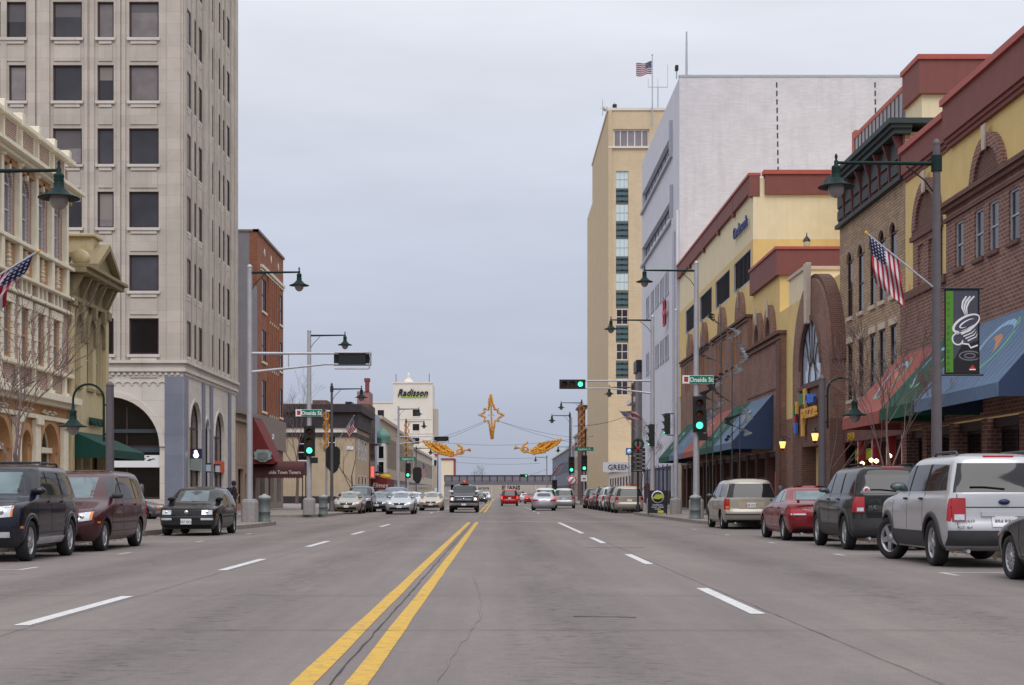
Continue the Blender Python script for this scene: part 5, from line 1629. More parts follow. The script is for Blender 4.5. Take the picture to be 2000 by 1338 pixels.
    sb = MB().box(XR - 4.1, XR - .95, 160.5, 160.8, 3.65, 4.7).build('sign_board', M_signwhite, B)
    text('sign_letters', 'GREEN', .8, M_black, B, (XR - 2.4, 160.46, 3.9), (1, 0, 0), (0, -1, 0), .02, sx=.95)
    MB().box(XR - 1.6, XR + .3, 160.9, 161.1, .9, 2.4).build('orange_banner', plain('orange_cloth', C(215, 95, 45), .6), B)
    Gd = thing('grey_slab_building', 'dark grey concrete slab building tight against the white block', 'building', (XR + 6, 161, .15))
    MB().box(XR - .4, XR + 10, 159.7, 162.9, .15, 15.5).build('wall', plain('slab_grey', C(126, 122, 122), .85, var=.1, streak=.3), Gd)
    MB().box(XR - .6, XR + 10.2, 159.6, 162.95, 14.4, 15.7).build('coping', M_black, Gd, .05)
    for x in (XR + .2, XR + 1.0):
        MB().box(x, x + .25, 159.55, 159.68, 3, 14.3).build('fin', M_black, Gd)
    lo_ = [(258, 300, 13, 'long low buff block in the distance on the right'), (172, 207.5, 4.6, 'low pale shop row at the foot of the tan tower'), (300.5, 420, 11.5, 'farthest grey block on the right near the bridge')]
    for a, b_, h, lab in lo_:
        B = thing('low_block', lab, 'building', (XR + 5, (a + b_) / 2, .15))
        mt = {13: M_beige, 4.6: M_hotel, 11.5: plain('blue_grey_render', C(118, 124, 140), .8, var=.08)}[h]
        so = []
        y_ = a + 1
        while y_ < b_ - 3:
            so.append((y_, y_ + 2.4, .8, 3.4, 0, .07))
            if h > 6:
                so.append((y_ + .4, y_ + 1.9, 6.0, 8.6, 0, .07))
            y_ += 4.2
        mb = wall(MB(), F, a, b_, .15, h, so)
        mb.poly((XR, a, .15), (XR + 12, a, .15), (XR + 12, a, h), (XR, a, h)).poly((XR, a, h), (XR, b_, h), (XR + 12, b_, h), (XR + 12, a, h))
        mb.build('wall', mt, B)
        for o_ in so:
            window(B, F, *o_[:4], .06, M_brown, M_glassd, fw=.1)
        MB().fb(F, a - .2, b_, h - .4, h, .002, .3).build('cornice', M_hotel if h < 12 else mt, B)
    B = thing('brick_gable_building', 'narrow brick building end with projecting eaves by the garlanded pole', 'building', (XR - 2, 262, .15))
    MB().box(XN(1133, 262), XN(1142, 262), 260, 270, .15, ZN(797, 262)).build('wall', M_redtrim, B)
    MB().box(XN(1129, 262), XN(1148, 262), 259, 270.4, ZN(797, 262), ZN(793, 262)).build('eaves', M_brown, B)
    # white-lettered wall and rail bridge closing the view
    Yb = 520.0
    Bq = thing('street_bridge', 'long grey railed footbridge crossing the street in the far distance', 'bridge', (0, Yb, 5))
    xa, xb = XN(868, Yb), XN(1104, Yb)
    MB().box(xa, xb, Yb, Yb + 4, ZN(947, Yb), ZN(938, Yb)).build('deck', plain('bridge_grey', C(108, 104, 112), .8, var=.15, nscale=.3), Bq)
    Mmesh = plain('bridge_screen', C(122, 118, 124), .8, var=.12, nscale=.4)
    MB().box(xa, xb, Yb + .1, Yb + .2, ZN(938, Yb), ZN(929.5, Yb)).build('screen', Mmesh, Bq)
    MB().box(xa, xb, Yb - .1, Yb + .3, ZN(929.5, Yb), ZN(928, Yb)).build('top_rail', M_black, Bq)
    for k in range(17):
        x = xa + (xb - xa) * k / 16
        MB().box(x - .12, x + .12, Yb - .15, Yb + .08, ZN(940, Yb), ZN(928.5, Yb)).build('post', M_black, Bq)
    for x in (xa + 1, xb - 1):
        MB().box(x - 1.2, x + 1.2, Yb + .5, Yb + 3.5, 0, ZN(947, Yb)).build('abutment', M_conc, Bq)
    E = thing('painted_wall_building', 'low pale building behind the bridge with faded painted wall lettering', 'building', (0, 560, .15))
    MB().box(-20, 26, 560, 575, .0, 6.4).build('wall', plain('faded_wall', C(176, 168, 156), .85, var=.12, nscale=.3, streak=.4), E)
    for k in range(9):
        MB().box(-19 + k * 5.5, -18.4 + k * 5.5, 559.7, 559.98, 0, 6.4).build('pilaster', M_beige, E)
    text('wall_letters', 'EVANS', 2.1, M_dkcorn, E, (XN(998, 560), 559.9, 3.1), (1, 0, 0), (0, -1, 0), .03, bold=.04, sx=1.1)
    text('wall_letters', 'Title Companies', .8, M_dkcorn, E, (XN(998, 560), 559.9, 1.6), (1, 0, 0), (0, -1, 0), .03)
    text('wall_letters', 'Aurora', 1.7, M_dkcorn, E, (XN(942, 560), 559.9, 3.2), (1, 0, 0), (0, -1, 0), .03, shear=.2)
far_right()
# ================================================================ VEHICLES
def curve(pts):
    """monotone cubic through (z, value) points"""
    xs, ys = [p[0] for p in pts], [p[1] for p in pts]
    n = len(xs)
    h = [xs[i + 1] - xs[i] for i in range(n - 1)]
    d = [(ys[i + 1] - ys[i]) / h[i] for i in range(n - 1)]
    mm = [d[0]] + [0 if d[i - 1] * d[i] <= 0 else 2 * d[i - 1] * d[i] / (d[i - 1] + d[i]) for i in range(1, n - 1)] + [d[-1]]
    def f(z):
        if z <= xs[0]: return ys[0]
        if z >= xs[-1]: return ys[-1]
        i = 0
        while z > xs[i + 1]: i += 1
        t = (z - xs[i]) / h[i]
        a, b_ = ys[i], ys[i + 1]
        return (2 * t**3 - 3 * t * t + 1) * a + (t**3 - 2 * t * t + t) * h[i] * mm[i] + (-2 * t**3 + 3 * t * t) * b_ + (t**3 - t * t) * h[i] * mm[i + 1]
    return f
class Shape:
    P = 2.7
    def __init__(s, sp):
        s.sp = sp
        s.yf, s.yr, s.w = curve(sp['front']), curve(sp['rear']), curve(sp['width'])
        s.cf, s.cr = curve(sp['cf']), curve(sp['cr'])
        s.z0, s.z1 = sp['front'][0][0], sp['front'][-1][0]
        s.L = sp['L']
    def bar(s, y):
        q = abs(y) / (s.L / 2)
        return 1 - .075 * q ** 3.2
    def xs(s, y, z):
        w_ = s.w(z) * s.bar(y)
        a, b_, cf, cr = s.yf(z), s.yr(z), s.cf(z), s.cr(z)
        if y < a + cf:
            c = max(0, min(1, 1 - (y - a) / cf))
        elif y > b_ - cr:
            c = max(0, min(1, 1 - (b_ - y) / cr))
        else:
            return w_
        return w_ * (1 - c ** s.P) ** (1 / s.P)
    def yend(s, x, z, front=True):
        w_ = s.w(z) * s.bar(2.0)
        q = min(1, abs(x) / w_)
        k = 1 - (1 - q ** s.P) ** (1 / s.P)
        return s.yf(z) + s.cf(z) * k if front else s.yr(z) - s.cr(z) * k
    def ring(s, z):
        n1, n2 = 10, 16
        a, b_, cf, cr, w_ = s.yf(z), s.yr(z), s.cf(z), s.cr(z), s.w(z)
        h = []
        for k in range(n1):
            t = math.pi / 2 * k / n1
            y = a + cf * (1 - math.cos(t) ** (2 / s.P))
            h.append((w_ * s.bar(y) * math.sin(t) ** (2 / s.P), y))
        for k in range(n2 + 1):
            y = a + cf + (b_ - cr - a - cf) * k / n2
            h.append((w_ * s.bar(y), y))
        for k in range(n1 - 1, -1, -1):
            t = math.pi / 2 * k / n1
            y = b_ - cr * (1 - math.cos(t) ** (2 / s.P))
            h.append((w_ * s.bar(y) * math.sin(t) ** (2 / s.P), y))
        full = h + [(-x, y) for x, y in reversed(h[1:-1])]
        return full
    def body(s, mat, dark):
        N_ = 260
        zs = [s.z0 + (s.z1 - s.z0) * i / N_ for i in range(N_ + 1)]
        acc = [0]
        for a, b_ in zip(zs, zs[1:]):
            acc.append(acc[-1] + (b_ - a) + .45 * abs(s.yf(b_) - s.yf(a)) + .3 * abs(s.yr(b_) - s.yr(a)) + 1.2 * abs(s.w(b_) - s.w(a)))
        M_ = 46
        pick, j = [], 0
        for i in range(M_ + 1):
            t = acc[-1] * i / M_
            while j < N_ and acc[j] < t: j += 1
            pick.append(zs[j])
        vs, fs = [], []
        rings = [s.ring(z) for z in pick]
        n = len(rings[0])
        for z, r in zip(pick, rings):
            vs += [(x, y, z) for x, y in r]
        zt = pick[-1]
        cx = sum(y for x, y in rings[-1]) / n
        for k, dz in ((.86, .012), (.6, .026), (.3, .034)):
            vs += [(x * k, cx + (y - cx) * k, zt + dz) for x, y in rings[-1]]
        m_ = len(pick) + 3
        for i in range(m_ - 1):
            for k in range(n):
                fs.append((i * n + k, i * n + (k + 1) % n, (i + 1) * n + (k + 1) % n, (i + 1) * n + k))
        fs.append(tuple(range(n))[::-1])
        fs.append(tuple((m_ - 1) * n + k for k in range(n)))
        me = bpy.data.meshes.new('body')
        me.from_pydata(vs, [], fs)
        me.materials.append(mat)
        me.materials.append(dark)
        bm = bmesh.new(); bm.from_mesh(me)
        bmesh.ops.recalc_face_normals(bm, faces=bm.faces)
        bm.to_mesh(me); bm.free()
        # wheel wells
        sp = s.sp
        rr = sp['R'] + sp.get('gap', .055)
        cut = MB()
        for yw in (sp['yw0'], sp['yw1']):
            for sg in (-1, 1):
                x0, x1 = sg * (sp['track'] - .26), sg * 1.3
                cut.lathe([(rr, min(x0, x1)), (rr, max(x0, x1))], (0, yw, sp['R']), 'X', 36)
        cm = cut.mesh('cut', dark)
        bm = bmesh.new(); bm.from_mesh(cm)
        bmesh.ops.remove_doubles(bm, verts=bm.verts, dist=1e-5)
        bmesh.ops.recalc_face_normals(bm, faces=bm.faces)
        bm.to_mesh(cm); bm.free()
        a, b_ = bpy.data.objects.new('a', me), bpy.data.objects.new('b', cm)
        COL.objects.link(a); COL.objects.link(b_)
        md = a.modifiers.new('b', 'BOOLEAN')
        md.operation = 'DIFFERENCE'; md.solver = 'EXACT'; md.object = b_
        bpy.context.view_layer.update()
        out_ = bpy.data.meshes.new_from_object(a.evaluated_get(bpy.context.evaluated_depsgraph_get()))
        bpy.data.objects.remove(a); bpy.data.objects.remove(b_)
        out_.materials.clear(); out_.materials.append(mat); out_.materials.append(dark)
        for p in out_.polygons:
            p.use_smooth = True
            c = p.center
            p.material_index = 0
            if c.z <= s.z0 + .002:
                p.material_index = 1
            for yw in (sp['yw0'], sp['yw1']):
                if math.hypot(c.y - yw, c.z - sp['R']) < rr + 5e-4:
                    p.material_index = 1
        out_.set_sharp_from_angle(angle=R(42))
        return out_
    def patch(s, mb, quad, eps, mode, n=8, m_=6):
        """quad of 4 corners on the skin; mode side +1/-1 gives (y,z) corners, 'F'/'B' gives (x,z) corners"""
        def P_(a, b_, e):
            if mode in (1, -1):
                return (mode * (s.xs(a, b_) + e), a, b_)
            y = s.yend(a, b_, mode == 'F')
            return (a, y - e if mode == 'F' else y + e, b_)
        q = quad
        g = []
        for j in range(m_ + 1):
            for i in range(n + 1):
                u, v = i / n, j / m_
                a = (q[0][0] * (1 - u) + q[1][0] * u) * (1 - v) + (q[3][0] * (1 - u) + q[2][0] * u) * v
                b_ = (q[0][1] * (1 - u) + q[1][1] * u) * (1 - v) + (q[3][1] * (1 - u) + q[2][1] * u) * v
                g.append((a, b_))
        top = [P_(a, b_, eps) for a, b_ in g]
        fs = [(j * (n + 1) + i, j * (n + 1) + i + 1, (j + 1) * (n + 1) + i + 1, (j + 1) * (n + 1) + i) for j in range(m_) for i in range(n)]
        mb.add(top, fs, True)
        edge = [i for i in range(n + 1)] + [j * (n + 1) + n for j in range(1, m_ + 1)] + [m_ * (n + 1) + i for i in range(n - 1, -1, -1)] + [j * (n + 1) for j in range(m_ - 1, 0, -1)]
        k = len(edge)
        et = [top[i] for i in edge]
        eb = [P_(*g[i], -.01) for i in edge]
        mb.add(et + eb, [(i, (i + 1) % k, k + (i + 1) % k, k + i) for i in range(k)])
        return mb

M_tyre = plain('tyre_rubber', C(38, 37, 38), .85, var=.2, nscale=8)
M_alloy = plain('alloy_wheel', C(178, 178, 182), .32, metal=.7, var=.12, nscale=9)
M_chrome = plain('chrome', C(205, 205, 210), .16, metal=1.0, var=.05)
M_dplastic = plain('dark_trim_plastic', C(58, 57, 60), .6, var=.15, nscale=5)
M_under = plain('underbody_black', C(22, 22, 23), .9, var=.1)
M_cgl = glass('car_glass', C(40, 46, 50), .04, .2)
M_cgl_light = glass('windscreen_glass', C(92, 108, 112), .05, .25, 1.6)
M_cgl_tint = glass('privacy_glass', C(34, 32, 36), .05, .15)
M_tail = plain('tail_lens', C(165, 22, 28), .18, var=.15, coat=.8)
M_tailon = emit('tail_lit', (1, .06, .05, 1), .8)
M_amber = plain('amber_lens', C(215, 120, 35), .2, coat=.8)
M_clear = plain('headlamp_lens', C(205, 208, 212), .1, metal=.3, var=.25, nscale=12, coat=1.0)
M_headon = emit('headlamp_lit', (1, .97, .9, 1), 2.5)
M_plate = plain('plate_white', C(222, 220, 222), .4, var=.05)
M_seam = plain('panel_gap', C(20, 20, 22), .9)

def wheel_mesh(Rw, wd, spokes, rim_r, hub=.07):
    rim, tyre = MB(), MB()
    tyre.lathe([(rim_r, -wd / 2 + .02), (rim_r + .03, -wd / 2), (Rw - .025, -wd / 2), (Rw, -wd / 2 + .035), (Rw, wd / 2 - .035), (Rw - .025, wd / 2), (rim_r + .03, wd / 2), (rim_r, wd / 2 - .02)], axis='X', n=36, cap=False)
    # rim faces +x (outside)
    rim.lathe([(rim_r + .004, -wd / 2 + .03), (rim_r - .01, -wd / 2 + .04), (rim_r - .03, wd / 2 - .07), (rim_r - .012, wd / 2 - .03), (rim_r + .006, wd / 2 - .022)], axis='X', n=36, cap=False)
    rim.lathe([(hub * .5, wd / 2 - .02), (hub, wd / 2 - .03), (hub * 1.05, wd / 2 - .1), (.01, wd / 2 - .1)], axis='X', n=16)
    for k in range(spokes):
        a = 2 * math.pi * k / spokes
        ca, sa = math.cos(a), math.sin(a)
        w0, w1 = (.052, .036) if spokes <= 7 else (.02, .018)
        pts = []
        for r, ww, xx, th in ((hub * .8, w0, wd / 2 - .03, .05), (rim_r - .012, w1, wd / 2 - .035, .05)):
            for sx, off in ((0, -1), (0, 1), (1, 1), (1, -1)):
                pts.append((xx - sx * th, r * ca - off * ww * sa, r * sa + off * ww * ca))
        rim.add(pts, [(0, 1, 5, 4), (1, 2, 6, 5), (2, 3, 7, 6), (3, 0, 4, 7), (0, 3, 2, 1), (4, 5, 6, 7)])
    bk = MB().lathe([(.001, wd / 2 - .13), (rim_r - .01, wd / 2 - .13), (rim_r - .01, wd / 2 - .16), (.001, wd / 2 - .16)], axis='X', n=24)
    return rim.mesh('wheel', M_alloy), tyre.mesh('tyre', M_tyre), bk.mesh('brake', M_under)

SPECS = {}
SPECS['suv'] = dict(L=4.8, front=[(.26, -2.20), (.40, -2.34), (.60, -2.40), (.82, -2.38), (.98, -2.30), (1.06, -2.02), (1.13, -1.40), (1.17, -1.18), (1.30, -.98), (1.60, -.52), (1.70, -.34), (1.76, .02)],
    rear=[(.26, 2.10), (.34, 2.30), (.46, 2.39), (.66, 2.40), (.72, 2.36), (1.15, 2.33), (1.20, 2.30), (1.60, 2.14), (1.70, 2.08), (1.76, 1.85)],
    width=[(.26, .80), (.38, .885), (.55, .915), (.90, .92), (1.05, .90), (1.14, .865), (1.20, .85), (1.60, .735), (1.68, .69), (1.73, .62), (1.76, .52)],
    cf=[(.26, .5), (1.0, .55), (1.2, .45), (1.76, .25)], cr=[(.26, .22), (1.2, .2), (1.76, .2)], yw0=-1.47, yw1=1.42, R=.37, track=.86, belt=1.17, top=1.62,
    side=[[(-1.02, 1.2), (-.12, 1.19), (-.06, 1.62), (-.48, 1.62)], [(-.03, 1.19), (.86, 1.19), (.86, 1.62), (.03, 1.62)], [(1.0, 1.19), (2.02, 1.2), (1.86, 1.60), (.98, 1.62)]],
    doors=(-1.05, -.08, .92), nseam=(.5, 1.17))
SPECS['minivan'] = dict(L=4.9, front=[(.22, -2.25), (.36, -2.40), (.52, -2.45), (.68, -2.42), (.84, -2.25), (.98, -1.75), (1.06, -1.45), (1.12, -1.30), (1.30, -.98), (1.58, -.42), (1.68, -.15), (1.73, .2)],
    rear=[(.22, 2.2), (.34, 2.38), (.50, 2.44), (.62, 2.44), (.70, 2.38), (1.05, 2.38), (1.15, 2.35), (1.55, 2.16), (1.66, 2.08), (1.73, 1.85)],
    width=[(.22, .84), (.36, .93), (.6, .96), (.95, .955), (1.08, .92), (1.2, .885), (1.55, .775), (1.65, .72), (1.70, .65), (1.73, .52)],
    cf=[(.22, .7), (.8, .75), (1.1, .7), (1.73, .3)], cr=[(.22, .25), (1.2, .24), (1.73, .22)], yw0=-1.5, yw1=1.45, R=.33, track=.86, belt=1.08, top=1.58,
    side=[[(-.98, 1.13), (-.22, 1.11), (-.16, 1.57), (-.40, 1.57)], [(-.12, 1.11), (1.05, 1.11), (1.05, 1.57), (-.05, 1.57)], [(1.14, 1.11), (2.08, 1.13), (1.88, 1.55), (1.14, 1.57)]],
    doors=(-1.1, -.17, 1.09), nseam=(.42, 1.08))
SPECS['sedan'] = dict(L=4.8, front=[(.20, -2.20), (.34, -2.36), (.50, -2.40), (.64, -2.36), (.74, -2.15), (.86, -1.55), (.93, -1.12), (.97, -.98), (1.10, -.66), (1.30, -.12), (1.37, .10), (1.41, .38)],
    rear=[(.20, 2.15), (.32, 2.34), (.48, 2.40), (.62, 2.40), (.86, 2.34), (.96, 2.22), (1.0, 1.95), (1.03, 1.62), (1.08, 1.48), (1.30, 1.0), (1.37, .84), (1.41, .6)],
    width=[(.20, .78), (.34, .86), (.55, .895), (.82, .89), (.94, .855), (1.0, .82), (1.08, .78), (1.28, .665), (1.35, .60), (1.39, .52), (1.41, .42)],
    cf=[(.2, .6), (.7, .7), (.95, .65), (1.41, .25)], cr=[(.2, .35), (.9, .4), (1.05, .35), (1.41, .2)], yw0=-1.42, yw1=1.36, R=.315, track=.82, belt=.96, top=1.30,
    side=[[(-.80, .985), (-.02, .99), (.02, 1.30), (-.22, 1.29)], [(.05, .99), (.80, 1.0), (.62, 1.30), (.09, 1.30)], [(.87, 1.01), (1.28, 1.04), (.88, 1.26), (.72, 1.29)]],
    doors=(-.95, .015, .98), nseam=(.34, .96))
SPECS['hatch'] = dict(L=4.05, front=[(.20, -1.88), (.32, -2.0), (.50, -2.02), (.66, -1.98), (.78, -1.93), (.86, -1.55), (.93, -1.08), (.97, -.98), (1.10, -.72), (1.30, -.36), (1.37, -.18), (1.42, .1)],
    rear=[(.20, 1.85), (.34, 2.0), (.5, 2.02), (.62, 1.98), (.92, 1.93), (1.0, 1.86), (1.25, 1.62), (1.35, 1.5), (1.42, 1.2)],
    width=[(.20, .76), (.34, .83), (.55, .85), (.82, .845), (.94, .815), (1.0, .79), (1.28, .665), (1.36, .61), (1.40, .53), (1.42, .44)],
    cf=[(.2, .28), (.75, .3), (.95, .4), (1.42, .22)], cr=[(.2, .25), (1.0, .3), (1.42, .2)], yw0=-1.18, yw1=1.28, R=.295, track=.78, belt=.96, top=1.32,
    side=[[(-.86, .985), (.10, .985), (.12, 1.32), (-.40, 1.31)], [(.17, .985), (.98, .99), (.88, 1.32), (.19, 1.32)], [(1.06, 1.0), (1.55, 1.03), (1.26, 1.29), (.98, 1.32)]],
    doors=(-.95, .135, 1.02), nseam=(.34, .95))
SPECS['pickup'] = dict(L=5.6, front=[(.32, -2.62), (.46, -2.74), (.70, -2.80), (1.00, -2.78), (1.12, -2.70), (1.18, -2.3), (1.24, -1.62), (1.28, -1.46), (1.42, -1.22), (1.72, -.80), (1.82, -.6), (1.87, -.3)],
    rear=[(.32, 2.6), (.46, 2.76), (.7, 2.8), (1.1, 2.78), (1.22, 2.7), (1.26, 2.3), (1.28, 1.2), (1.36, 1.02), (1.7, .9), (1.82, .8), (1.87, .55)],
    width=[(.32, .84), (.46, .94), (.66, .985), (1.02, .985), (1.18, .955), (1.28, .90), (1.34, .87), (1.7, .755), (1.78, .71), (1.84, .62), (1.87, .5)],
    cf=[(.32, .35), (1.1, .35), (1.3, .4), (1.87, .25)], cr=[(.32, .2), (1.3, .2), (1.87, .2)], yw0=-1.75, yw1=1.75, R=.4, track=.92, belt=1.3, top=1.72,
    side=[[(-1.26, 1.32), (-.3, 1.31), (-.26, 1.73), (-.78, 1.73)], [(-.2, 1.31), (.72, 1.31), (.66, 1.73), (-.16, 1.73)]],
    doors=(-1.3, -.25, .85), nseam=(.5, 1.28))

WHEELS = {}
SHAPES = {}
def car(name, label, cat, kind, pm, loc, rz, group=None, **o):
    sp = SPECS[kind]
    if kind not in SHAPES:
        SHAPES[kind] = (Shape(sp), {})
    S, cache = SHAPES[kind]
    T = thing(name, label, cat, (0, 0, 0), group)
    if 'body' not in cache:
        cache['body'] = S.body(pm, M_under)
        me = cache['body']
    else:
        me = cache['body'].copy()
        me.materials[0] = pm
    B = bpy.data.objects.new('body', me)
    link(B, T)
    lod = o.get('lod', 0)
    tint = o.get('tint', M_cgl)
    E = .006
    # glazing
    for sg in (1, -1):
        for i, q in enumerate(sp['side']):
            gm = (M_cgl if i == 0 else tint) if i < 2 else tint
            S.patch(MB(), q, E, sg).build('side_window', gm, T)
        if lod < 2:
            for q, r_ in zip(sp['side'], sp['side'][1:]):
                S.patch(MB(), [q[1], r_[0], r_[3], q[2]], .004, sg, 3, 4).build('pillar_trim', M_seam, T)
    zb, zt = sp['belt'], sp['top']
    xw0, xw1 = S.w(zb + .04) * o.get('scr_k', .82), S.w(zt) * o.get('scr_k', .82)
    S.patch(MB(), [(-xw0, zb + .05), (xw0, zb + .05), (xw1, zt + .0), (-xw1, zt + .0)], E, 'F', 14, 8).build('windscreen', o.get('screen', M_cgl_light), T)
    rz0, rz1 = o.get('rear_z', (zb + .05, zt - .01))
    rk = o.get('rear_k', .86)
    S.patch(MB(), [(-S.w(rz0) * rk, rz0), (S.w(rz0) * rk, rz0), (S.w(rz1) * rk, rz1), (-S.w(rz1) * rk, rz1)], E, 'B', 14, 8).build('rear_window', tint, T)
    # wheels
    wk = (kind, o.get('spokes', 5))
    if wk not in WHEELS:
        WHEELS[wk] = wheel_mesh(sp['R'], .215, o.get('spokes', 5), sp['R'] * .66)
    rm, tm, bk = WHEELS[wk]
    for yw in (sp['yw0'], sp['yw1']):
        for sg in (1, -1):
            wo = bpy.data.objects.new('wheel', rm)
            link(wo, T)
            wo.location = (sg * (sp['track'] - .06), yw, sp['R'])
            wo.rotation_euler = (rnd.uniform(0, 6), 0, 0) if sg > 0 else (rnd.uniform(0, 6), 0, math.pi)
            if o.get('steer') and yw == sp['yw0']:
                wo.rotation_euler[2] += R(o['steer'])
            for me2, nm in ((tm, 'tyre'), (bk, 'brake_disc')):
                c = bpy.data.objects.new(nm, me2)
                COL.objects.link(c); c.parent = wo
    # lamps
    h = o.get('head')
    if h:
        x0, x1, z0, z1, dz = h
        for sg in (1, -1):
            q = [(sg * x0, z0), (sg * x1, z0 + dz), (sg * x1, z1 + dz), (sg * x0, z1)]
            lo_ = S.patch(MB(), q, .012, 'F', 8, 4).build('headlight', M_clear, T)
            if o.get('amber'):
                a = o['amber']
                S.patch(MB(), [(sg * (x1 - a), z0 + dz), (sg * x1, z0 + dz), (sg * x1, z1 + dz), (sg * (x1 - a), z1 + dz * .8)], .017, 'F', 3, 3).build('indicator', M_amber, lo_)
            xm, zm = sg * (x0 * .55 + x1 * .45), (z0 + z1) / 2 + dz * .4
            rl = (z1 - z0) * .36
            y_ = S.yend(xm, zm) - .016
            MB().lathe([(.001, 0), (rl * .8, .0), (rl, .03)], (xm, y_ - .006, zm), 'Y', 14).build('lamp_bowl', M_headon if o.get('lit') else M_chrome, lo_)
    g_ = o.get('grille')
    if g_:
        x1, z0, z1 = g_[:3]
        go = S.patch(MB(), [(-x1, z0), (x1, z0), (x1 * 1.06, z1), (-x1 * 1.06, z1)], .008, 'F', 12, 3).build('grille', M_seam, T)
        bars = MB()
        nb = g_[3] if len(g_) > 3 else 3
        for k in range(nb):
            z = z0 + (z1 - z0) * (k + .5) / nb
            S.patch(bars, [(-x1 * .98, z - .008), (x1 * .98, z - .008), (x1 * .98, z + .008), (-x1 * .98, z + .008)], .016, 'F', 12, 1)
        bars.build('grille_bars', o.get('grille_mat', M_dplastic), go)
        if o.get('grille_ring'):
            S.patch(MB(), [(-x1 * 1.08, z1), (x1 * 1.08, z1), (x1 * 1.08, z1 + .03), (-x1 * 1.08, z1 + .03)], .02, 'F', 12, 1).build('grille_trim', M_chrome, go)
        if o.get('badge', 1):
            zm = o.get('badge_z', (z0 + z1) / 2)
            MB().lathe([(.001, -.014), (.055, -.014), (.062, 0)], (0, S.yend(0, zm) - .014, zm), 'Y', 14).build('badge', M_chrome, go)
    for (x0, x1, z0, z1, mat, nm) in o.get('fpatch', ()):
        for sg in ((1, -1) if x0 > 0 else (1,)):
            S.patch(MB(), [(sg * x0, z0), (sg * x1, z0), (sg * x1, z1), (sg * x0, z1)], .018 if x0 < 0 else .01, 'F', 24, 4).build(nm, mat, T)
    for (x0, x1, z0, z1, mat, nm) in o.get('bpatch', ()):
        for sg in ((1, -1) if x0 > 0 else (1,)):
            S.patch(MB(), [(sg * x0, z0), (sg * x1, z0), (sg * x1, z1), (sg * x0, z1)], .022 if x0 < 0 else .01, 'B', 24, 4).build(nm, mat, T)
    tl = o.get('tail')
    if tl:
        x0, x1, z0, z1 = tl[:4]
        wrap = tl[4] if len(tl) > 4 else .1
        for sg in (1, -1):
            to = S.patch(MB(), [(sg * x0, z0), (sg * x1, z0), (sg * x1, z1), (sg * x0, z1)], .014, 'B', 6, 5).build('tail_light', M_tailon if o.get('lit') else M_tail, T)
            ye = S.yr((z0 + z1) / 2)
            yc = S.yend(x1, (z0 + z1) / 2, False)
            S.patch(MB(), [(yc - wrap, z0 + .01), (yc - .005, z0), (yc - .005, z1), (yc - wrap * .8, z1 - .01)], .012, sg, 4, 4).build('lamp_wrap', M_tail, to)
            S.patch(MB(), [(sg * (x0 + .02), z0 + .02), (sg * (x1 - .03), z0 + .02), (sg * (x1 - .03), z0 + (z1 - z0) * .3), (sg * (x0 + .02), z0 + (z1 - z0) * .3)], .019, 'B', 4, 2).build('reverse_lamp', M_clear if not o.get('amber_rev') else M_amber, to)
    # plates
    def plate(z, front, txt):
        y = (S.yend(0, z) - .03) if front else (S.yend(0, z, False) + .03)
        a, b_ = (y, y + .025) if front else (y - .025, y)
        po = MB().box(-.155, .155, a, b_, z - .08, z + .08).build('licence_plate', M_plate, T)
        if lod == 0:
            text('plate_text', txt, .11, plain('plate_ink', C(60, 60, 90), .5), po, (0, y - .004 if front else y + .004, z - .045), (1, 0, 0) if front else (-1, 0, 0), (0, -1, 0) if front else (0, 1, 0), .001, sx=.8).location = (0, 0, 0)
    if o.get('fplate'):
        plate(o['fplate'], True, o.get('reg', '384 KDR'))
    if o.get('rplate'):
        plate(o['rplate'], False, o.get('reg', '521 JTB'))
    # mirrors
    my, mz = sp['side'][0][0][0] + .14, sp['belt'] + .1
    for sg in (1, -1):
        xm = S.xs(my, mz)
        mo = MB()
        mo.tube([(sg * (xm - .03), my, mz - .05), (sg * (xm + .07), my - .02, mz - .03)], .03, 6)
        pr_ = [(-.02, -.10), (.0, .0), (.02, .1)]
        big = o.get('mirror', 1.0)
        vs = []
        for (yy, zz, xx) in ((-.07, 0, 0), ):
            pass
        big *= .85
        mo.lathe([(.02, -.075), (.075 * big, -.06), (.095 * big, -.01), (.095 * big, .035), (.088 * big, .045)], (0, 0, 0), 'Y', 14)
        k = len(mo.v) - 0
        nv = 14 * 5 + 14 * 2
        for i in range(len(mo.v) - nv, len(mo.v)):
            x, y, z = mo.v[i]
            mo.v[i] = (sg * (xm + .15) + x * 1.35, my + y, mz + z * .72)
        m2 = mo.build('mirror', o.get('mirror_mat', pm), T)
        MB().lathe([(.001, .047), (.08 * big, .047), (.08 * big, .043), (.001, .043)], (0, 0, 0), 'Y', 14).build('mirror_glass', M_cgl_light, m2)
        g2 = m2.children[0]
        g2.scale = (1.35, 1, .72)
        g2.location = (sg * (xm + .15), my, mz)
    # shut lines, handles, rocker
    if lod < 2:
        z0, z1 = sp['nseam']
        seams = MB()
        for sg in (1, -1):
            for yd in sp['doors']:
                S.patch(seams, [(yd - .005, z0), (yd + .005, z0), (yd + .005, z1), (yd - .005, z1)], .002, sg, 1, 10)
            S.patch(seams, [(sp['doors'][0], z0 - .005), (sp['doors'][-1], z0 - .005), (sp['doors'][-1], z0 + .005), (sp['doors'][0], z0 + .005)], .002, sg, 14, 1)
        zf = [z for z in (sp['belt'] - .02 - k * .015 for k in range(40)) if S.yf(z) > S.yf(.6) + .08]
        zz = zf[-1] if zf else sp['belt'] - .3
        hw = S.w(zz) * .8
        for sg in (1, -1):
            S.patch(seams, [(sg * hw, zz), (sg * (hw + .012), zz), (sg * (hw * .98 + .012), sp['belt'] - .01), (sg * hw * .98, sp['belt'] - .01)], .003, 'F', 1, 12)
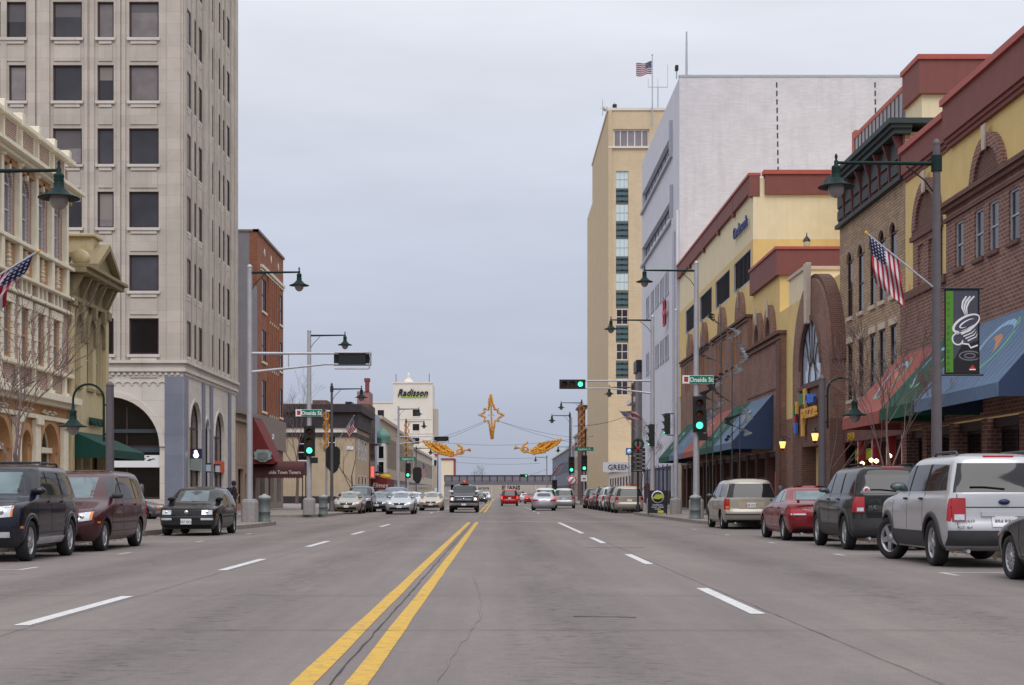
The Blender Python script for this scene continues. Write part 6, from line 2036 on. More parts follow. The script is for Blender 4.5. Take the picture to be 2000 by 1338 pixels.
        S.patch(seams, [(-hw, zz - .006), (hw, zz - .006), (hw, zz + .006), (-hw, zz + .006)], .003, 'F', 18, 1)
        zr = rz0 - .03
        S.patch(seams, [(-S.w(zr) * .84, .62), (-S.w(zr) * .83, .62), (-S.w(zr) * .83, zr), (-S.w(zr) * .84, zr)], .003, 'B', 1, 8)
        S.patch(seams, [(S.w(zr) * .83, .62), (S.w(zr) * .84, .62), (S.w(zr) * .84, zr), (S.w(zr) * .83, zr)], .003, 'B', 1, 8)
        seams.build('shut_lines', M_seam, T)
        for sg in (1, -1):
            S.patch(MB(), [(sp['yw1'] + .0, sp['belt'] - .25), (sp['yw1'] + .16, sp['belt'] - .25), (sp['yw1'] + .16, sp['belt'] - .1), (sp['yw1'], sp['belt'] - .1)], .002, sg, 3, 3).build('fuel_flap' if sg > 0 else 'quarter_panel', pm, T)
            S.patch(MB(), [(sp['yw0'] - sp['R'] - .2, .60), (sp['yw0'] - sp['R'] - .1, .60), (sp['yw0'] - sp['R'] - .1, .64), (sp['yw0'] - sp['R'] - .2, .64)], .008, sg, 2, 2).build('side_marker', M_amber, T)
        for sg in (1, -1):
            for yd in sp['doors'][1:]:
                hz = sp['belt'] - .1
                ho = MB()
                S.patch(ho, [(yd - .2, hz - .016), (yd - .05, hz - .016), (yd - .05, hz + .016), (yd - .2, hz + .016)], .035, sg, 4, 2)
                ho.build('door_handle', o.get('handle', pm), T)
    lowm = o.get('lower')
    if lowm:
        lz = o.get('lower_z', .5)
        for sg in (1, -1):
            S.patch(MB(), [(sp['yw0'] + sp['R'] + .08, S.z0 + .03), (sp['yw1'] - sp['R'] - .08, S.z0 + .03), (sp['yw1'] - sp['R'] - .12, lz), (sp['yw0'] + sp['R'] + .12, lz)], .012, sg, 16, 3).build('sill_cladding', lowm, T)
    if o.get('mould'):
        z = o['mould']
        for sg in (1, -1):
            S.patch(MB(), [(sp['yw0'] + sp['R'] + .12, z - .02), (sp['yw1'] - sp['R'] - .12, z - .02), (sp['yw1'] - sp['R'] - .12, z + .02), (sp['yw0'] + sp['R'] + .12, z + .02)], .012, sg, 16, 1).build('side_moulding', o.get('mould_mat', pm), T)
    fl = o.get('flare')
    if fl:
        rr = sp['R'] + .05
        for yw in (sp['yw0'], sp['yw1']):
            for sg in (1, -1):
                f_ = MB()
                n = 16
                vs = []
                for k in range(n + 1):
                    a = R(-12 + 204 * k / n)
                    for r, e in ((rr, .0), (rr, .03), (rr + .075, .022), (rr + .085, -.01)):
                        y, z = yw + r * math.cos(a), sp['R'] + r * math.sin(a)
                        z = max(z, S.z0 + .02)
                        vs.append((sg * (S.xs(y, z) + e), y, z))
                fs = [(k * 4 + j, k * 4 + j + 1, k * 4 + j + 5, k * 4 + j + 4) for k in range(n) for j in range(3)]
                f_.add(vs, fs, True)
                f_.build('wheel_arch_trim', fl, T)
    if o.get('rack'):
        for sg in (1, -1):
            x = S.w(sp['top'] + .06) * .80
            zr = S.z1 + .045
            y0, y1 = S.yf(S.z1) + .35, S.yr(S.z1) - .1
            MB().tube([(sg * x, y0, S.z1 - .03), (sg * x, y0 + .12, zr), (sg * x, y1 - .12, zr), (sg * x, y1, S.z1 - .03)], .022, 8).build('roof_rail', o['rack'], T)
        if o.get('crossbar'):
            for yy in (.45, 1.15):
                MB().tube([(-x, yy, zr + .01), (x, yy, zr + .01)], .018, 6).build('rack_bar', o['rack'], T)
    if o.get('wiper'):
        z = rz0 + .05
        MB().tube([(-.02, S.yend(.02, z, False) + .025, z), (.3, S.yend(.3, z + .03, False) + .025, z + .03), (.52, S.yend(.52, z + .03, False) + .025, z + .03)], .012, 6).build('rear_wiper', M_seam, T)
    if o.get('stoplamp'):
        z = S.z1 - .04
        y_ = S.yend(0, z, False)
        MB().box(-.24, .24, y_ - .03, y_ + .03, z - .025, z + .025).build('high_stop_lamp', M_tail, T, .01)
    MB().tube([(.55, S.yr(S.z0) - .1, S.z0 + .0), (.55, S.yr(S.z0) + .22, S.z0 + .0)], .03, 8).build('exhaust', M_steel, T)
    if lod == 0:
        z = sp['belt'] + .045
        wp = MB()
        for xa, xb in ((-.05, .55), (-.6, -.05)):
            wp.tube([(xa + .0, S.yend(xa, z) - .03, z - .01), (xb, S.yend(xb, z + .06) - .02, z + .05)], .01, 5)
        wp.build('wipers', M_seam, T)
    if o.get('extra'):
        o['extra'](T, S)
    T.location = loc
    T.scale = o.get('scale', (1, 1, 1))
    T.rotation_euler = (0, 0, R(rz))
    return T

P_silver = paint('paint_silver', C(190, 190, 193), .45, .35, .45)
P_black = paint('paint_black', C(20, 20, 22), .0, .3, .35)
P_charcoal = paint('paint_charcoal', C(46, 46, 50), .2, .3, .4)
P_red = paint('paint_red', C(120, 14, 26), .1, .28, .3)
P_tan = paint('paint_tan', C(170, 163, 150), .4, .35, .4)
P_navy = paint('paint_navy', C(15, 17, 34), .05, .3, .45)
P_maroon = paint('paint_maroon', C(62, 16, 28), .05, .3, .45)
P_golf = paint('paint_golf_black', C(16, 16, 18), .0, .32, .5)
P_gold = paint('paint_champagne', C(160, 150, 132), .4, .35, .4)
P_grey = paint('paint_grey', C(110, 114, 120), .45, .35, .4)
P_white = paint('paint_white', C(208, 208, 210), .05, .35, .35)
P_lsilver = paint('paint_light_silver', C(186, 188, 196), .5, .35, .35)
P_beige = paint('paint_beige', C(190, 174, 150), .35, .35, .35)
P_blue = paint('paint_blue', C(78, 90, 120), .4, .35, .35)
P_brightred = paint('paint_bright_red', C(165, 24, 28), .1, .3, .25)

def badge_text(s_, x, z, size=.07):
    def f(T, S):
        y = S.yend(x, z, False) + .012
        text('badge_letters', s_, size, M_chrome, T, (x, y, z), (-1, 0, 0), (0, 1, 0), .004).location = (0, 0, 0)
    return f

# --- right side, parked nose away (front points +Y: rz 180)
def ex_extra(T, S):
    z = 1.02
    MB().lathe([(.001, .02), (.085, .02), (.09, .0)], (0, 0, 0), 'Y', 18).build('oval_badge', plain('badge_blue', C(30, 40, 80), .3), T)
    c = T.children[-1] if T.children[-1].name.startswith('oval_badge') else [k for k in T.children if k.name.startswith('oval_badge')][0]
    c.scale = (1, 1, .5); c.location = (0, S.yend(0, z, False) + .012, z)
    S.patch(MB(), [(-.82, .93), (.82, .93), (.82, .945), (-.82, .945)], .004, 'B', 12, 1).build('tailgate_line', M_seam, T)
    S.patch(MB(), [(-.36, .80), (.36, .80), (.36, .87), (-.36, .87)], .035, 'B', 8, 2).build('tailgate_handle', P_silver, T)
    badge_text('EXPLORER', .62, .70, .07)(T, S)
    badge_text('XLT  4x4', .62, .61, .06)(T, S)
car('silver_suv', 'silver sport utility vehicle with chrome wheels parked second from the right edge', 'car', 'suv', P_silver, (8.22, 26.35, 0), 180, 'cars parked along the right kerb',
    scale=(1.03, .96, 1.06), spokes=5, tint=M_cgl_tint, rear_z=(1.17, 1.62), rear_k=.9, tail=(.60, .80, .72, 1.08, .06), bpatch=[(-.86, .86, .34, .58, M_dplastic, 'rear_bumper'), (-.2, .2, .64, .80, M_plate, 'plate_recess')],
    rplate=.72, reg='894 RRK', flare=M_dplastic, lower=M_dplastic, lower_z=.55, rack=M_dplastic, wiper=1, stoplamp=1, handle=M_seam, mirror=1.25, mirror_mat=M_dplastic, steer=24,
    head=(.5, .8, .78, .94, .02), grille=(.45, .74, .94), extra=ex_extra)
def vue_extra(T, S):
    y_ = S.yend(.62, 1.27, False) + .014
    MB().lathe([(.001, .004), (.07, .004), (.07, 0)], (.60, y_, 1.26), 'Y', 18).build('round_sticker', M_white, T).location = (0, 0, 0)
    MB().lathe([(.001, .007), (.045, .007), (.045, .0)], (.60, y_, 1.26), 'Y', 18).build('sticker_centre', M_red, T).location = (0, 0, 0)
    badge_text('VUE', .5, .88, .09)(T, S)
    badge_text('SATURN', -.05, .5, .08)(T, S)
car('black_suv', 'black compact sport utility vehicle with round sticker on its rear window', 'car', 'suv', P_black, (8.45, 33.75, 0), 180, 'cars parked along the right kerb',
    scale=(1, .96, 1.03), spokes=6, tint=M_cgl_tint, rear_z=(1.19, 1.58), rear_k=.86, tail=(.66, .84, .80, 1.12, .1), bpatch=[(-.88, .88, .32, .66, M_dplastic, 'rear_bumper'), (-.62, .62, .70, .80, M_seam, 'bumper_step')],
    rplate=.96, reg='210 DMN', flare=M_dplastic, lower=M_dplastic, lower_z=.55, rack=M_seam, wiper=1, stoplamp=1, mirror_mat=M_dplastic, handle=M_dplastic, head=(.5, .8, .78, .94, .02), grille=(.45, .74, .94), extra=vue_extra)
def stratus_extra(T, S):
    badge_text('STRATUS', .45, .84, .07)(T, S)
    badge_text('R/T', .48, .76, .06)(T, S)
    MB().box(-.7, .7, 2.18, 2.32, 1.05, 1.075).box(-.66, -.6, 2.2, 2.3, .98, 1.05).box(.6, .66, 2.2, 2.3, .98, 1.05).build('spoiler', P_red, T, .01)
car('red_sedan', 'dark red sedan with chrome wheels parked between the black and the tan vehicles', 'car', 'sedan', P_red, (8.32, 40.25, 0), 180, 'cars parked along the right kerb',
    spokes=5, rear_z=(1.06, 1.30), rear_k=.86, tint=M_cgl_light, tail=(.44, .84, .66, .84, .18), bpatch=[(-.8, .8, .38, .44, P_red, 'bumper_crease'), (-.75, .75, .22, .32, M_seam, 'lower_valance')],
    rplate=.55, reg='377 HLP', mirror_mat=M_dplastic, head=(.4, .78, .58, .7, .04), grille=(.35, .4, .54), extra=stratus_extra)
car('tan_minivan', 'metallic tan minivan with wide dark rear window parked at the near right corner', 'car', 'minivan', P_tan, (8.72, 53.4, 0), 180, 'cars parked along the right kerb',
    spokes=6, tint=M_cgl_tint, rear_z=(1.10, 1.58), rear_k=.92, tail=(.74, .9, .70, 1.05, .06), amber_rev=1, bpatch=[(-.45, .45, .74, .94, P_beige, 'plate_recess'), (-.9, .9, .50, .54, M_dplastic, 'bumper_strip'), (-.82, .82, .22, .32, M_seam, 'lower_valance')],
    rplate=.84, reg='638 WGT', mould=.62, rack=M_seam, mirror_mat=M_dplastic, head=(.45, .85, .62, .76, .05), grille=(.35, .5, .62))
car('dark_sedan', 'dark grey sedan cut off at the right edge showing its many spoked wheel', 'car', 'sedan', P_charcoal, (8.12, 19.65, 0), 180, 'cars parked along the right kerb',
    spokes=14, rear_z=(1.06, 1.30), tail=(.44, .84, .66, .84, .18), rplate=.7, head=(.4, .78, .58, .7, .04), grille=(.35, .4, .54), mirror=1.15, mould=.52)
# --- left side, parked facing the camera (rz 0)
car('navy_suv', 'dark navy sport utility vehicle with large clear headlights parked at the left edge', 'car', 'suv', P_navy, (-9.3, 28.0, 0), 0, 'cars parked along the left kerb',
    scale=(1, .85, 1), spokes=6, head=(.40, .76, .78, .98, .03), amber=.03, grille=(.36, .74, 1.0, 5), grille_mat=M_chrome, fpatch=[(.48, .72, .44, .54, M_clear, 'fog_lamp'), (-.42, .42, .36, .56, M_seam, 'air_intake')], fplate=.62,
    reg='412 PCV', tail=(.6, .8, .72, 1.08, .06), lower=M_steel, lower_z=.42, rack=M_dplastic, crossbar=1, flare=P_navy, mirror=1.3, mould=.62)
car('maroon_minivan', 'maroon minivan with amber cornered headlights parked behind the navy vehicle', 'car', 'minivan', P_maroon, (-9.25, 33.1, 0), 0, 'cars parked along the left kerb',
    spokes=6, head=(.44, .80, .62, .80, .05), amber=.045, grille=(.34, .56, .72, 3), fpatch=[(-.6, .6, .26, .36, M_seam, 'air_intake')], tail=(.74, .9, .7, 1.05, .06), mould=.6, mould_mat=M_dplastic, mirror_mat=M_dplastic, mirror=1.15)
def golf_extra(T, S):
    pass
car('black_hatchback', 'small black hatchback with rectangular headlights and white plate parked before the side street', 'car', 'hatch', P_golf, (-9.0, 44.9, 0), 0, 'cars parked along the left kerb',
    spokes=7, head=(.44, .76, .62, .75, .0), grille=(.42, .62, .75, 4), fplate=.42, reg='507 XKL', fpatch=[(.42, .78, .46, .52, M_clear, 'indicator_bar'), (-.8, .8, .54, .57, M_dplastic, 'bumper_strip'), (-.7, .7, .24, .32, M_seam, 'air_intake')],
    tail=(.55, .78, .7, .9, .08), mirror_mat=M_seam, mould=.55, mould_mat=M_seam)
car('old_silver_car', 'old grey silver car waiting in the side street behind the black hatchback', 'car', 'sedan', P_grey, (-17.3, 67.2, 0), 90,
    spokes=7, head=(.5, .8, .58, .70, .0), amber=.14, grille=(.42, .54, .68, 4), grille_mat=M_chrome, fpatch=[(-.86, .86, .36, .48, M_chrome, 'bumper')], tail=(.5, .84, .66, .8, .1))
# --- traffic and parked cars beyond the junction
def truck_extra(T, S):
    MB().lathe([(.16, 0), (.17, .1), (.12, .2), (.02, .22)], (0, -.2, S.z1 + .06), 'Z', 14).build('roof_beacon', plain('beacon_orange', C(200, 70, 30), .3, coat=.6), T)
    MB().box(-.3, .3, -.35, -.05, S.z1 + .02, S.z1 + .06).build('beacon_bar', M_seam, T)
    S.patch(MB(), [(-.66, .86), (.66, .86), (.66, .92), (-.66, .92)], .03, 'F', 12, 2).build('grille_bar', M_chrome, T)
    MB().lathe([(.001, -.02), (.1, -.02), (.1, 0)], (0, S.yend(0, .89) - .035, .89), 'Y', 4).build('bow_tie_badge', M_chrome, T)
car('black_pickup', 'oncoming black pickup truck with headlights on and orange roof beacon', 'truck', 'pickup', P_black, (-2.25, 101, 0), 0, None, spokes=6, lit=1, screen=M_cgl, head=(.62, .92, .78, 1.02, 0), amber=.06, grille=(.56, .72, 1.06, 2), grille_mat=M_chrome,
    grille_ring=1, badge=0, fpatch=[(-.95, .95, .48, .66, M_chrome, 'bumper'), (-.6, .6, .34, .46, M_seam, 'air_intake')], fplate=.56, mirror=1.6, mirror_mat=M_white, lod=1, extra=truck_extra)
FS_ = dict(head=(.4, .76, .58, .70, .05), grille=(.36, .56, .66, 2), fpatch=[(-.6, .6, .30, .42, M_seam, 'air_intake')], fplate=.48, tail=(.45, .84, .66, .82, .15), rplate=.72, rear_z=(1.06, 1.30), lod=1)
FV_ = dict(head=(.46, .88, .62, .78, .05), grille=(.34, .56, .70, 3), fpatch=[(-.6, .6, .26, .36, M_seam, 'air_intake')], tail=(.72, .9, .72, 1.05, .06), rplate=.82, rear_z=(1.10, 1.58), rear_k=.92, lod=1)
FU_ = dict(head=(.5, .84, .78, .96, .02), grille=(.45, .74, .96, 3), tail=(.62, .82, .74, 1.10, .06), rplate=.74, rear_z=(1.19, 1.6), lod=1, rack=M_seam)
GL, GR = 'cars parked on the left beyond the side street', 'cars parked on the right beyond the junction'
car('champagne_sedan', 'champagne sedan parked first beyond the side street on the left', 'car', 'sedan', P_gold, (-9.35, 94, 0), 0, GL, **FS_)
car('dark_suv', 'dark sport utility vehicle parked close behind the champagne sedan', 'car', 'suv', P_charcoal, (-9.3, 101, 0), 0, GL, **FU_)
car('grey_sedan', 'grey sedan parked between the champagne sedan and the silver car with lit headlights', 'car', 'sedan', P_grey, (-8.3, 104, 0), 0, GL, **FS_)
car('silver_sedan', 'oncoming light silver sedan with bright headlights in the left lane', 'car', 'sedan', P_lsilver, (-5.95, 92, 0), 0, None, lit=1, amber=.05, **{**FS_, 'grille': (.3, .56, .68, 3)})
car('blue_sedan', 'blue grey sedan half hidden behind the silver car with lit headlights', 'car', 'minivan', P_blue, (-7.4, 108, 0), 0, GL, **FV_)
car('beige_sedan', 'oncoming beige sedan just left of the black pickup', 'car', 'sedan', P_beige, (-4.95, 112, 0), 0, None, **FS_)
car('white_sedan', 'white sedan peeking out behind the oncoming beige sedan', 'car', 'sedan', P_white, (-6.9, 122, 0), 0, None, **FS_)
car('dark_red_van', 'dark van with lit headlights following right behind the black pickup', 'car', 'minivan', P_maroon, (-2.55, 118.5, 0), 0, None, lit=1, **FV_)
car('dark_hatchback', 'small dark car with lit headlights far behind the pickup near the centre line', 'car', 'hatch', P_black, (-2.4, 205, 0), 0, None, lit=1, head=(.44, .76, .62, .75, 0), grille=(.4, .62, .75, 3), lod=2)
car('silver_car', 'silver sedan driving ahead in the right lane before the white van', 'car', 'sedan', P_lsilver, (3.45, 112, 0), 180, None, **FS_)
car('white_van', 'tall white van just ahead of the silver sedan', 'car', 'minivan', P_white, (4.0, 126, 0), 180, None, lit=1, **FV_)
car('red_minivan', 'bright red minivan driving ahead near the middle of the street', 'car', 'minivan', P_brightred, (1.25, 158, 0), 180, None, lit=1, **FV_)
car('silver_hatchback', 'silver hatchback turning ahead right of the silver sedan', 'car', 'minivan', P_silver, (5.9, 131, 0), 176, None, **FV_)
car('sand_minivan', 'sand coloured minivan parked first beyond the right hand junction', 'car', 'minivan', P_tan, (8.45, 97.5, 0), 180, GR, **FV_)
for k, (nm, lab, kd, pmm, ff) in enumerate((('dark_suv', 'dark sport utility vehicle parked ahead of the sand coloured minivan', 'suv', P_charcoal, FU_), ('white_suv', 'white sport utility vehicle third in the far right parked row', 'suv', P_white, FU_),
        ('black_suv', 'black sport utility vehicle fourth in the far right parked row', 'suv', P_black, FU_), ('dark_red_car', 'dark red sedan fifth in the far right parked row', 'sedan', P_red, FS_), ('charcoal_car', 'charcoal minivan last in the far right parked row', 'minivan', P_charcoal, FV_))):
    car(nm, lab, 'car', kd, pmm, (8.5, 104.2 + 6.6 * k, 0), 180, GR, **ff)
far = [('red_car', 'distant red car braking right of the red minivan', 'sedan', P_brightred, (4.4, 196, 0), 180), ('white_car', 'distant white car in the right lane beyond the red minivan', 'sedan', P_white, (4.3, 232, 0), 180), ('dark_car', 'distant dark car far up the right lane', 'suv', P_charcoal, (3.9, 262, 0), 180),
       ('small_silver_car', 'tiny distant silver car oncoming near the bridge', 'sedan', P_lsilver, (-2.6, 255, 0), 0), ('small_dark_car', 'tiny distant dark car oncoming with lights near the bridge', 'suv', P_black, (-5.5, 240, 0), 0), ('distant_van', 'tiny distant pale van under the bridge', 'minivan', P_white, (-2.4, 310, 0), 0)]
for nm, lab, kd, pmm, lc, rz in far:
    ff = {'sedan': FS_, 'suv': FU_, 'minivan': FV_}[kd]
    car(nm, lab, 'car', kd, pmm, lc, rz, 'distant traffic', lit=1, **{**ff, 'lod': 2})
for k in range(7):
    car('distant_parked_car', ['grey', 'charcoal', 'dark red', 'silver', 'black', 'white', 'tan'][k] + ' car, tiny in the distance, parked along the right kerb beyond the second junction', 'car', ['sedan', 'suv', 'minivan'][k % 3], [P_grey, P_charcoal, P_red, P_silver, P_black, P_white, P_tan][k], (8.4, 180 + 7 * k, 0), 180, 'distant cars parked on the right', **{**[FS_, FU_, FV_][k % 3], 'lod': 2})
# ================================================================ STREET FURNITURE
M_bulb = plain('lamp_bowl_glass', C(138, 130, 126), .2, var=.1, coat=.5)
M_sigbody = plain('signal_black', C(30, 32, 32), .5, var=.1)
M_grn = emit('signal_green', (.08, 1.0, .44, 1), 2.2)
M_roff = plain('signal_red_off', C(70, 18, 16), .3)
M_aoff = plain('signal_amber_off', C(88, 48, 14), .3)

def lamp_head(T, x, y, z, k=1.0, nm='lamp_shade', mat=None):
    """bell-topped pendant hanging with its top at z"""
    mat = mat or M_green
    MB().lathe([(.015, .16), (.035, .1), (.02, .04), (.045, 0), (.045, -.08), (.09, -.10), (.1, -.15), (.085, -.18), (.1, -.21), (.085, -.24), (.1, -.27), (.095, -.34), (.125, -.37), (.17, -.42), (.22, -.47), (.38, -.535), (.385, -.55), (.22, -.525), (.17, -.5)],
               (0, 0, 0), 'Z', 20).build(nm, mat, T)
    a = T.children[-1] if T.children and T.children[-1].name.startswith(nm) else None
    sh = [c for c in T.children if c.name.split('.')[0] == nm][-1]
    b = MB().lathe([(.165, -.50), (.175, -.58), (.16, -.66), (.11, -.73), (.04, -.77), (.001, -.775)], (0, 0, 0), 'Z', 16).build('glass_bowl', M_bulb, sh)
    sh.location = (x - T.location.x, y - T.location.y, z - T.location.z)
    sh.scale = (k, k, k)
    return sh
def pole(T, x, y, z0, z1, r0, r1, mat, base=None, nm='pole'):
    n = 6
    MB().tube([(x, y, z0 + (z1 - z0) * i / n) for i in range(n + 1)], [r0 + (r1 - r0) * i / n for i in range(n + 1)], 12).lathe([(r1, 0), (r1 * 1.15, .03), (r1 * .8, .1), (.01, .15)], (x, y, z1), 'Z', 12).build(nm, mat, T)
    if base == 'conc':
        MB().lathe([(.33, 0), (.33, .75), (.29, .85), (.2, .88)], (x, y, z0), 'Z', 8, False).build('pole_base', M_conc, T)
    elif base == 'cast':
        MB().lathe([(r0 * 2.2, 0), (r0 * 2.2, .1), (r0 * 1.6, .2), (r0 * 1.5, .55), (r0 * 1.15, .65)], (x, y, z0), 'Z', 14).build('pole_base', mat, T)
def street_lamp(name, lab, x, y, ztop, arm_z, arm_dx, mat, r0=.13, r1=.08, base='cast', lamp_k=1.0, group='street lamps', arm_mat=None):
    T = thing(name, lab, 'street lamp', (x, y, .15), group)
    pole(T, x, y, .15, ztop, r0, r1, mat, base)
    am = arm_mat or M_green
    MB().tube([(x, y, arm_z), (x + arm_dx, y, arm_z + .02)], [.05, .035], 8).tube([(x, y, arm_z - .75), (x + arm_dx * .12, y, arm_z - .38), (x + arm_dx * .3, y, arm_z - .06)], .018, 6).lathe([(r1 * 1.5, -.18), (r1 * 1.5, .18)], (x, y, arm_z), 'Z', 10).build('arm', am, T)
    lamp_head(T, x + arm_dx, y, arm_z + .05, lamp_k)
    return T
def goose_lamp(name, lab, x, y, ztop, sgn, mat, goose_mat=None, r=.13, k=1.0, group='gooseneck lamps'):
    T = thing(name, lab, 'street lamp', (x, y, .15), group)
    pole(T, x, y, .15, ztop, r, r * .8, mat, 'cast')
    gm = goose_mat or M_green
    x1 = x + sgn * .17
    pts = [(x1, y, ztop - 1.5), (x1, y, ztop - .35)]
    cx = x1 + sgn * .42
    pts += [(cx - sgn * .42 * math.cos(R(a)), y, ztop - .35 + .42 * math.sin(R(a))) for a in range(15, 181, 15)]
    pts.append((cx + sgn * .42, y, ztop - .55))
    MB().tube(pts, .032, 8).tube([(x, y, ztop - .5), (x1, y, ztop - .5)], .03, 6).tube([(x, y, ztop - 1.3), (x1, y, ztop - 1.3)], .03, 6).build('gooseneck', gm, T)
    lamp_head(T, cx + sgn * .42, y, ztop - .55, k)
    return T
def signal(T, F, u, v, on=True, horiz=False, k=1.0, back=False, shield=True):
    """three-lamp head centred at (u, v) on frame F (faces W)"""
    w_, h_ = (.3 * k, .82 * k)
    a, b_ = (h_, w_) if horiz else (w_, h_)
    pl = MB().fb(F, u - a, u + a, v - b_, v + b_, -.01, .01).build('backplate', M_sigbody, T) if shield else None
    ho = MB().fb(F, u - a * .72, u + a * .72, v - b_ * .86, v + b_ * .86, -.24, -.02 if back else .06).build('signal_head', M_sigbody, T)
    if back:
        return
    for i, (m_on, m_off) in enumerate(((M_roff, M_roff), (M_aoff, M_aoff), (M_grn, M_grn))):
        d = (1 - i) * .5 * k
        cu, cv = (u - d * (1 if F.U.x >= 0 else -1), v) if horiz else (u, v + d)
        p = F.p(cu, cv, .065)
        ax = 'Y' if abs(F.W.y) > .5 else 'X'
        sg = (F.W.y if ax == 'Y' else F.W.x)
        MB().lathe([(.001, .035 * sg), (.08 * k, .028 * sg), (.155 * k, 0)], tuple(p), ax, 16).build('lens', m_on, ho)
        vz = MB()
        n = 12
        vs = []
        for q in range(n + 1):
            t_ = R(-20 + 220 * q / n)
            vs.append(F.p(cu + .175 * k * math.cos(t_), cv + .175 * k * math.sin(t_), .06))
            vs.append(F.p(cu + .17 * k * math.cos(t_), cv + .17 * k * math.sin(t_), .06 + .24 * k * max(.25, math.sin(max(0, t_)))))
        vz.add(vs, [(2 * q, 2 * q + 2, 2 * q + 3, 2 * q + 1) for q in range(n)], True)
        vz.build('visor', M_sigbody, ho)
def street_sign(T, x, y, z, s_, wd=1.35, F=None):
    h = .17
    b_ = MB().box(x - wd / 2, x + wd / 2, y - .13, y - .11, z - h, z + h).build('name_plate', M_signgreen, T)
    MB().box(x - wd / 2 - .02, x + wd / 2 + .02, y - .108, y - .1, z - h - .02, z + h + .02).build('plate_border', M_signwhite, b_)
    lg = MB().box(x - wd / 2, x - wd / 2 + .3, y - .136, y - .131, z - h, z + h).build('plate_emblem', M_signwhite, b_)
    MB().box(x - wd / 2 + .06, x - wd / 2 + .24, y - .141, y - .137, z - .1, z + .06).build('emblem_red', M_red, lg)
    MB().box(x - wd / 2 + .06, x - wd / 2 + .24, y - .141, y - .137, z + .07, z + .12).build('emblem_dark', M_sigbody, lg)
    text('plate_letters', s_, .29, M_signwhite, b_, (x + .14, y - .133, z - .1), (1, 0, 0), (0, -1, 0), .002, sx=.9, bold=.006).location = (0, 0, 0)

# --- flags
def flag_mat():
    m, t, b = newmat('flag_cloth')
    uv = t.nodes.new('ShaderNodeUVMap')
    sp = t.nodes.new('ShaderNodeSeparateXYZ')
    t.links.new(uv.outputs[0], sp.inputs[0])
    def mth(op, a, bb=None):
        n = t.nodes.new('ShaderNodeMath'); n.operation = op
        for i, x in enumerate((a, bb)):
            if x is None: continue
            if isinstance(x, (int, float)): n.inputs[i].default_value = x
            else: t.links.new(x, n.inputs[i])
        return n.outputs[0]
    stripe = mth('MODULO', mth('FLOOR', mth('MULTIPLY', sp.outputs[1], 13)), 2)
    col = mixc(t, stripe, C(158, 26, 42), C(196, 194, 200))
    canton = mth('MULTIPLY', mth('LESS_THAN', sp.outputs[0], .4), mth('GREATER_THAN', sp.outputs[1], 6 / 13))
    fx = mth('SUBTRACT', mth('FRACT', mth('MULTIPLY', sp.outputs[0], 6 / .4)), .5)
    fy = mth('SUBTRACT', mth('FRACT', mth('MULTIPLY', sp.outputs[1], 5 * 13 / 7)), .5)
    d = mth('ADD', mth('MULTIPLY', fx, fx), mth('MULTIPLY', fy, fy))
    star = mth('LESS_THAN', d, .055)
    col = mixc(t, canton, col, mixc(t, star, C(32, 36, 78), C(196, 194, 200)))
    t.links.new(col, b.inputs['Base Color'])
    b.inputs['Roughness'].default_value = .8
    return m
M_flag = flag_mat()
def flag_mesh(w_, h_, fn, nx=22, ny=12):
    """cloth grid; fn(u, v) -> world point"""
    vs = [tuple(fn(i / nx, j / ny)) for j in range(ny + 1) for i in range(nx + 1)]
    fs = [(j * (nx + 1) + i, j * (nx + 1) + i + 1, (j + 1) * (nx + 1) + i + 1, (j + 1) * (nx + 1) + i) for j in range(ny) for i in range(nx)]
    me = bpy.data.meshes.new('flag_cloth')
    me.from_pydata(vs, [], fs)
    me.materials.append(M_flag)
    uvl = me.uv_layers.new(name='UVMap')
    for p in me.polygons:
        p.use_smooth = True
        for li, vi in zip(p.loop_indices, p.vertices):
            uvl.data[li].uv = ((vi % (nx + 1)) / nx, (vi // (nx + 1)) / ny)
    return me
def staff_flag(name, lab, a, b_, fw, fh, drop=.85, sway=(0, .1), group='flags on lamp posts'):
    """flag on an angled staff a->b: hoist along the upper part of the staff, cloth hanging in folds"""
    a, b_ = Vector(a), Vector(b_)
    T = thing(name, lab, 'flag', tuple(a), group)
    d = (b_ - a).normalized()
    MB().tube([a, b_], [.022, .018], 8).build('staff', M_steel, T)
    MB().lathe([(0, -.05), (.05, 0), (0, .05)], tuple(b_), 'Z', 10).build('finial', M_gold, T)
    side = Vector((sway[0], sway[1], 0))
    top = b_ - d * .08
    def fn(u, v):
        p = top - d * (1 - v) * fh
        fly = Vector((0, 0, -1)) * drop + side + d * -.12
        f = math.sin(u * 9 + v * 5.2) * .12 * u ** .5 + math.sin(u * 4.1 - v * 5) * .06 * u
        q = p + fly * (u * fw)
        return q + Vector((.35 * f, f, .0)) + Vector((-d.x, 0, 0)) * 0
    o = bpy.data.objects.new('cloth', flag_mesh(fw, fh, fn))
    link(o, T)
    return T

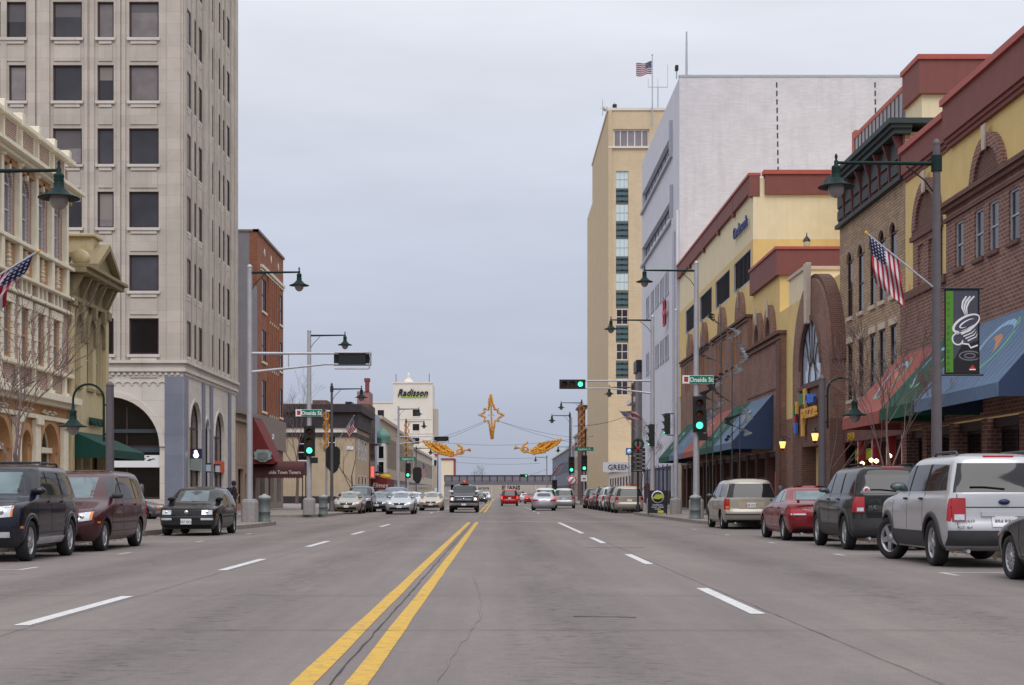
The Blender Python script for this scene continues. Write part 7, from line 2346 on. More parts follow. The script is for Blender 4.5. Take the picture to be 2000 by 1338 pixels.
# near right dark pole: lamp, flag, banner
xa, ya = 10.05, 34.0
T = street_lamp('street_lamp', 'tall grey lamp post on the near right pavement carrying a banner', xa, ya, 9.2, 8.78, -2.3, M_greypole, .135, .085, lamp_k=1.08)
staff_flag('flag', 'American flag on a slanted staff from the near right lamp post', (xa - .1, ya - .05, 5.95), (xa - 1.64, ya - .1, 7.18), 1.02, .88, 1.0, (.05, .0))
def banner(x, y):
    T = thing('street_banner', 'dark downtown banner with green strip and white coffee cup on the near right post', 'banner', (x, y, 4), None)
    for z in (5.92, 3.94):
        MB().tube([(x, y, z), (x + .98, y, z)], .022, 8).lathe([(0, -.04), (.035, 0), (0, .04)], (x + 1.0, y, z), 'X', 8).build('banner_arm', M_black, T)
    f = FN(y)
    x0, x1, z0, z1 = x + .16, x + .9, 3.98, 5.88
    cl = MB().fb(f, x0, x1, z0, z1, -.008, .0).build('cloth', plain('banner_charcoal', C(66, 66, 80), .7, var=.06), T)
    MB().fb(f, x0, x1, z0, z0 + .32, .002, .006).prism(f, [(x0 + .2, z0 + .32), (x1, z0 + .32), (x1, z0 + .75), (x0 + .36, z0 + .62)], .002, .0055).build('dark_table', plain('banner_black', C(26, 22, 28), .7), cl)
    MB().fb(f, x0, x0 + .17, z0 + .02, z1 - .02, .0065, .0095).build('green_strip', plain('banner_green', C(78, 130, 40), .7, var=.05), cl)
    mb = MB()
    fr = .03
    mb.fb(f, x0 - fr, x0, z0, z1, -.006, .012).fb(f, x1, x1 + fr, z0, z1, -.006, .012).fb(f, x0 - fr, x1 + fr, z1, z1 + fr, -.006, .012).fb(f, x0 - fr, x1 + fr, z0 - fr, z0, -.006, .012)
    mb.build('hem', M_seam, cl)
    cw = MB()
    cx, cz = x0 + .47, z0 + 1.14
    def S_(pts, wd):
        stroke(cw, f, pts, wd, .010, .013)
    a = arc2(cx, cz, .33, .15, 0, 360, 26, .5); S_(a, [.028 + .03 * abs(math.sin(k / 8)) for k in range(len(a))])
    a = arc2(cx + .02, cz - .0, .19, .06, 20, 250, 14, .5); S_(a, taper(len(a), .035))
    for k in range(5):
        S_([(cx - .17 + .05 * k, cz - .2 - .05 * k), (cx + .02 + .05 * k, cz - .13 - .045 * k), (cx + .17 + .02 * k, cz - .03 - .05 * k)], [.03, .024, .006])
    a = arc2(cx - .2, cz - .36, .12, .13, 60, 330, 16, .3); S_(a, .034)
    S_([(cx - .1, cz - .46), (cx + .05, cz - .48), (cx + .1, cz - .56), (cx + .26, cz - .5)], .035)
    for k in range(3):
        S_([(cx - .02 + .02 * k, cz + .17 + .02 * k), (cx - .10 + .05 * k, cz + .36), (cx - .08 + .07 * k, cz + .5), (cx + .0 + .09 * k, cz + .62)], [.012, .04, .045, .035])
    cw.build('coffee_cup', plain('banner_white', C(214, 212, 218), .7), cl)
    sc = MB()
    for rx in (.12, .24):
        stroke(sc, f, arc2(cx + .08, z0 + .4 + .0, rx, rx * .42, 0, 360, 22), .03, .0065, .009)
    sc.build('saucer', plain('banner_grey', C(104, 102, 112), .7), cl)
    for i, ch in enumerate('DOWNTOWN COOL'):
        if ch != ' ':
            text('strip_letter', ch, .085, plain('banner_black', C(26, 22, 28), .7), cl, (x0 + .085, y - .0105, z0 + .08 + i * .138), (0, 0, 1), (0, -1, 0), .001)
    MB().prism(f, [(x1 - .2, z0 + .1), (x1 - .06, z0 + .1), (x1 - .13, z0 + .19)], .008, .011).build('red_mark', M_red, cl)
    MB().fb(f, x1 - .2, x1 - .06, z0 + .07, z0 + .095, .008, .011).build('white_mark', M_signwhite, cl)
banner(xa + .05, ya)

# near left lamp, post outside the frame
T = street_lamp('street_lamp', 'green lamp hanging from a long arm at the top left edge', -11.3, 31.0, 8.4, 7.95, 2.14, M_greypole, .135, .085, lamp_k=1.12)
staff_flag('flag', 'American flag on a slanted staff at the left edge before the ornate building', (-11.2, 31, 5.3), (-9.62, 31.1, 6.3), 1.2, .95, .85, (-.5, .1))
goose_lamp('gooseneck_lamp', 'low gooseneck lamp on a grey post before the olive building', -10.6, 40.6, 4.15, -1, M_greypole, k=1.0)
goose_lamp('gooseneck_lamp', 'low gooseneck lamp on a grey post before the mall entrance', 10.05, 46.0, 4.75, 1, M_greypole, k=1.0)

# mast arm poles
def mast(T, x, y, z_up, z_lo, x_end, drop_x=None):
    xm = drop_x if drop_x is not None else x + (x_end - x) * .62
    MB().tube([(x, y, z_up), (x_end, y, z_up)], [.06, .04], 10).tube([(x, y, z_lo), (xm, y, z_up - .42), (x_end, y, z_up - .42)], [.055, .04, .035], 10).tube([(x + (x_end - x) * .32, y, z_up), (x + (x_end - x) * .32, y, z_lo + (z_up - .42 - z_lo) * .5)], .022, 6).build('mast_arm', M_steel, T)
def signal_pole(lab, x, y, ztop, arm_z, arm_dx, mst=None, sign_z=None, sig=None, r0=.14, r1=.10, sign_dx=0.0):
    T = thing('signal_pole', lab, 'traffic signal', (x, y, .15), 'signal poles at the junctions')
    pole(T, x, y, .15, ztop, r0, r1, M_steel, 'conc')
    if arm_z:
        MB().tube([(x, y, arm_z), (x + arm_dx, y, arm_z + .02)], [.05, .035], 8).tube([(x, y, arm_z - .8), (x + arm_dx * .12, y, arm_z - .4), (x + arm_dx * .3, y, arm_z - .06)], .016, 6).build('lamp_arm', M_green, T)
        lamp_head(T, x + arm_dx, y, arm_z + .05, 1.0)
    if mst:
        z_up, z_lo, x_end, back = mst
        mast(T, x, y, z_up, z_lo, x_end)
        d = 1 if x_end > x else -1
        if back:
            signal(T, Frame((0, y + .12, 0), (1, 0, 0), (0, 1, 0)), x_end - d * .72, z_up - .2, horiz=True, back=True, k=.88)
            lp = MB()
            xe = x_end - d * .72
            for q in ((-.66, .66, .1, .16), (-.66, .66, -.52, -.46)):
                lp.tube([(xe + q[0], y - .16, z_up + .02 + (q[2] - .1)), (xe + q[1], y - .16, z_up + .02 + (q[2] - .1))], .03, 8)
            lp.tube([(xe + .66, y - .16, z_up + .02), (xe + .72, y - .16, z_up - .2), (xe + .66, y - .16, z_up - .44 - .16)], .03, 8)
            lp.build('bracket_loop', M_steel, T)
        else:
            signal(T, FN(y - .1), x_end + .72 * d, z_up - .2, horiz=True, k=.88)
    if sig:
        signal(T, FN(y - .28), x + sig[1], sig[0], k=.98)
        MB().box(x - .05, x + .05, y - .2, y + .02, sig[0] - .5, sig[0] - .4).box(x - .05, x + .05, y - .2, y + .02, sig[0] + .4, sig[0] + .5).build('signal_bracket', M_sigbody, T)
        MB().box(x + .1, x + .45, y - .34, y + .1, sig[0] - 1.15, sig[0] - .85).build('side_signal', M_sigbody, T)
    if sign_z:
        street_sign(T, x + sign_dx, y - .06, sign_z, 'Oneida St')
    return T
signal_pole('steel signal pole at the near left corner carrying a signal seen from behind', -9.52, 57.0, 9.9, 9.72, 1.9, (6.62, 5.9, -4.86, True), r0=.125)
signal_pole('steel signal pole beyond the side street on the left with green light', -9.9, 78.0, 9.75, 9.55, 1.88, None, ZN(807, 78), (ZN(862, 78), .05), sign_dx=.0)
signal_pole('tall steel signal pole at the near right corner with street name', 8.83, 66.0, 11.45, 11.15, -2.3, None, ZN(742, 66), (ZN(810, 66), .1), r0=.15, sign_dx=.05)
T = signal_pole('bare tall steel pole with side facing signals right of the mall pavement', 9.72, 81.0, 11.2, None, 0, None, r0=.13)
f = FR(9.2)
signal(T, Frame((9.15, 80.9, 0), (0, 1, 0), (-1, 0, 0)), .0, ZN(828, 81), back=False, shield=False, k=.8)
MB().tube([(9.72, 81, ZN(808, 81)), (9.2, 80.9, ZN(808, 81))], .03, 6).tube([(9.72, 81, ZN(850, 81)), (9.2, 80.9, ZN(850, 81))], .03, 6).build('signal_bracket', M_sigbody, T)
T = signal_pole('steel signal pole with mast arm reaching a green light over the right lanes', 8.57, 82.2, 11.0, 10.85, -2.3, (7.5, 6.8, 4.85, False), r0=.14)
signal(T, Frame((8.42, 82.0, 0), (0, 1, 0), (-1, 0, 0)), 0, ZN(850, 82), back=False, shield=False, k=.85)
MB().lathe([(.001, -.02), (.02, 0), (.001, .02)], (8.57, 82.2, 11.1), 'Z', 8).build('pole_cap', M_steel, T)

# second junction
signal_pole('distant steel signal pole on the left at the second junction with mast arm', -9.75, 146, 9.8, 9.6, 2.0, (6.9, 6.2, -4.8, True), r0=.12)
def post_signal(lab, x, y, zs, mat=M_steel, h=4.6, sign=None):
    T = thing('signal_post', lab, 'traffic signal', (x, y, .15), 'signal posts at the second junction')
    pole(T, x, y, .15, h, .09, .07, mat, 'cast')
    signal(T, FN(y - .2), x, zs, k=1.0)
    if sign:
        b_ = MB().box(x - .95, x + .95, y - .13, y - .11, sign - .2, sign + .2).build('name_plate', M_signgreen, T)
        text('plate_letters', 'Appleton St', .3, M_signwhite, b_, (x, y - .133, sign - .11), (1, 0, 0), (0, -1, 0), .002, sx=.9).location = (0, 0, 0)
    return T
post_signal('green signal on the left far corner under a small street name', XN(797, 165), 165, ZN(919, 165), sign=ZN(896, 165), h=5.2)
post_signal('green signal nearest the centre on the right at the second junction', XN(1116, 150), 150, ZN(908, 150), h=8.9)
post_signal('green signal beside the garlanded pole on the right with street name', XN(1141, 152), 152, ZN(905, 152), sign=ZN(877, 152), h=5.4)
post_signal('smallest distant green signal low beside the silver cars', XN(1083, 175), 175, ZN(951, 175), h=3.2)
T = thing('distant_mast_signal', 'small horizontal signal with green light hung over the street before the bridge', 'traffic signal', (XN(1050, 300), 300, .15))
pole(T, 9.9, 300, .15, 6.6, .1, .08, M_steel)
MB().tube([(9.9, 300, 6.3), (XN(1032, 300), 300, ZN(929, 300))], .06, 6).build('mast_arm', M_steel, T)
signal(T, FN(299.8), XN(1023, 300), ZN(929, 300), horiz=True, k=.95)
for c_, (px, pxt, py, Y, d, lab) in enumerate(((1113, 1078, 812, 150, -1, 'thin lamp post above the right second junction signals'), (1235, 1190, 757, 118, -1, 'dark lamp post on the right before the grey corner shop'), (1136, 1096, 787, 160, -1, 'lamp post wound with gold garland on the right'),
        (648, 706, 760, 92, 1, 'dark lamp post carrying a flag before the car park on the left'), (793, 828, 824, 168, 1, 'lamp post wound with gold garland on the left'), (813, 841, 876, 215, 1, 'small distant lamp post on the left before the hotel'),
        (855, 885, 882, 262, 1, 'tiny distant lamp post with white and black flags on the left'), (1068, 1046, 893, 300, -1, 'tiny distant lamp post on the right before the bridge'), (1112, 1090, 873, 240, -1, 'small distant lamp post on the right beyond the second junction'))):
    x = XN(px, Y)
    street_lamp('street_lamp', lab, x, Y, ZN(py, Y) + .25, ZN(py, Y), XN(pxt, Y) - x, M_greypole, .11, .07, lamp_k=1.05 if Y < 170 else 1.25, arm_mat=M_gcorn)
# garlands
def garland(name, lab, x, y, z0, z1, r=.2):
    mb = MB()
    rr = random.Random(int(x * 10) + 50)
    n = int((z1 - z0) / .028)
    for k in range(n):
        z = z0 + (z1 - z0) * k / n
        for s_ in (0, math.pi):
            a = z * 4.5 + s_
            for q in range(3):
                b_ = a + rr.uniform(-.35, .35)
                c = Vector((x + math.cos(b_) * r * .75, y + math.sin(b_) * r * .75, z))
                d = Vector((rr.uniform(-1, 1), rr.uniform(-1, 1), rr.uniform(-1, 1))) * .14
                e = Vector((rr.uniform(-1, 1), rr.uniform(-1, 1), rr.uniform(-1, 1))) * .05
                mb.poly(c - d, c + e, c + d)
    o = mb.build(name, M_gold)
    tag(o, lab, 'garland', 'gold garlands on lamp posts')
garland('gold_garland', 'gold tinsel garland spiralling down the right lamp post at the second junction', XN(1136, 160), 160, ZN(880, 160), ZN(787, 160), .36)
garland('gold_garland', 'gold tinsel garland on the left post near the hotel', XN(794.5, 168), 168, ZN(890, 168), ZN(826, 168), .34)
garland('gold_garland', 'gold tinsel garland on a pole beside the left flag', XN(637, 96), 96, ZN(880, 96), ZN(805, 96), .2)
pl = thing('garland_pole', 'thin pole under the gold garland near the left flag', 'pole', (XN(637, 96), 96, .15))
MB().tube([(XN(637, 96), 96, .15), (XN(637, 96), 96, ZN(800, 96))], .05, 8).lathe([(.1, 0), (.1, .3), (.05, .4)], (XN(637, 96), 96, .15), 'Z', 10).build('pole', M_steel, pl)
MB().box(XN(637, 96) + .05, XN(645, 96), 95.9, 96, ZN(804, 96), ZN(801, 96)).build('camera_head', M_white, pl)
# big dark sign seen from behind
T = thing('sign_back', 'large dark sign seen from behind on the left pavement', 'sign', (XN(650, 93), 93, .15))
q = [(636, 878), (641, 872), (659, 872), (664, 878), (664, 905), (659, 919), (652, 925), (645, 921), (636, 910)]
MB().prism(FN(93), [(XN(a, 93), ZN(b_, 93)) for a, b_ in q], -.05, .0).build('panel', M_sigbody, T)
MB().tube([(XN(638, 93), 93.1, .15), (XN(638, 93), 93.1, ZN(880, 93))], .04, 8).build('post', M_steel, T)
T = thing('sign_back', 'small dark sign seen from behind beyond the left second junction', 'sign', (XN(815, 172), 172, .15))
MB().prism(FN(172), [(XN(a * .62 + 412, 172), ZN(b_ * .62 + 372, 172)) for a, b_ in q], -.05, 0).build('panel', M_sigbody, T)
MB().tube([(XN(815, 172), 172.1, .15), (XN(815, 172), 172.1, ZN(920, 172))], .05, 6).build('post', M_steel, T)
# flags farther on
staff_flag('flag', 'American flag on the left lamp post before the car park', (XN(655, 92), 92, ZN(868, 92)), (XN(692, 92), 91.9, ZN(812, 92)), 1.05, .85, .55, (.2, .0))
staff_flag('flag', 'American flag on the right before the grey corner shop', (XN(1243, 118), 118, ZN(842, 118)), (XN(1209, 118), 117.9, ZN(802, 118)), 1.25, .9, -.1, (.95, 0))
staff_flag('flag', 'American flag above the right second junction signals', (XN(1090, 170), 170, ZN(925, 170)), (XN(1106, 170), 169.9, ZN(897, 170)), 1.5, 1.1, .55, (-.75, 0))
staff_flag('flag', 'small American flag on a left lamp post before the hotel', (XN(812, 215), 215, ZN(930, 215)), (XN(828, 215), 214.9, ZN(902, 215)), 1.7, 1.0, .9, (.3, 0))
staff_flag('flag', 'tiny American flag high on the right beyond the second junction', (XN(1114, 240), 240, ZN(880, 240)), (XN(1126, 240), 240, ZN(862, 240)), 1.3, .9, .6, (.3, 0))
# roof flag
Tf = thing('roof_flag', 'American flag flying from a tall pole on the tan tower roof', 'flag', (XN(1276, 205), 207.4, 45))
fx = XN(1276, 206)
MB().tube([(fx, 207.3, ZN(240, 206)), (fx, 207.3, ZN(104, 206))], [.1, .06], 8).lathe([(0, -.15), (.16, 0), (0, .15)], (fx, 207.3, ZN(102, 206)), 'Z', 10).build('pole', M_steel, Tf)
def rf(u, v):
    return Vector((fx - .1 - u * 2.15, 207.3 + .22 * math.sin(u * 8), ZN(140, 206) + v * 1.75 - .25 * u + .16 * math.sin(u * 7 + v)))
o = bpy.data.objects.new('cloth', flag_mesh(2, 1.7, rf)); link(o, Tf)
# white and black flags on far left pole
T = thing('service_flags', 'white and black flags hanging from a far left lamp post', 'flag', (XN(850, 262), 262, 6))
MB().prism(FN(262), [(XN(845, 262), ZN(888, 262)), (XN(855, 262), ZN(888, 262)), (XN(853, 262), ZN(912, 262)), (XN(844, 262), ZN(908, 262))], 0, .04).build('cloth', M_signwhite, T)
MB().prism(FN(261.8), [(XN(848, 262), ZN(898, 262)), (XN(853, 262), ZN(899, 262)), (XN(852, 262), ZN(911, 262)), (XN(848, 262), ZN(909, 262))], 0, .04).build('emblem', M_black, T)
MB().prism(FN(261.9), [(XN(848, 262), ZN(887, 262)), (XN(855, 262), ZN(887, 262)), (XN(852, 262), ZN(893, 262))], .05, .09).build('red_flag', M_red, T)

# --- hanging Christmas decorations and their cables
Yd = 140.0
def dpt(px, py, dy=0.0):
    return Vector((XN(px, Yd), Yd + dy, ZN(py, Yd)))
def tinsel(mb, pts, r, seed=1, dens=1.0):
    """fuzzy rope: tube plus short tinsel blades"""
    mb.tube(pts, r * .62, 6)
    rr = random.Random(seed)
    for a, b_ in zip(pts, pts[1:]):
        a, b_ = Vector(a), Vector(b_)
        n = max(2, int((b_ - a).length / .03 * dens))
        for k in range(n):
            c = a.lerp(b_, (k + rr.random()) / n)
            for q in range(2):
                d = Vector((rr.uniform(-1, 1), rr.uniform(-1, 1), rr.uniform(-1, 1))).normalized() * r * .95
                e = Vector((rr.uniform(-1, 1), rr.uniform(-1, 1), rr.uniform(-1, 1))) * r * .35
                mb.poly(c, c + d + e, c + d - e)
    return mb
T = thing('star_decoration', 'gold tinsel star of Bethlehem hung high over the street', 'decoration', dpt(959, 815))
s = [(959, 772), (966, 800), (973, 799), (972.5, 807), (984, 811), (973, 817), (974, 823), (966, 822), (962, 857), (960, 857), (955, 822), (946, 823), (948, 815), (935, 811), (947, 806), (945, 799), (954, 800), (957, 772)]
mb = tinsel(MB(), [dpt(*p) for p in s + [s[0]]], .15, 3)
tinsel(mb, [dpt(958.5, 774), dpt(960, 815), dpt(961, 855)], .12, 5)
mb.build('star_outline', M_gold, T)
MB().tube([dpt(953, 812), dpt(959, 808), dpt(966, 812)], .05, 6).build('star_brace', M_steel, T)
def angel(name, lab, P_, seed):
    T = thing(name, lab, 'decoration', P_(860, 878))
    mb = MB()
    # wings: long swept feathers, body loops, head
    for k in range(8):
        a, b_, c = Vector((827 + 6 * k, 861 + 1.1 * k)), Vector((843 + 5 * k, 884 - k * .4)), Vector((884, 891 - 1.4 * k))
        q = [a * (1 - t_) ** 2 + b_ * 2 * t_ * (1 - t_) + c * t_ * t_ for t_ in (i / 8 for i in range(9))]
        tinsel(mb, [P_(v.x, v.y) + Vector((0, .12 * (k % 3), 0)) for v in q], .16, seed + k)
    for rx, ry in ((14, 4), (11, 2)):
        tinsel(mb, [P_(872 + rx * math.cos(R(a)), 884 + ry * math.sin(R(a))) for a in range(0, 361, 20)], .17, seed + int(rx))
    tinsel(mb, [P_(899 + 6.5 * math.cos(R(a)), 882 + 5 * math.sin(R(a))) for a in range(0, 361, 30)], .15, seed + 9)
    tinsel(mb, [P_(893, 868), P_(901, 873), P_(903, 880), P_(897, 886), P_(880, 890)], .15, seed + 12)
    mb.build('angel_outline', M_gold, T)
    tr = [P_(904, 880), P_(912, 878.5), P_(919, 877)]
    MB().tube(tr, [.05, .09, .26], 8).build('trumpet', plain('trumpet_peach', C(225, 170, 120), .4, metal=.2), T)
    return T
angel('angel_decoration', 'gold tinsel angel blowing a trumpet hung over the street on the left', lambda a, b_: dpt(a, b_), 20)
angel('angel_decoration', 'gold tinsel angel blowing a trumpet hung over the street on the right', lambda a, b_: dpt(1924 - a, b_ - 4), 50)
cb = thing('span_cables', 'thin dark cables carrying the hanging decorations across the street', 'cable', (0, Yd, 5))
def cable(pts, nm='cable', r=.012):
    MB().tube(pts, r, 5, False).build(nm, M_seam, cb)
for a, b_ in (((795, 870), (948, 822)), ((778, 885), (950, 824)), ((1137, 868), (968, 820)), ((1150, 858), (972, 822))):
    A, B_ = dpt(*a), dpt(*b_)
    cable([A.lerp(B_, k / 8) - Vector((0, 0, .25 * math.sin(math.pi * k / 8))) for k in range(9)])
A, B_ = dpt(770, 852), dpt(1160, 852)
cable([A.lerp(B_, k / 16) - Vector((0, 0, .85 * math.sin(math.pi * k / 16))) for k in range(17)])
for (x0, y0_, z0_, x1, y1_, z1_) in ((-9.9, 320, 9.5, 9.9, 322, 9.2), (-9.9, 340, 8.6, 9.9, 342, 8.4), (7.8, 152, 8.2, 15.3, 170, 10.4)):
    cable([Vector((x0, y0_, z0_)).lerp(Vector((x1, y1_, z1_)), k / 10) - Vector((0, 0, .35 * math.sin(math.pi * k / 10))) for k in range(11)], r=.025)

# --- bare trees
M_bark = plain('bark', C(98, 84, 80), .9, var=.3, nscale=12)
M_twig = plain('twigs', C(112, 94, 90), .9, var=.3, nscale=12)
def bare_tree(lab, x, y, h, r, seed, spread=.5, levels=5, z0=.15, group='bare street trees', trunk_h=.38, lean=(0, 0)):
    T = thing('bare_tree', lab, 'tree', (x, y, z0), group)
    rr = random.Random(seed)
    tr, br = MB(), MB()
    def grow(p, d, ln, rad, lev):
        n = 4
        pts, rs = [p], [rad]
        q, dd = p.copy(), d.copy()
        for k in range(n):
            dd = (dd + Vector((rr.uniform(-1, 1), rr.uniform(-1, 1), rr.uniform(-.3, .9))) * .10).normalized()
            q = q + dd * ln / n
            pts.append(q.copy()); rs.append(max(.007, rad * (1 - .38 * (k + 1) / n)))
        (tr if lev == 0 else br).tube(pts, rs, 7 if lev < 2 else 4, cap=False)
        if lev >= levels:
            return
        kids = 3 if lev < 2 else rr.choice((2, 3, 3))
        for k in range(kids):
            t_ = 1.0 if k == 0 else rr.uniform(.45, .95)
            i = min(n, max(1, int(round(t_ * n))))
            a = rr.uniform(0, 6.28)
            s_ = spread * (.5 if k == 0 else 1.0) * rr.uniform(.7, 1.25)
            side = Vector((math.cos(a), math.sin(a), rr.uniform(-.1, .35)))
            nd = (dd + side * s_).normalized()
            grow(pts[i], nd, ln * rr.uniform(.62, .82), rs[i] * (.78 if k == 0 else .58), lev + 1)
    grow(Vector((x, y, z0)), Vector((lean[0], lean[1], 1)).normalized(), h * trunk_h, r, 0)
    tr.build('trunk', M_bark, T)
    br.build('branches', M_twig, T)
bare_tree('slender bare tree on the left pavement before the ornate building', -11.55, 36.2, 5.4, .085, 4, .62, 6)
bare_tree('slender bare tree on the right pavement before the awnings', 11.25, 42.2, 5.8, .075, 12, .62, 6)
bare_tree('small bare tree before the mall entrance wall on the right', 13.4, 60.5, 6.8, .07, 15, .6, 5)
bare_tree('bare tree showing above the roofs left of the street name', XN(575, 170), 172, 12.5, .2, 19, .6, 6)
bare_tree('far off bare tree standing behind the bridge', XN(938, 600), 640, 14, .35, 23, .8, 6, 0)
bare_tree('bare street tree before the tan corner building', -12.5, 128, 7, .1, 29, .6)
bare_tree('bare street tree on the far right pavement', 12.0, 124, 7.0, .09, 33, .6)

# --- bins, A-board, kiosk
def bin_(lab, x, y, k=1.0):
    T = thing('litter_bin', lab, 'bin', (x, y, .15), 'litter bins')
    g = plain('bin_grey', C(98, 104, 104), .5, var=.12, nscale=8)
    MB().lathe([(.26, 0), (.26, .05), (.23, .07), (.23, .34), (.25, .36), (.25, .39), (.225, .41), (.225, .82), (.24, .84), (.24, .88), (.2, .9)], (x, y, .15), 'Z', 18).build('drum', g, T)
    MB().lathe([(.25, .9), (.255, .95), (.2, 1.0), (.09, 1.03), (.07, 1.07), (.001, 1.08)], (x, y, .15), 'Z', 18).build('lid', plain('bin_lid', C(150, 156, 158), .45), T)
bin_('grey lidded litter bin beside the near right signal pole', 8.58, 64.4)
bin_('grey lidded litter bin beside the near left signal pole', -9.05, 57.6)
bin_('grey litter bin beyond the side street on the left', -9.3, 79.2)
T = thing('sandwich_board', 'dark sandwich board with round logo standing on the right corner', 'sign', (XN(1283, 79), 79, .15))
ab = Frame((XN(1283, 79), 78.6, .15), (1, 0, 0), (0, -1, .0))
MB().box(ab.o.x - .46, ab.o.x + .46, 78.6, 78.66, .22, 1.42).build('board', plain('board_black', C(36, 36, 46), .6), T)
MB().box(ab.o.x - .46, ab.o.x + .46, 79.2, 79.26, .22, 1.40).build('back_board', M_sigbody, T)
for sx in (-.5, .46):
    MB().box(ab.o.x + sx, ab.o.x + sx + .04, 78.55, 78.7, .15, 1.45).build('leg', M_sigbody, T)
MB().lathe([(.001, -.01), (.33, -.01), (.33, 0)], (ab.o.x, 78.595, 1.08), 'Y', 24).build('logo_disc', M_signwhite, T)
MB().lathe([(.001, -.014), (.28, -.014), (.28, 0)], (ab.o.x, 78.592, 1.08), 'Y', 24).build('logo_ring', plain('board_dark', C(60, 40, 50), .6), T)
MB().prism(FN(78.575), [(ab.o.x - .3, 1.0), (ab.o.x - .1, 1.2), (ab.o.x + .3, 1.22), (ab.o.x + .32, 1.05), (ab.o.x + .05, .95)], 0, .006).build('logo_script', plain('board_lime', C(170, 185, 60), .6), T)
for i, s_ in enumerate(('Sandwiches', 'Soups  Salads', 'Coffee')):
    text('chalk_text', s_, .12, M_signwhite, T, (ab.o.x, 78.592, .62 - .11 * i), (1, 0, 0), (0, -1, 0), .002)
MB().box(ab.o.x + .0, ab.o.x + .3, 78.58, 78.598, .24, .36).build('price_card', plain('card_yellow', C(215, 190, 70), .6), T)
T = thing('direction_kiosk', 'dark directory sign with rows of small lettering and a wreath on top', 'sign', (XN(1246, 88), 88, .15))
kx = XN(1246, 88)
MB().tube([(kx, 88, .15), (kx, 88, 4.4)], .06, 8).lathe([(.12, 0), (.12, .4), (.07, .5)], (kx, 88, .15), 'Z', 10).build('post', M_black, T)
for i in range(6):
    b_ = MB().box(kx - .42, kx + .42, 87.9, 87.95, 2.55 + i * .24, 2.75 + i * .24).build('sign_blade', M_black, T)
    MB().box(kx - .3 + .1 * (i % 2), kx + .25, 87.885, 87.897, 2.62 + i * .24, 2.67 + i * .24).build('blade_text', M_grstone, b_)
MB().lathe([(.2, 0), (.28, -.07), (.36, 0), (.28, .07), (.2, 0)], (kx, 87.9, 4.2), 'Y', 14, cap=False).build('wreath', M_dgreen, T)
MB().box(kx - .1, kx + .1, 87.8, 87.85, 3.9, 4.05).build('bow', M_red, T)
T = thing('blue_parking_sign', 'blue circular parking sign beside the directory sign on the right', 'sign', (XN(1228, 96), 96, .15))
MB().tube([(XN(1228, 96), 96, .15), (XN(1228, 96), 96, 4.0)], .04, 8).build('post', M_steel, T)
MB().box(XN(1222, 96), XN(1235, 96), 95.9, 95.94, ZN(889, 96), ZN(875, 96)).build('panel', plain('parking_blue', C(50, 120, 190), .5), T)
MB().lathe([(.001, -.02), (.16, -.02), (.16, 0)], (XN(1229, 96), 95.88, ZN(882, 96)), 'Y', 16).build('disc', M_signwhite, T)
T = thing('no_turn_sign', 'small white round prohibition sign on the second junction post', 'sign', (XN(1117, 149.5), 149.4, 1.6))
MB().lathe([(.001, -.02), (.5, -.02), (.5, 0)], (XN(1117, 149.4), 149.4, ZN(938, 149.4)), 'Y', 18).build('disc', M_signwhite, T)
MB().lathe([(.38, -.03), (.48, -.03), (.48, -.02)], (XN(1117, 149.4), 149.4, ZN(938, 149.4)), 'Y', 18, cap=False).build('red_ring', M_red, T)
MB().prism(FN(149.36), [(XN(1112, 149), ZN(942, 149)), (XN(1114, 149), ZN(943, 149)), (XN(1122, 149), ZN(934, 149)), (XN(1120, 149), ZN(933, 149))], 0, .01).build('slash', M_red, T)
T = thing('one_way_sign', 'small white arrow sign under the right second junction signal', 'sign', (XN(1141, 151), 151.4, 1.6))
MB().box(XN(1135, 151), XN(1147, 151), 151.3, 151.35, ZN(940, 151), ZN(928, 151)).build('panel', M_signwhite, T)
MB().box(XN(1138, 151), XN(1144, 151), 151.27, 151.295, ZN(936, 151), ZN(934, 151)).build('arrow', M_black, T)
# parking meters
for k, (x, y) in enumerate(((10.0, 24.5), (10.0, 38.0), (10.0, 44.0), (-10.75, 29.5), (-10.75, 36.0), (-10.75, 44.8), (10.0, 52.5))):
    T = thing('parking_meter', 'grey parking meter on a thin post ' + ['beside the silver sport utility vehicle', 'beside the red sedan', 'nearest the right bare tree', 'beside the navy vehicle', 'beside the maroon minivan', 'beside the black hatchback', 'beside the tan minivan'][k], 'parking meter', (x, y, .15), 'parking meters along the kerbs')
    MB().tube([(x, y, .15), (x, y, 1.2)], .03, 8).build('post', M_steel, T)
    MB().lathe([(.05, 0), (.08, .05), (.085, .2), (.06, .3), (.001, .33)], (x, y, 1.2), 'Z', 12).build('meter_head', M_greypole, T)

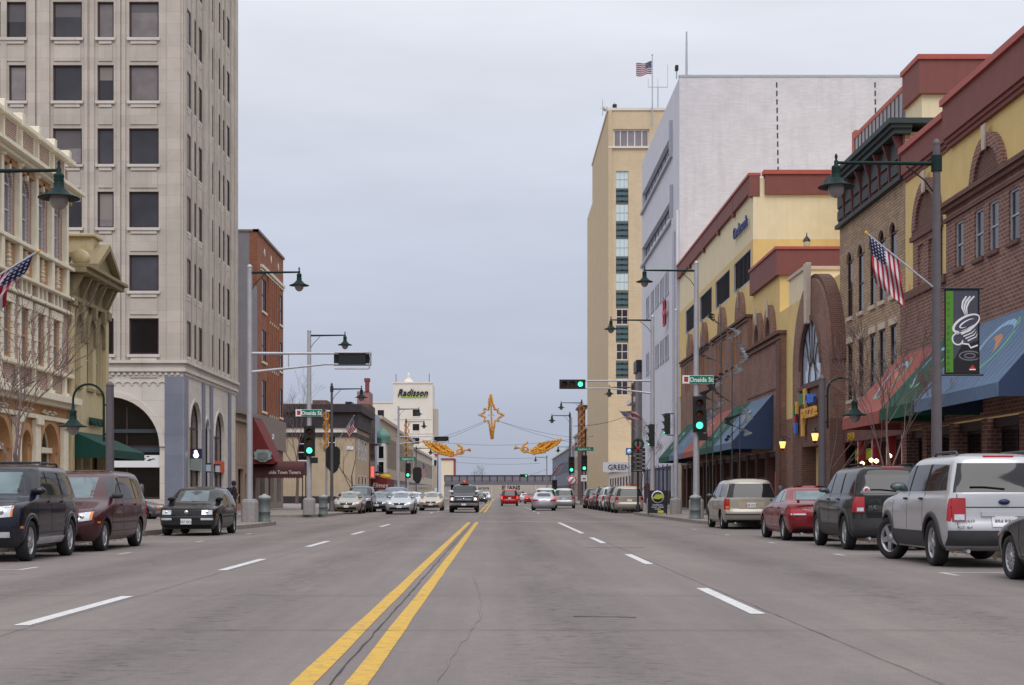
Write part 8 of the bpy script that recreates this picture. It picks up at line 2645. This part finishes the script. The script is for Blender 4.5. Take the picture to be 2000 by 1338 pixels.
# --- spiral leaf sculptures on the mall pavement
M_sculpt = plain('sculpture_steel', C(84, 90, 94), .4, metal=.5, var=.25, nscale=5)
def sculpture(lab, x, y, h, zs, seed, curl=.5, turns=1.4):
    T = thing('leaf_sculpture', lab, 'sculpture', (x, y, .15), 'spiral leaf sculptures by the mall')
    MB().tube([(x, y, .15), (x, y, h)], [.035, .025], 8).lathe([(.12, 0), (.16, .05), (.06, .1)], (x, y, .15), 'Z', 12).build('post', M_sculpt, T)
    rr = random.Random(seed)
    n = 34
    sp_ = MB()
    pts = []
    for k in range(n):
        t_ = k / (n - 1)
        a = t_ * turns * 2 * math.pi + seed
        rad = curl * (.35 + .65 * math.sin(math.pi * t_))
        pts.append(Vector((x + rad * math.cos(a), y + rad * .7 * math.sin(a), zs + (h - zs) * t_)))
    sp_.tube(pts, .02, 6).build('spiral_rod', M_sculpt, T)
    lf = MB()
    for k in range(0, n, 1):
        p = pts[k]
        d = (pts[min(k + 1, n - 1)] - pts[max(k - 1, 0)]).normalized()
        o_ = (p - Vector((x, y, p.z)))
        if o_.length > 1e-3:
            o_.normalize()
        l = .30 + .1 * math.sin(k)
        q = [p, p + o_ * l * .5 + d * .1, p + o_ * l + Vector((0, 0, .04)), p + o_ * l * .5 - d * .1]
        lf.add(q + [v + d * .02 + Vector((0, 0, .012)) for v in q], [(0, 1, 2, 3), (4, 7, 6, 5), (0, 4, 5, 1), (1, 5, 6, 2), (2, 6, 7, 3), (3, 7, 4, 0)])
    tag(lf.build('leaves', M_sculpt, T), kind='stuff')
for k, (px, Yk, pyt, pyb, cu, tn) in enumerate(((1408, 76, 615, 760, .95, 2.0), (1430, 75, 670, 860, .9, 1.5), (1392, 77, 750, 800, .35, 1.2), (1445, 74, 800, 850, .5, 1.0), (1380, 78, 800, 860, .3, 1.0))):
    sculpture(['tallest spiral leaf sculpture on the mall pavement', 'looping leaf sculpture right of the tallest one', 'thin leaf sculpture left of the tallest one', 'short leaf sculpture nearest the blue mall awning', 'short leaf sculpture nearest the street name pole'][k],
              XN(px, Yk), Yk, ZN(pyt, Yk), ZN(pyb, Yk), 3 + k, cu, tn)

# --- person on the far left corner
def person():
    Y = 80.5 - 1.6
    px_, base = XN(455, 79), .15
    T = thing('person', 'person in dark coat and trousers walking left to right past the limestone tower', 'person', (px_, 79, .15))
    sk = dict(pelvis=(0, 0, .93, .16), waist=(0.01, 0, 1.1, .15), chest=(.03, 0, 1.32, .185), neck=(.05, 0, 1.47, .07), head0=(.06, 0, 1.56, .085), head1=(.075, 0, 1.66, .105), head2=(.07, 0, 1.75, .07),
              hL=(.02, -.1, .88, .11), kL=(.18, -.1, .5, .075), aL=(.10, -.1, .09, .05), tL=(.26, -.1, .04, .04), hR=(-.02, .1, .88, .11), kR=(-.06, .1, .48, .075), aR=(-.28, .1, .12, .05), tR=(-.16, .1, .045, .04),
              sL=(.03, -.2, 1.38, .08), eL=(-.1, -.25, 1.12, .06), wL=(.04, -.26, .9, .045), sR=(.03, .2, 1.38, .08), eR=(.12, .24, 1.12, .06), wR=(.3, .22, .98, .045))
    ed = [('pelvis', 'waist'), ('waist', 'chest'), ('chest', 'neck'), ('neck', 'head0'), ('head0', 'head1'), ('head1', 'head2'), ('pelvis', 'hL'), ('hL', 'kL'), ('kL', 'aL'), ('aL', 'tL'), ('pelvis', 'hR'), ('hR', 'kR'), ('kR', 'aR'), ('aR', 'tR'),
          ('chest', 'sL'), ('sL', 'eL'), ('eL', 'wL'), ('chest', 'sR'), ('sR', 'eR'), ('eR', 'wR')]
    names = list(sk)
    me = bpy.data.meshes.new('body')
    me.from_pydata([sk[n][:3] for n in names], [(names.index(a), names.index(b_)) for a, b_ in ed], [])
    o = bpy.data.objects.new('body', me)
    COL.objects.link(o)
    md = o.modifiers.new('Skin', 'SKIN')
    for i, n in enumerate(names):
        me.skin_vertices[0].data[i].radius = (sk[n][3], sk[n][3])
        me.skin_vertices[0].data[i].use_root = (n == 'pelvis')
    o.modifiers.new('Sub', 'SUBSURF').levels = 2
    bpy.context.view_layer.update()
    m2 = bpy.data.meshes.new_from_object(o.evaluated_get(bpy.context.evaluated_depsgraph_get()))
    bpy.data.objects.remove(o)
    m2.materials.clear()
    m2.materials.append(plain('dark_clothes', C(40, 36, 42), .85, var=.2, nscale=8))
    m2.materials.append(plain('skin', C(176, 130, 110), .6))
    m2.materials.append(plain('dark_trousers', C(30, 30, 36), .85))
    for p in m2.polygons:
        p.use_smooth = True
        c = p.center
        p.material_index = 1 if (c.z > 1.5 and c.x > .03) or (c.z < 1.0 and c.z > .8 and abs(c.y) > .19) or (c.x > .25 and c.z > .9) else (2 if c.z < .84 else 0)
    b = bpy.data.objects.new('body', m2)
    COL.objects.link(b); b.parent = T
    hair = MB().lathe([(.001, .12), (.09, .1), (.125, .03), (.125, -.06), (.10, -.14), (.05, -.16)], (.045, 0, 1.68), 'Z', 14).build('hair', plain('dark_hair', C(32, 26, 26), .7), T)
    hair.location = (0, 0, 0)
    coat = MB().lathe([(.2, .78), (.205, .95), (.19, 1.12), (.2, 1.3), (.16, 1.42)], (.01, 0, 0), 'Z', 16).build('coat', plain('dark_clothes', C(40, 36, 42), .85, var=.2, nscale=8), T)
    coat.location = (0, 0, 0)
    bag = MB().box(-.34, -.2, -.14, .14, 1.02, 1.42).build('backpack', plain('bag_black', C(26, 26, 30), .8), T, .04)
    bag.location = (0, 0, 0)
person()
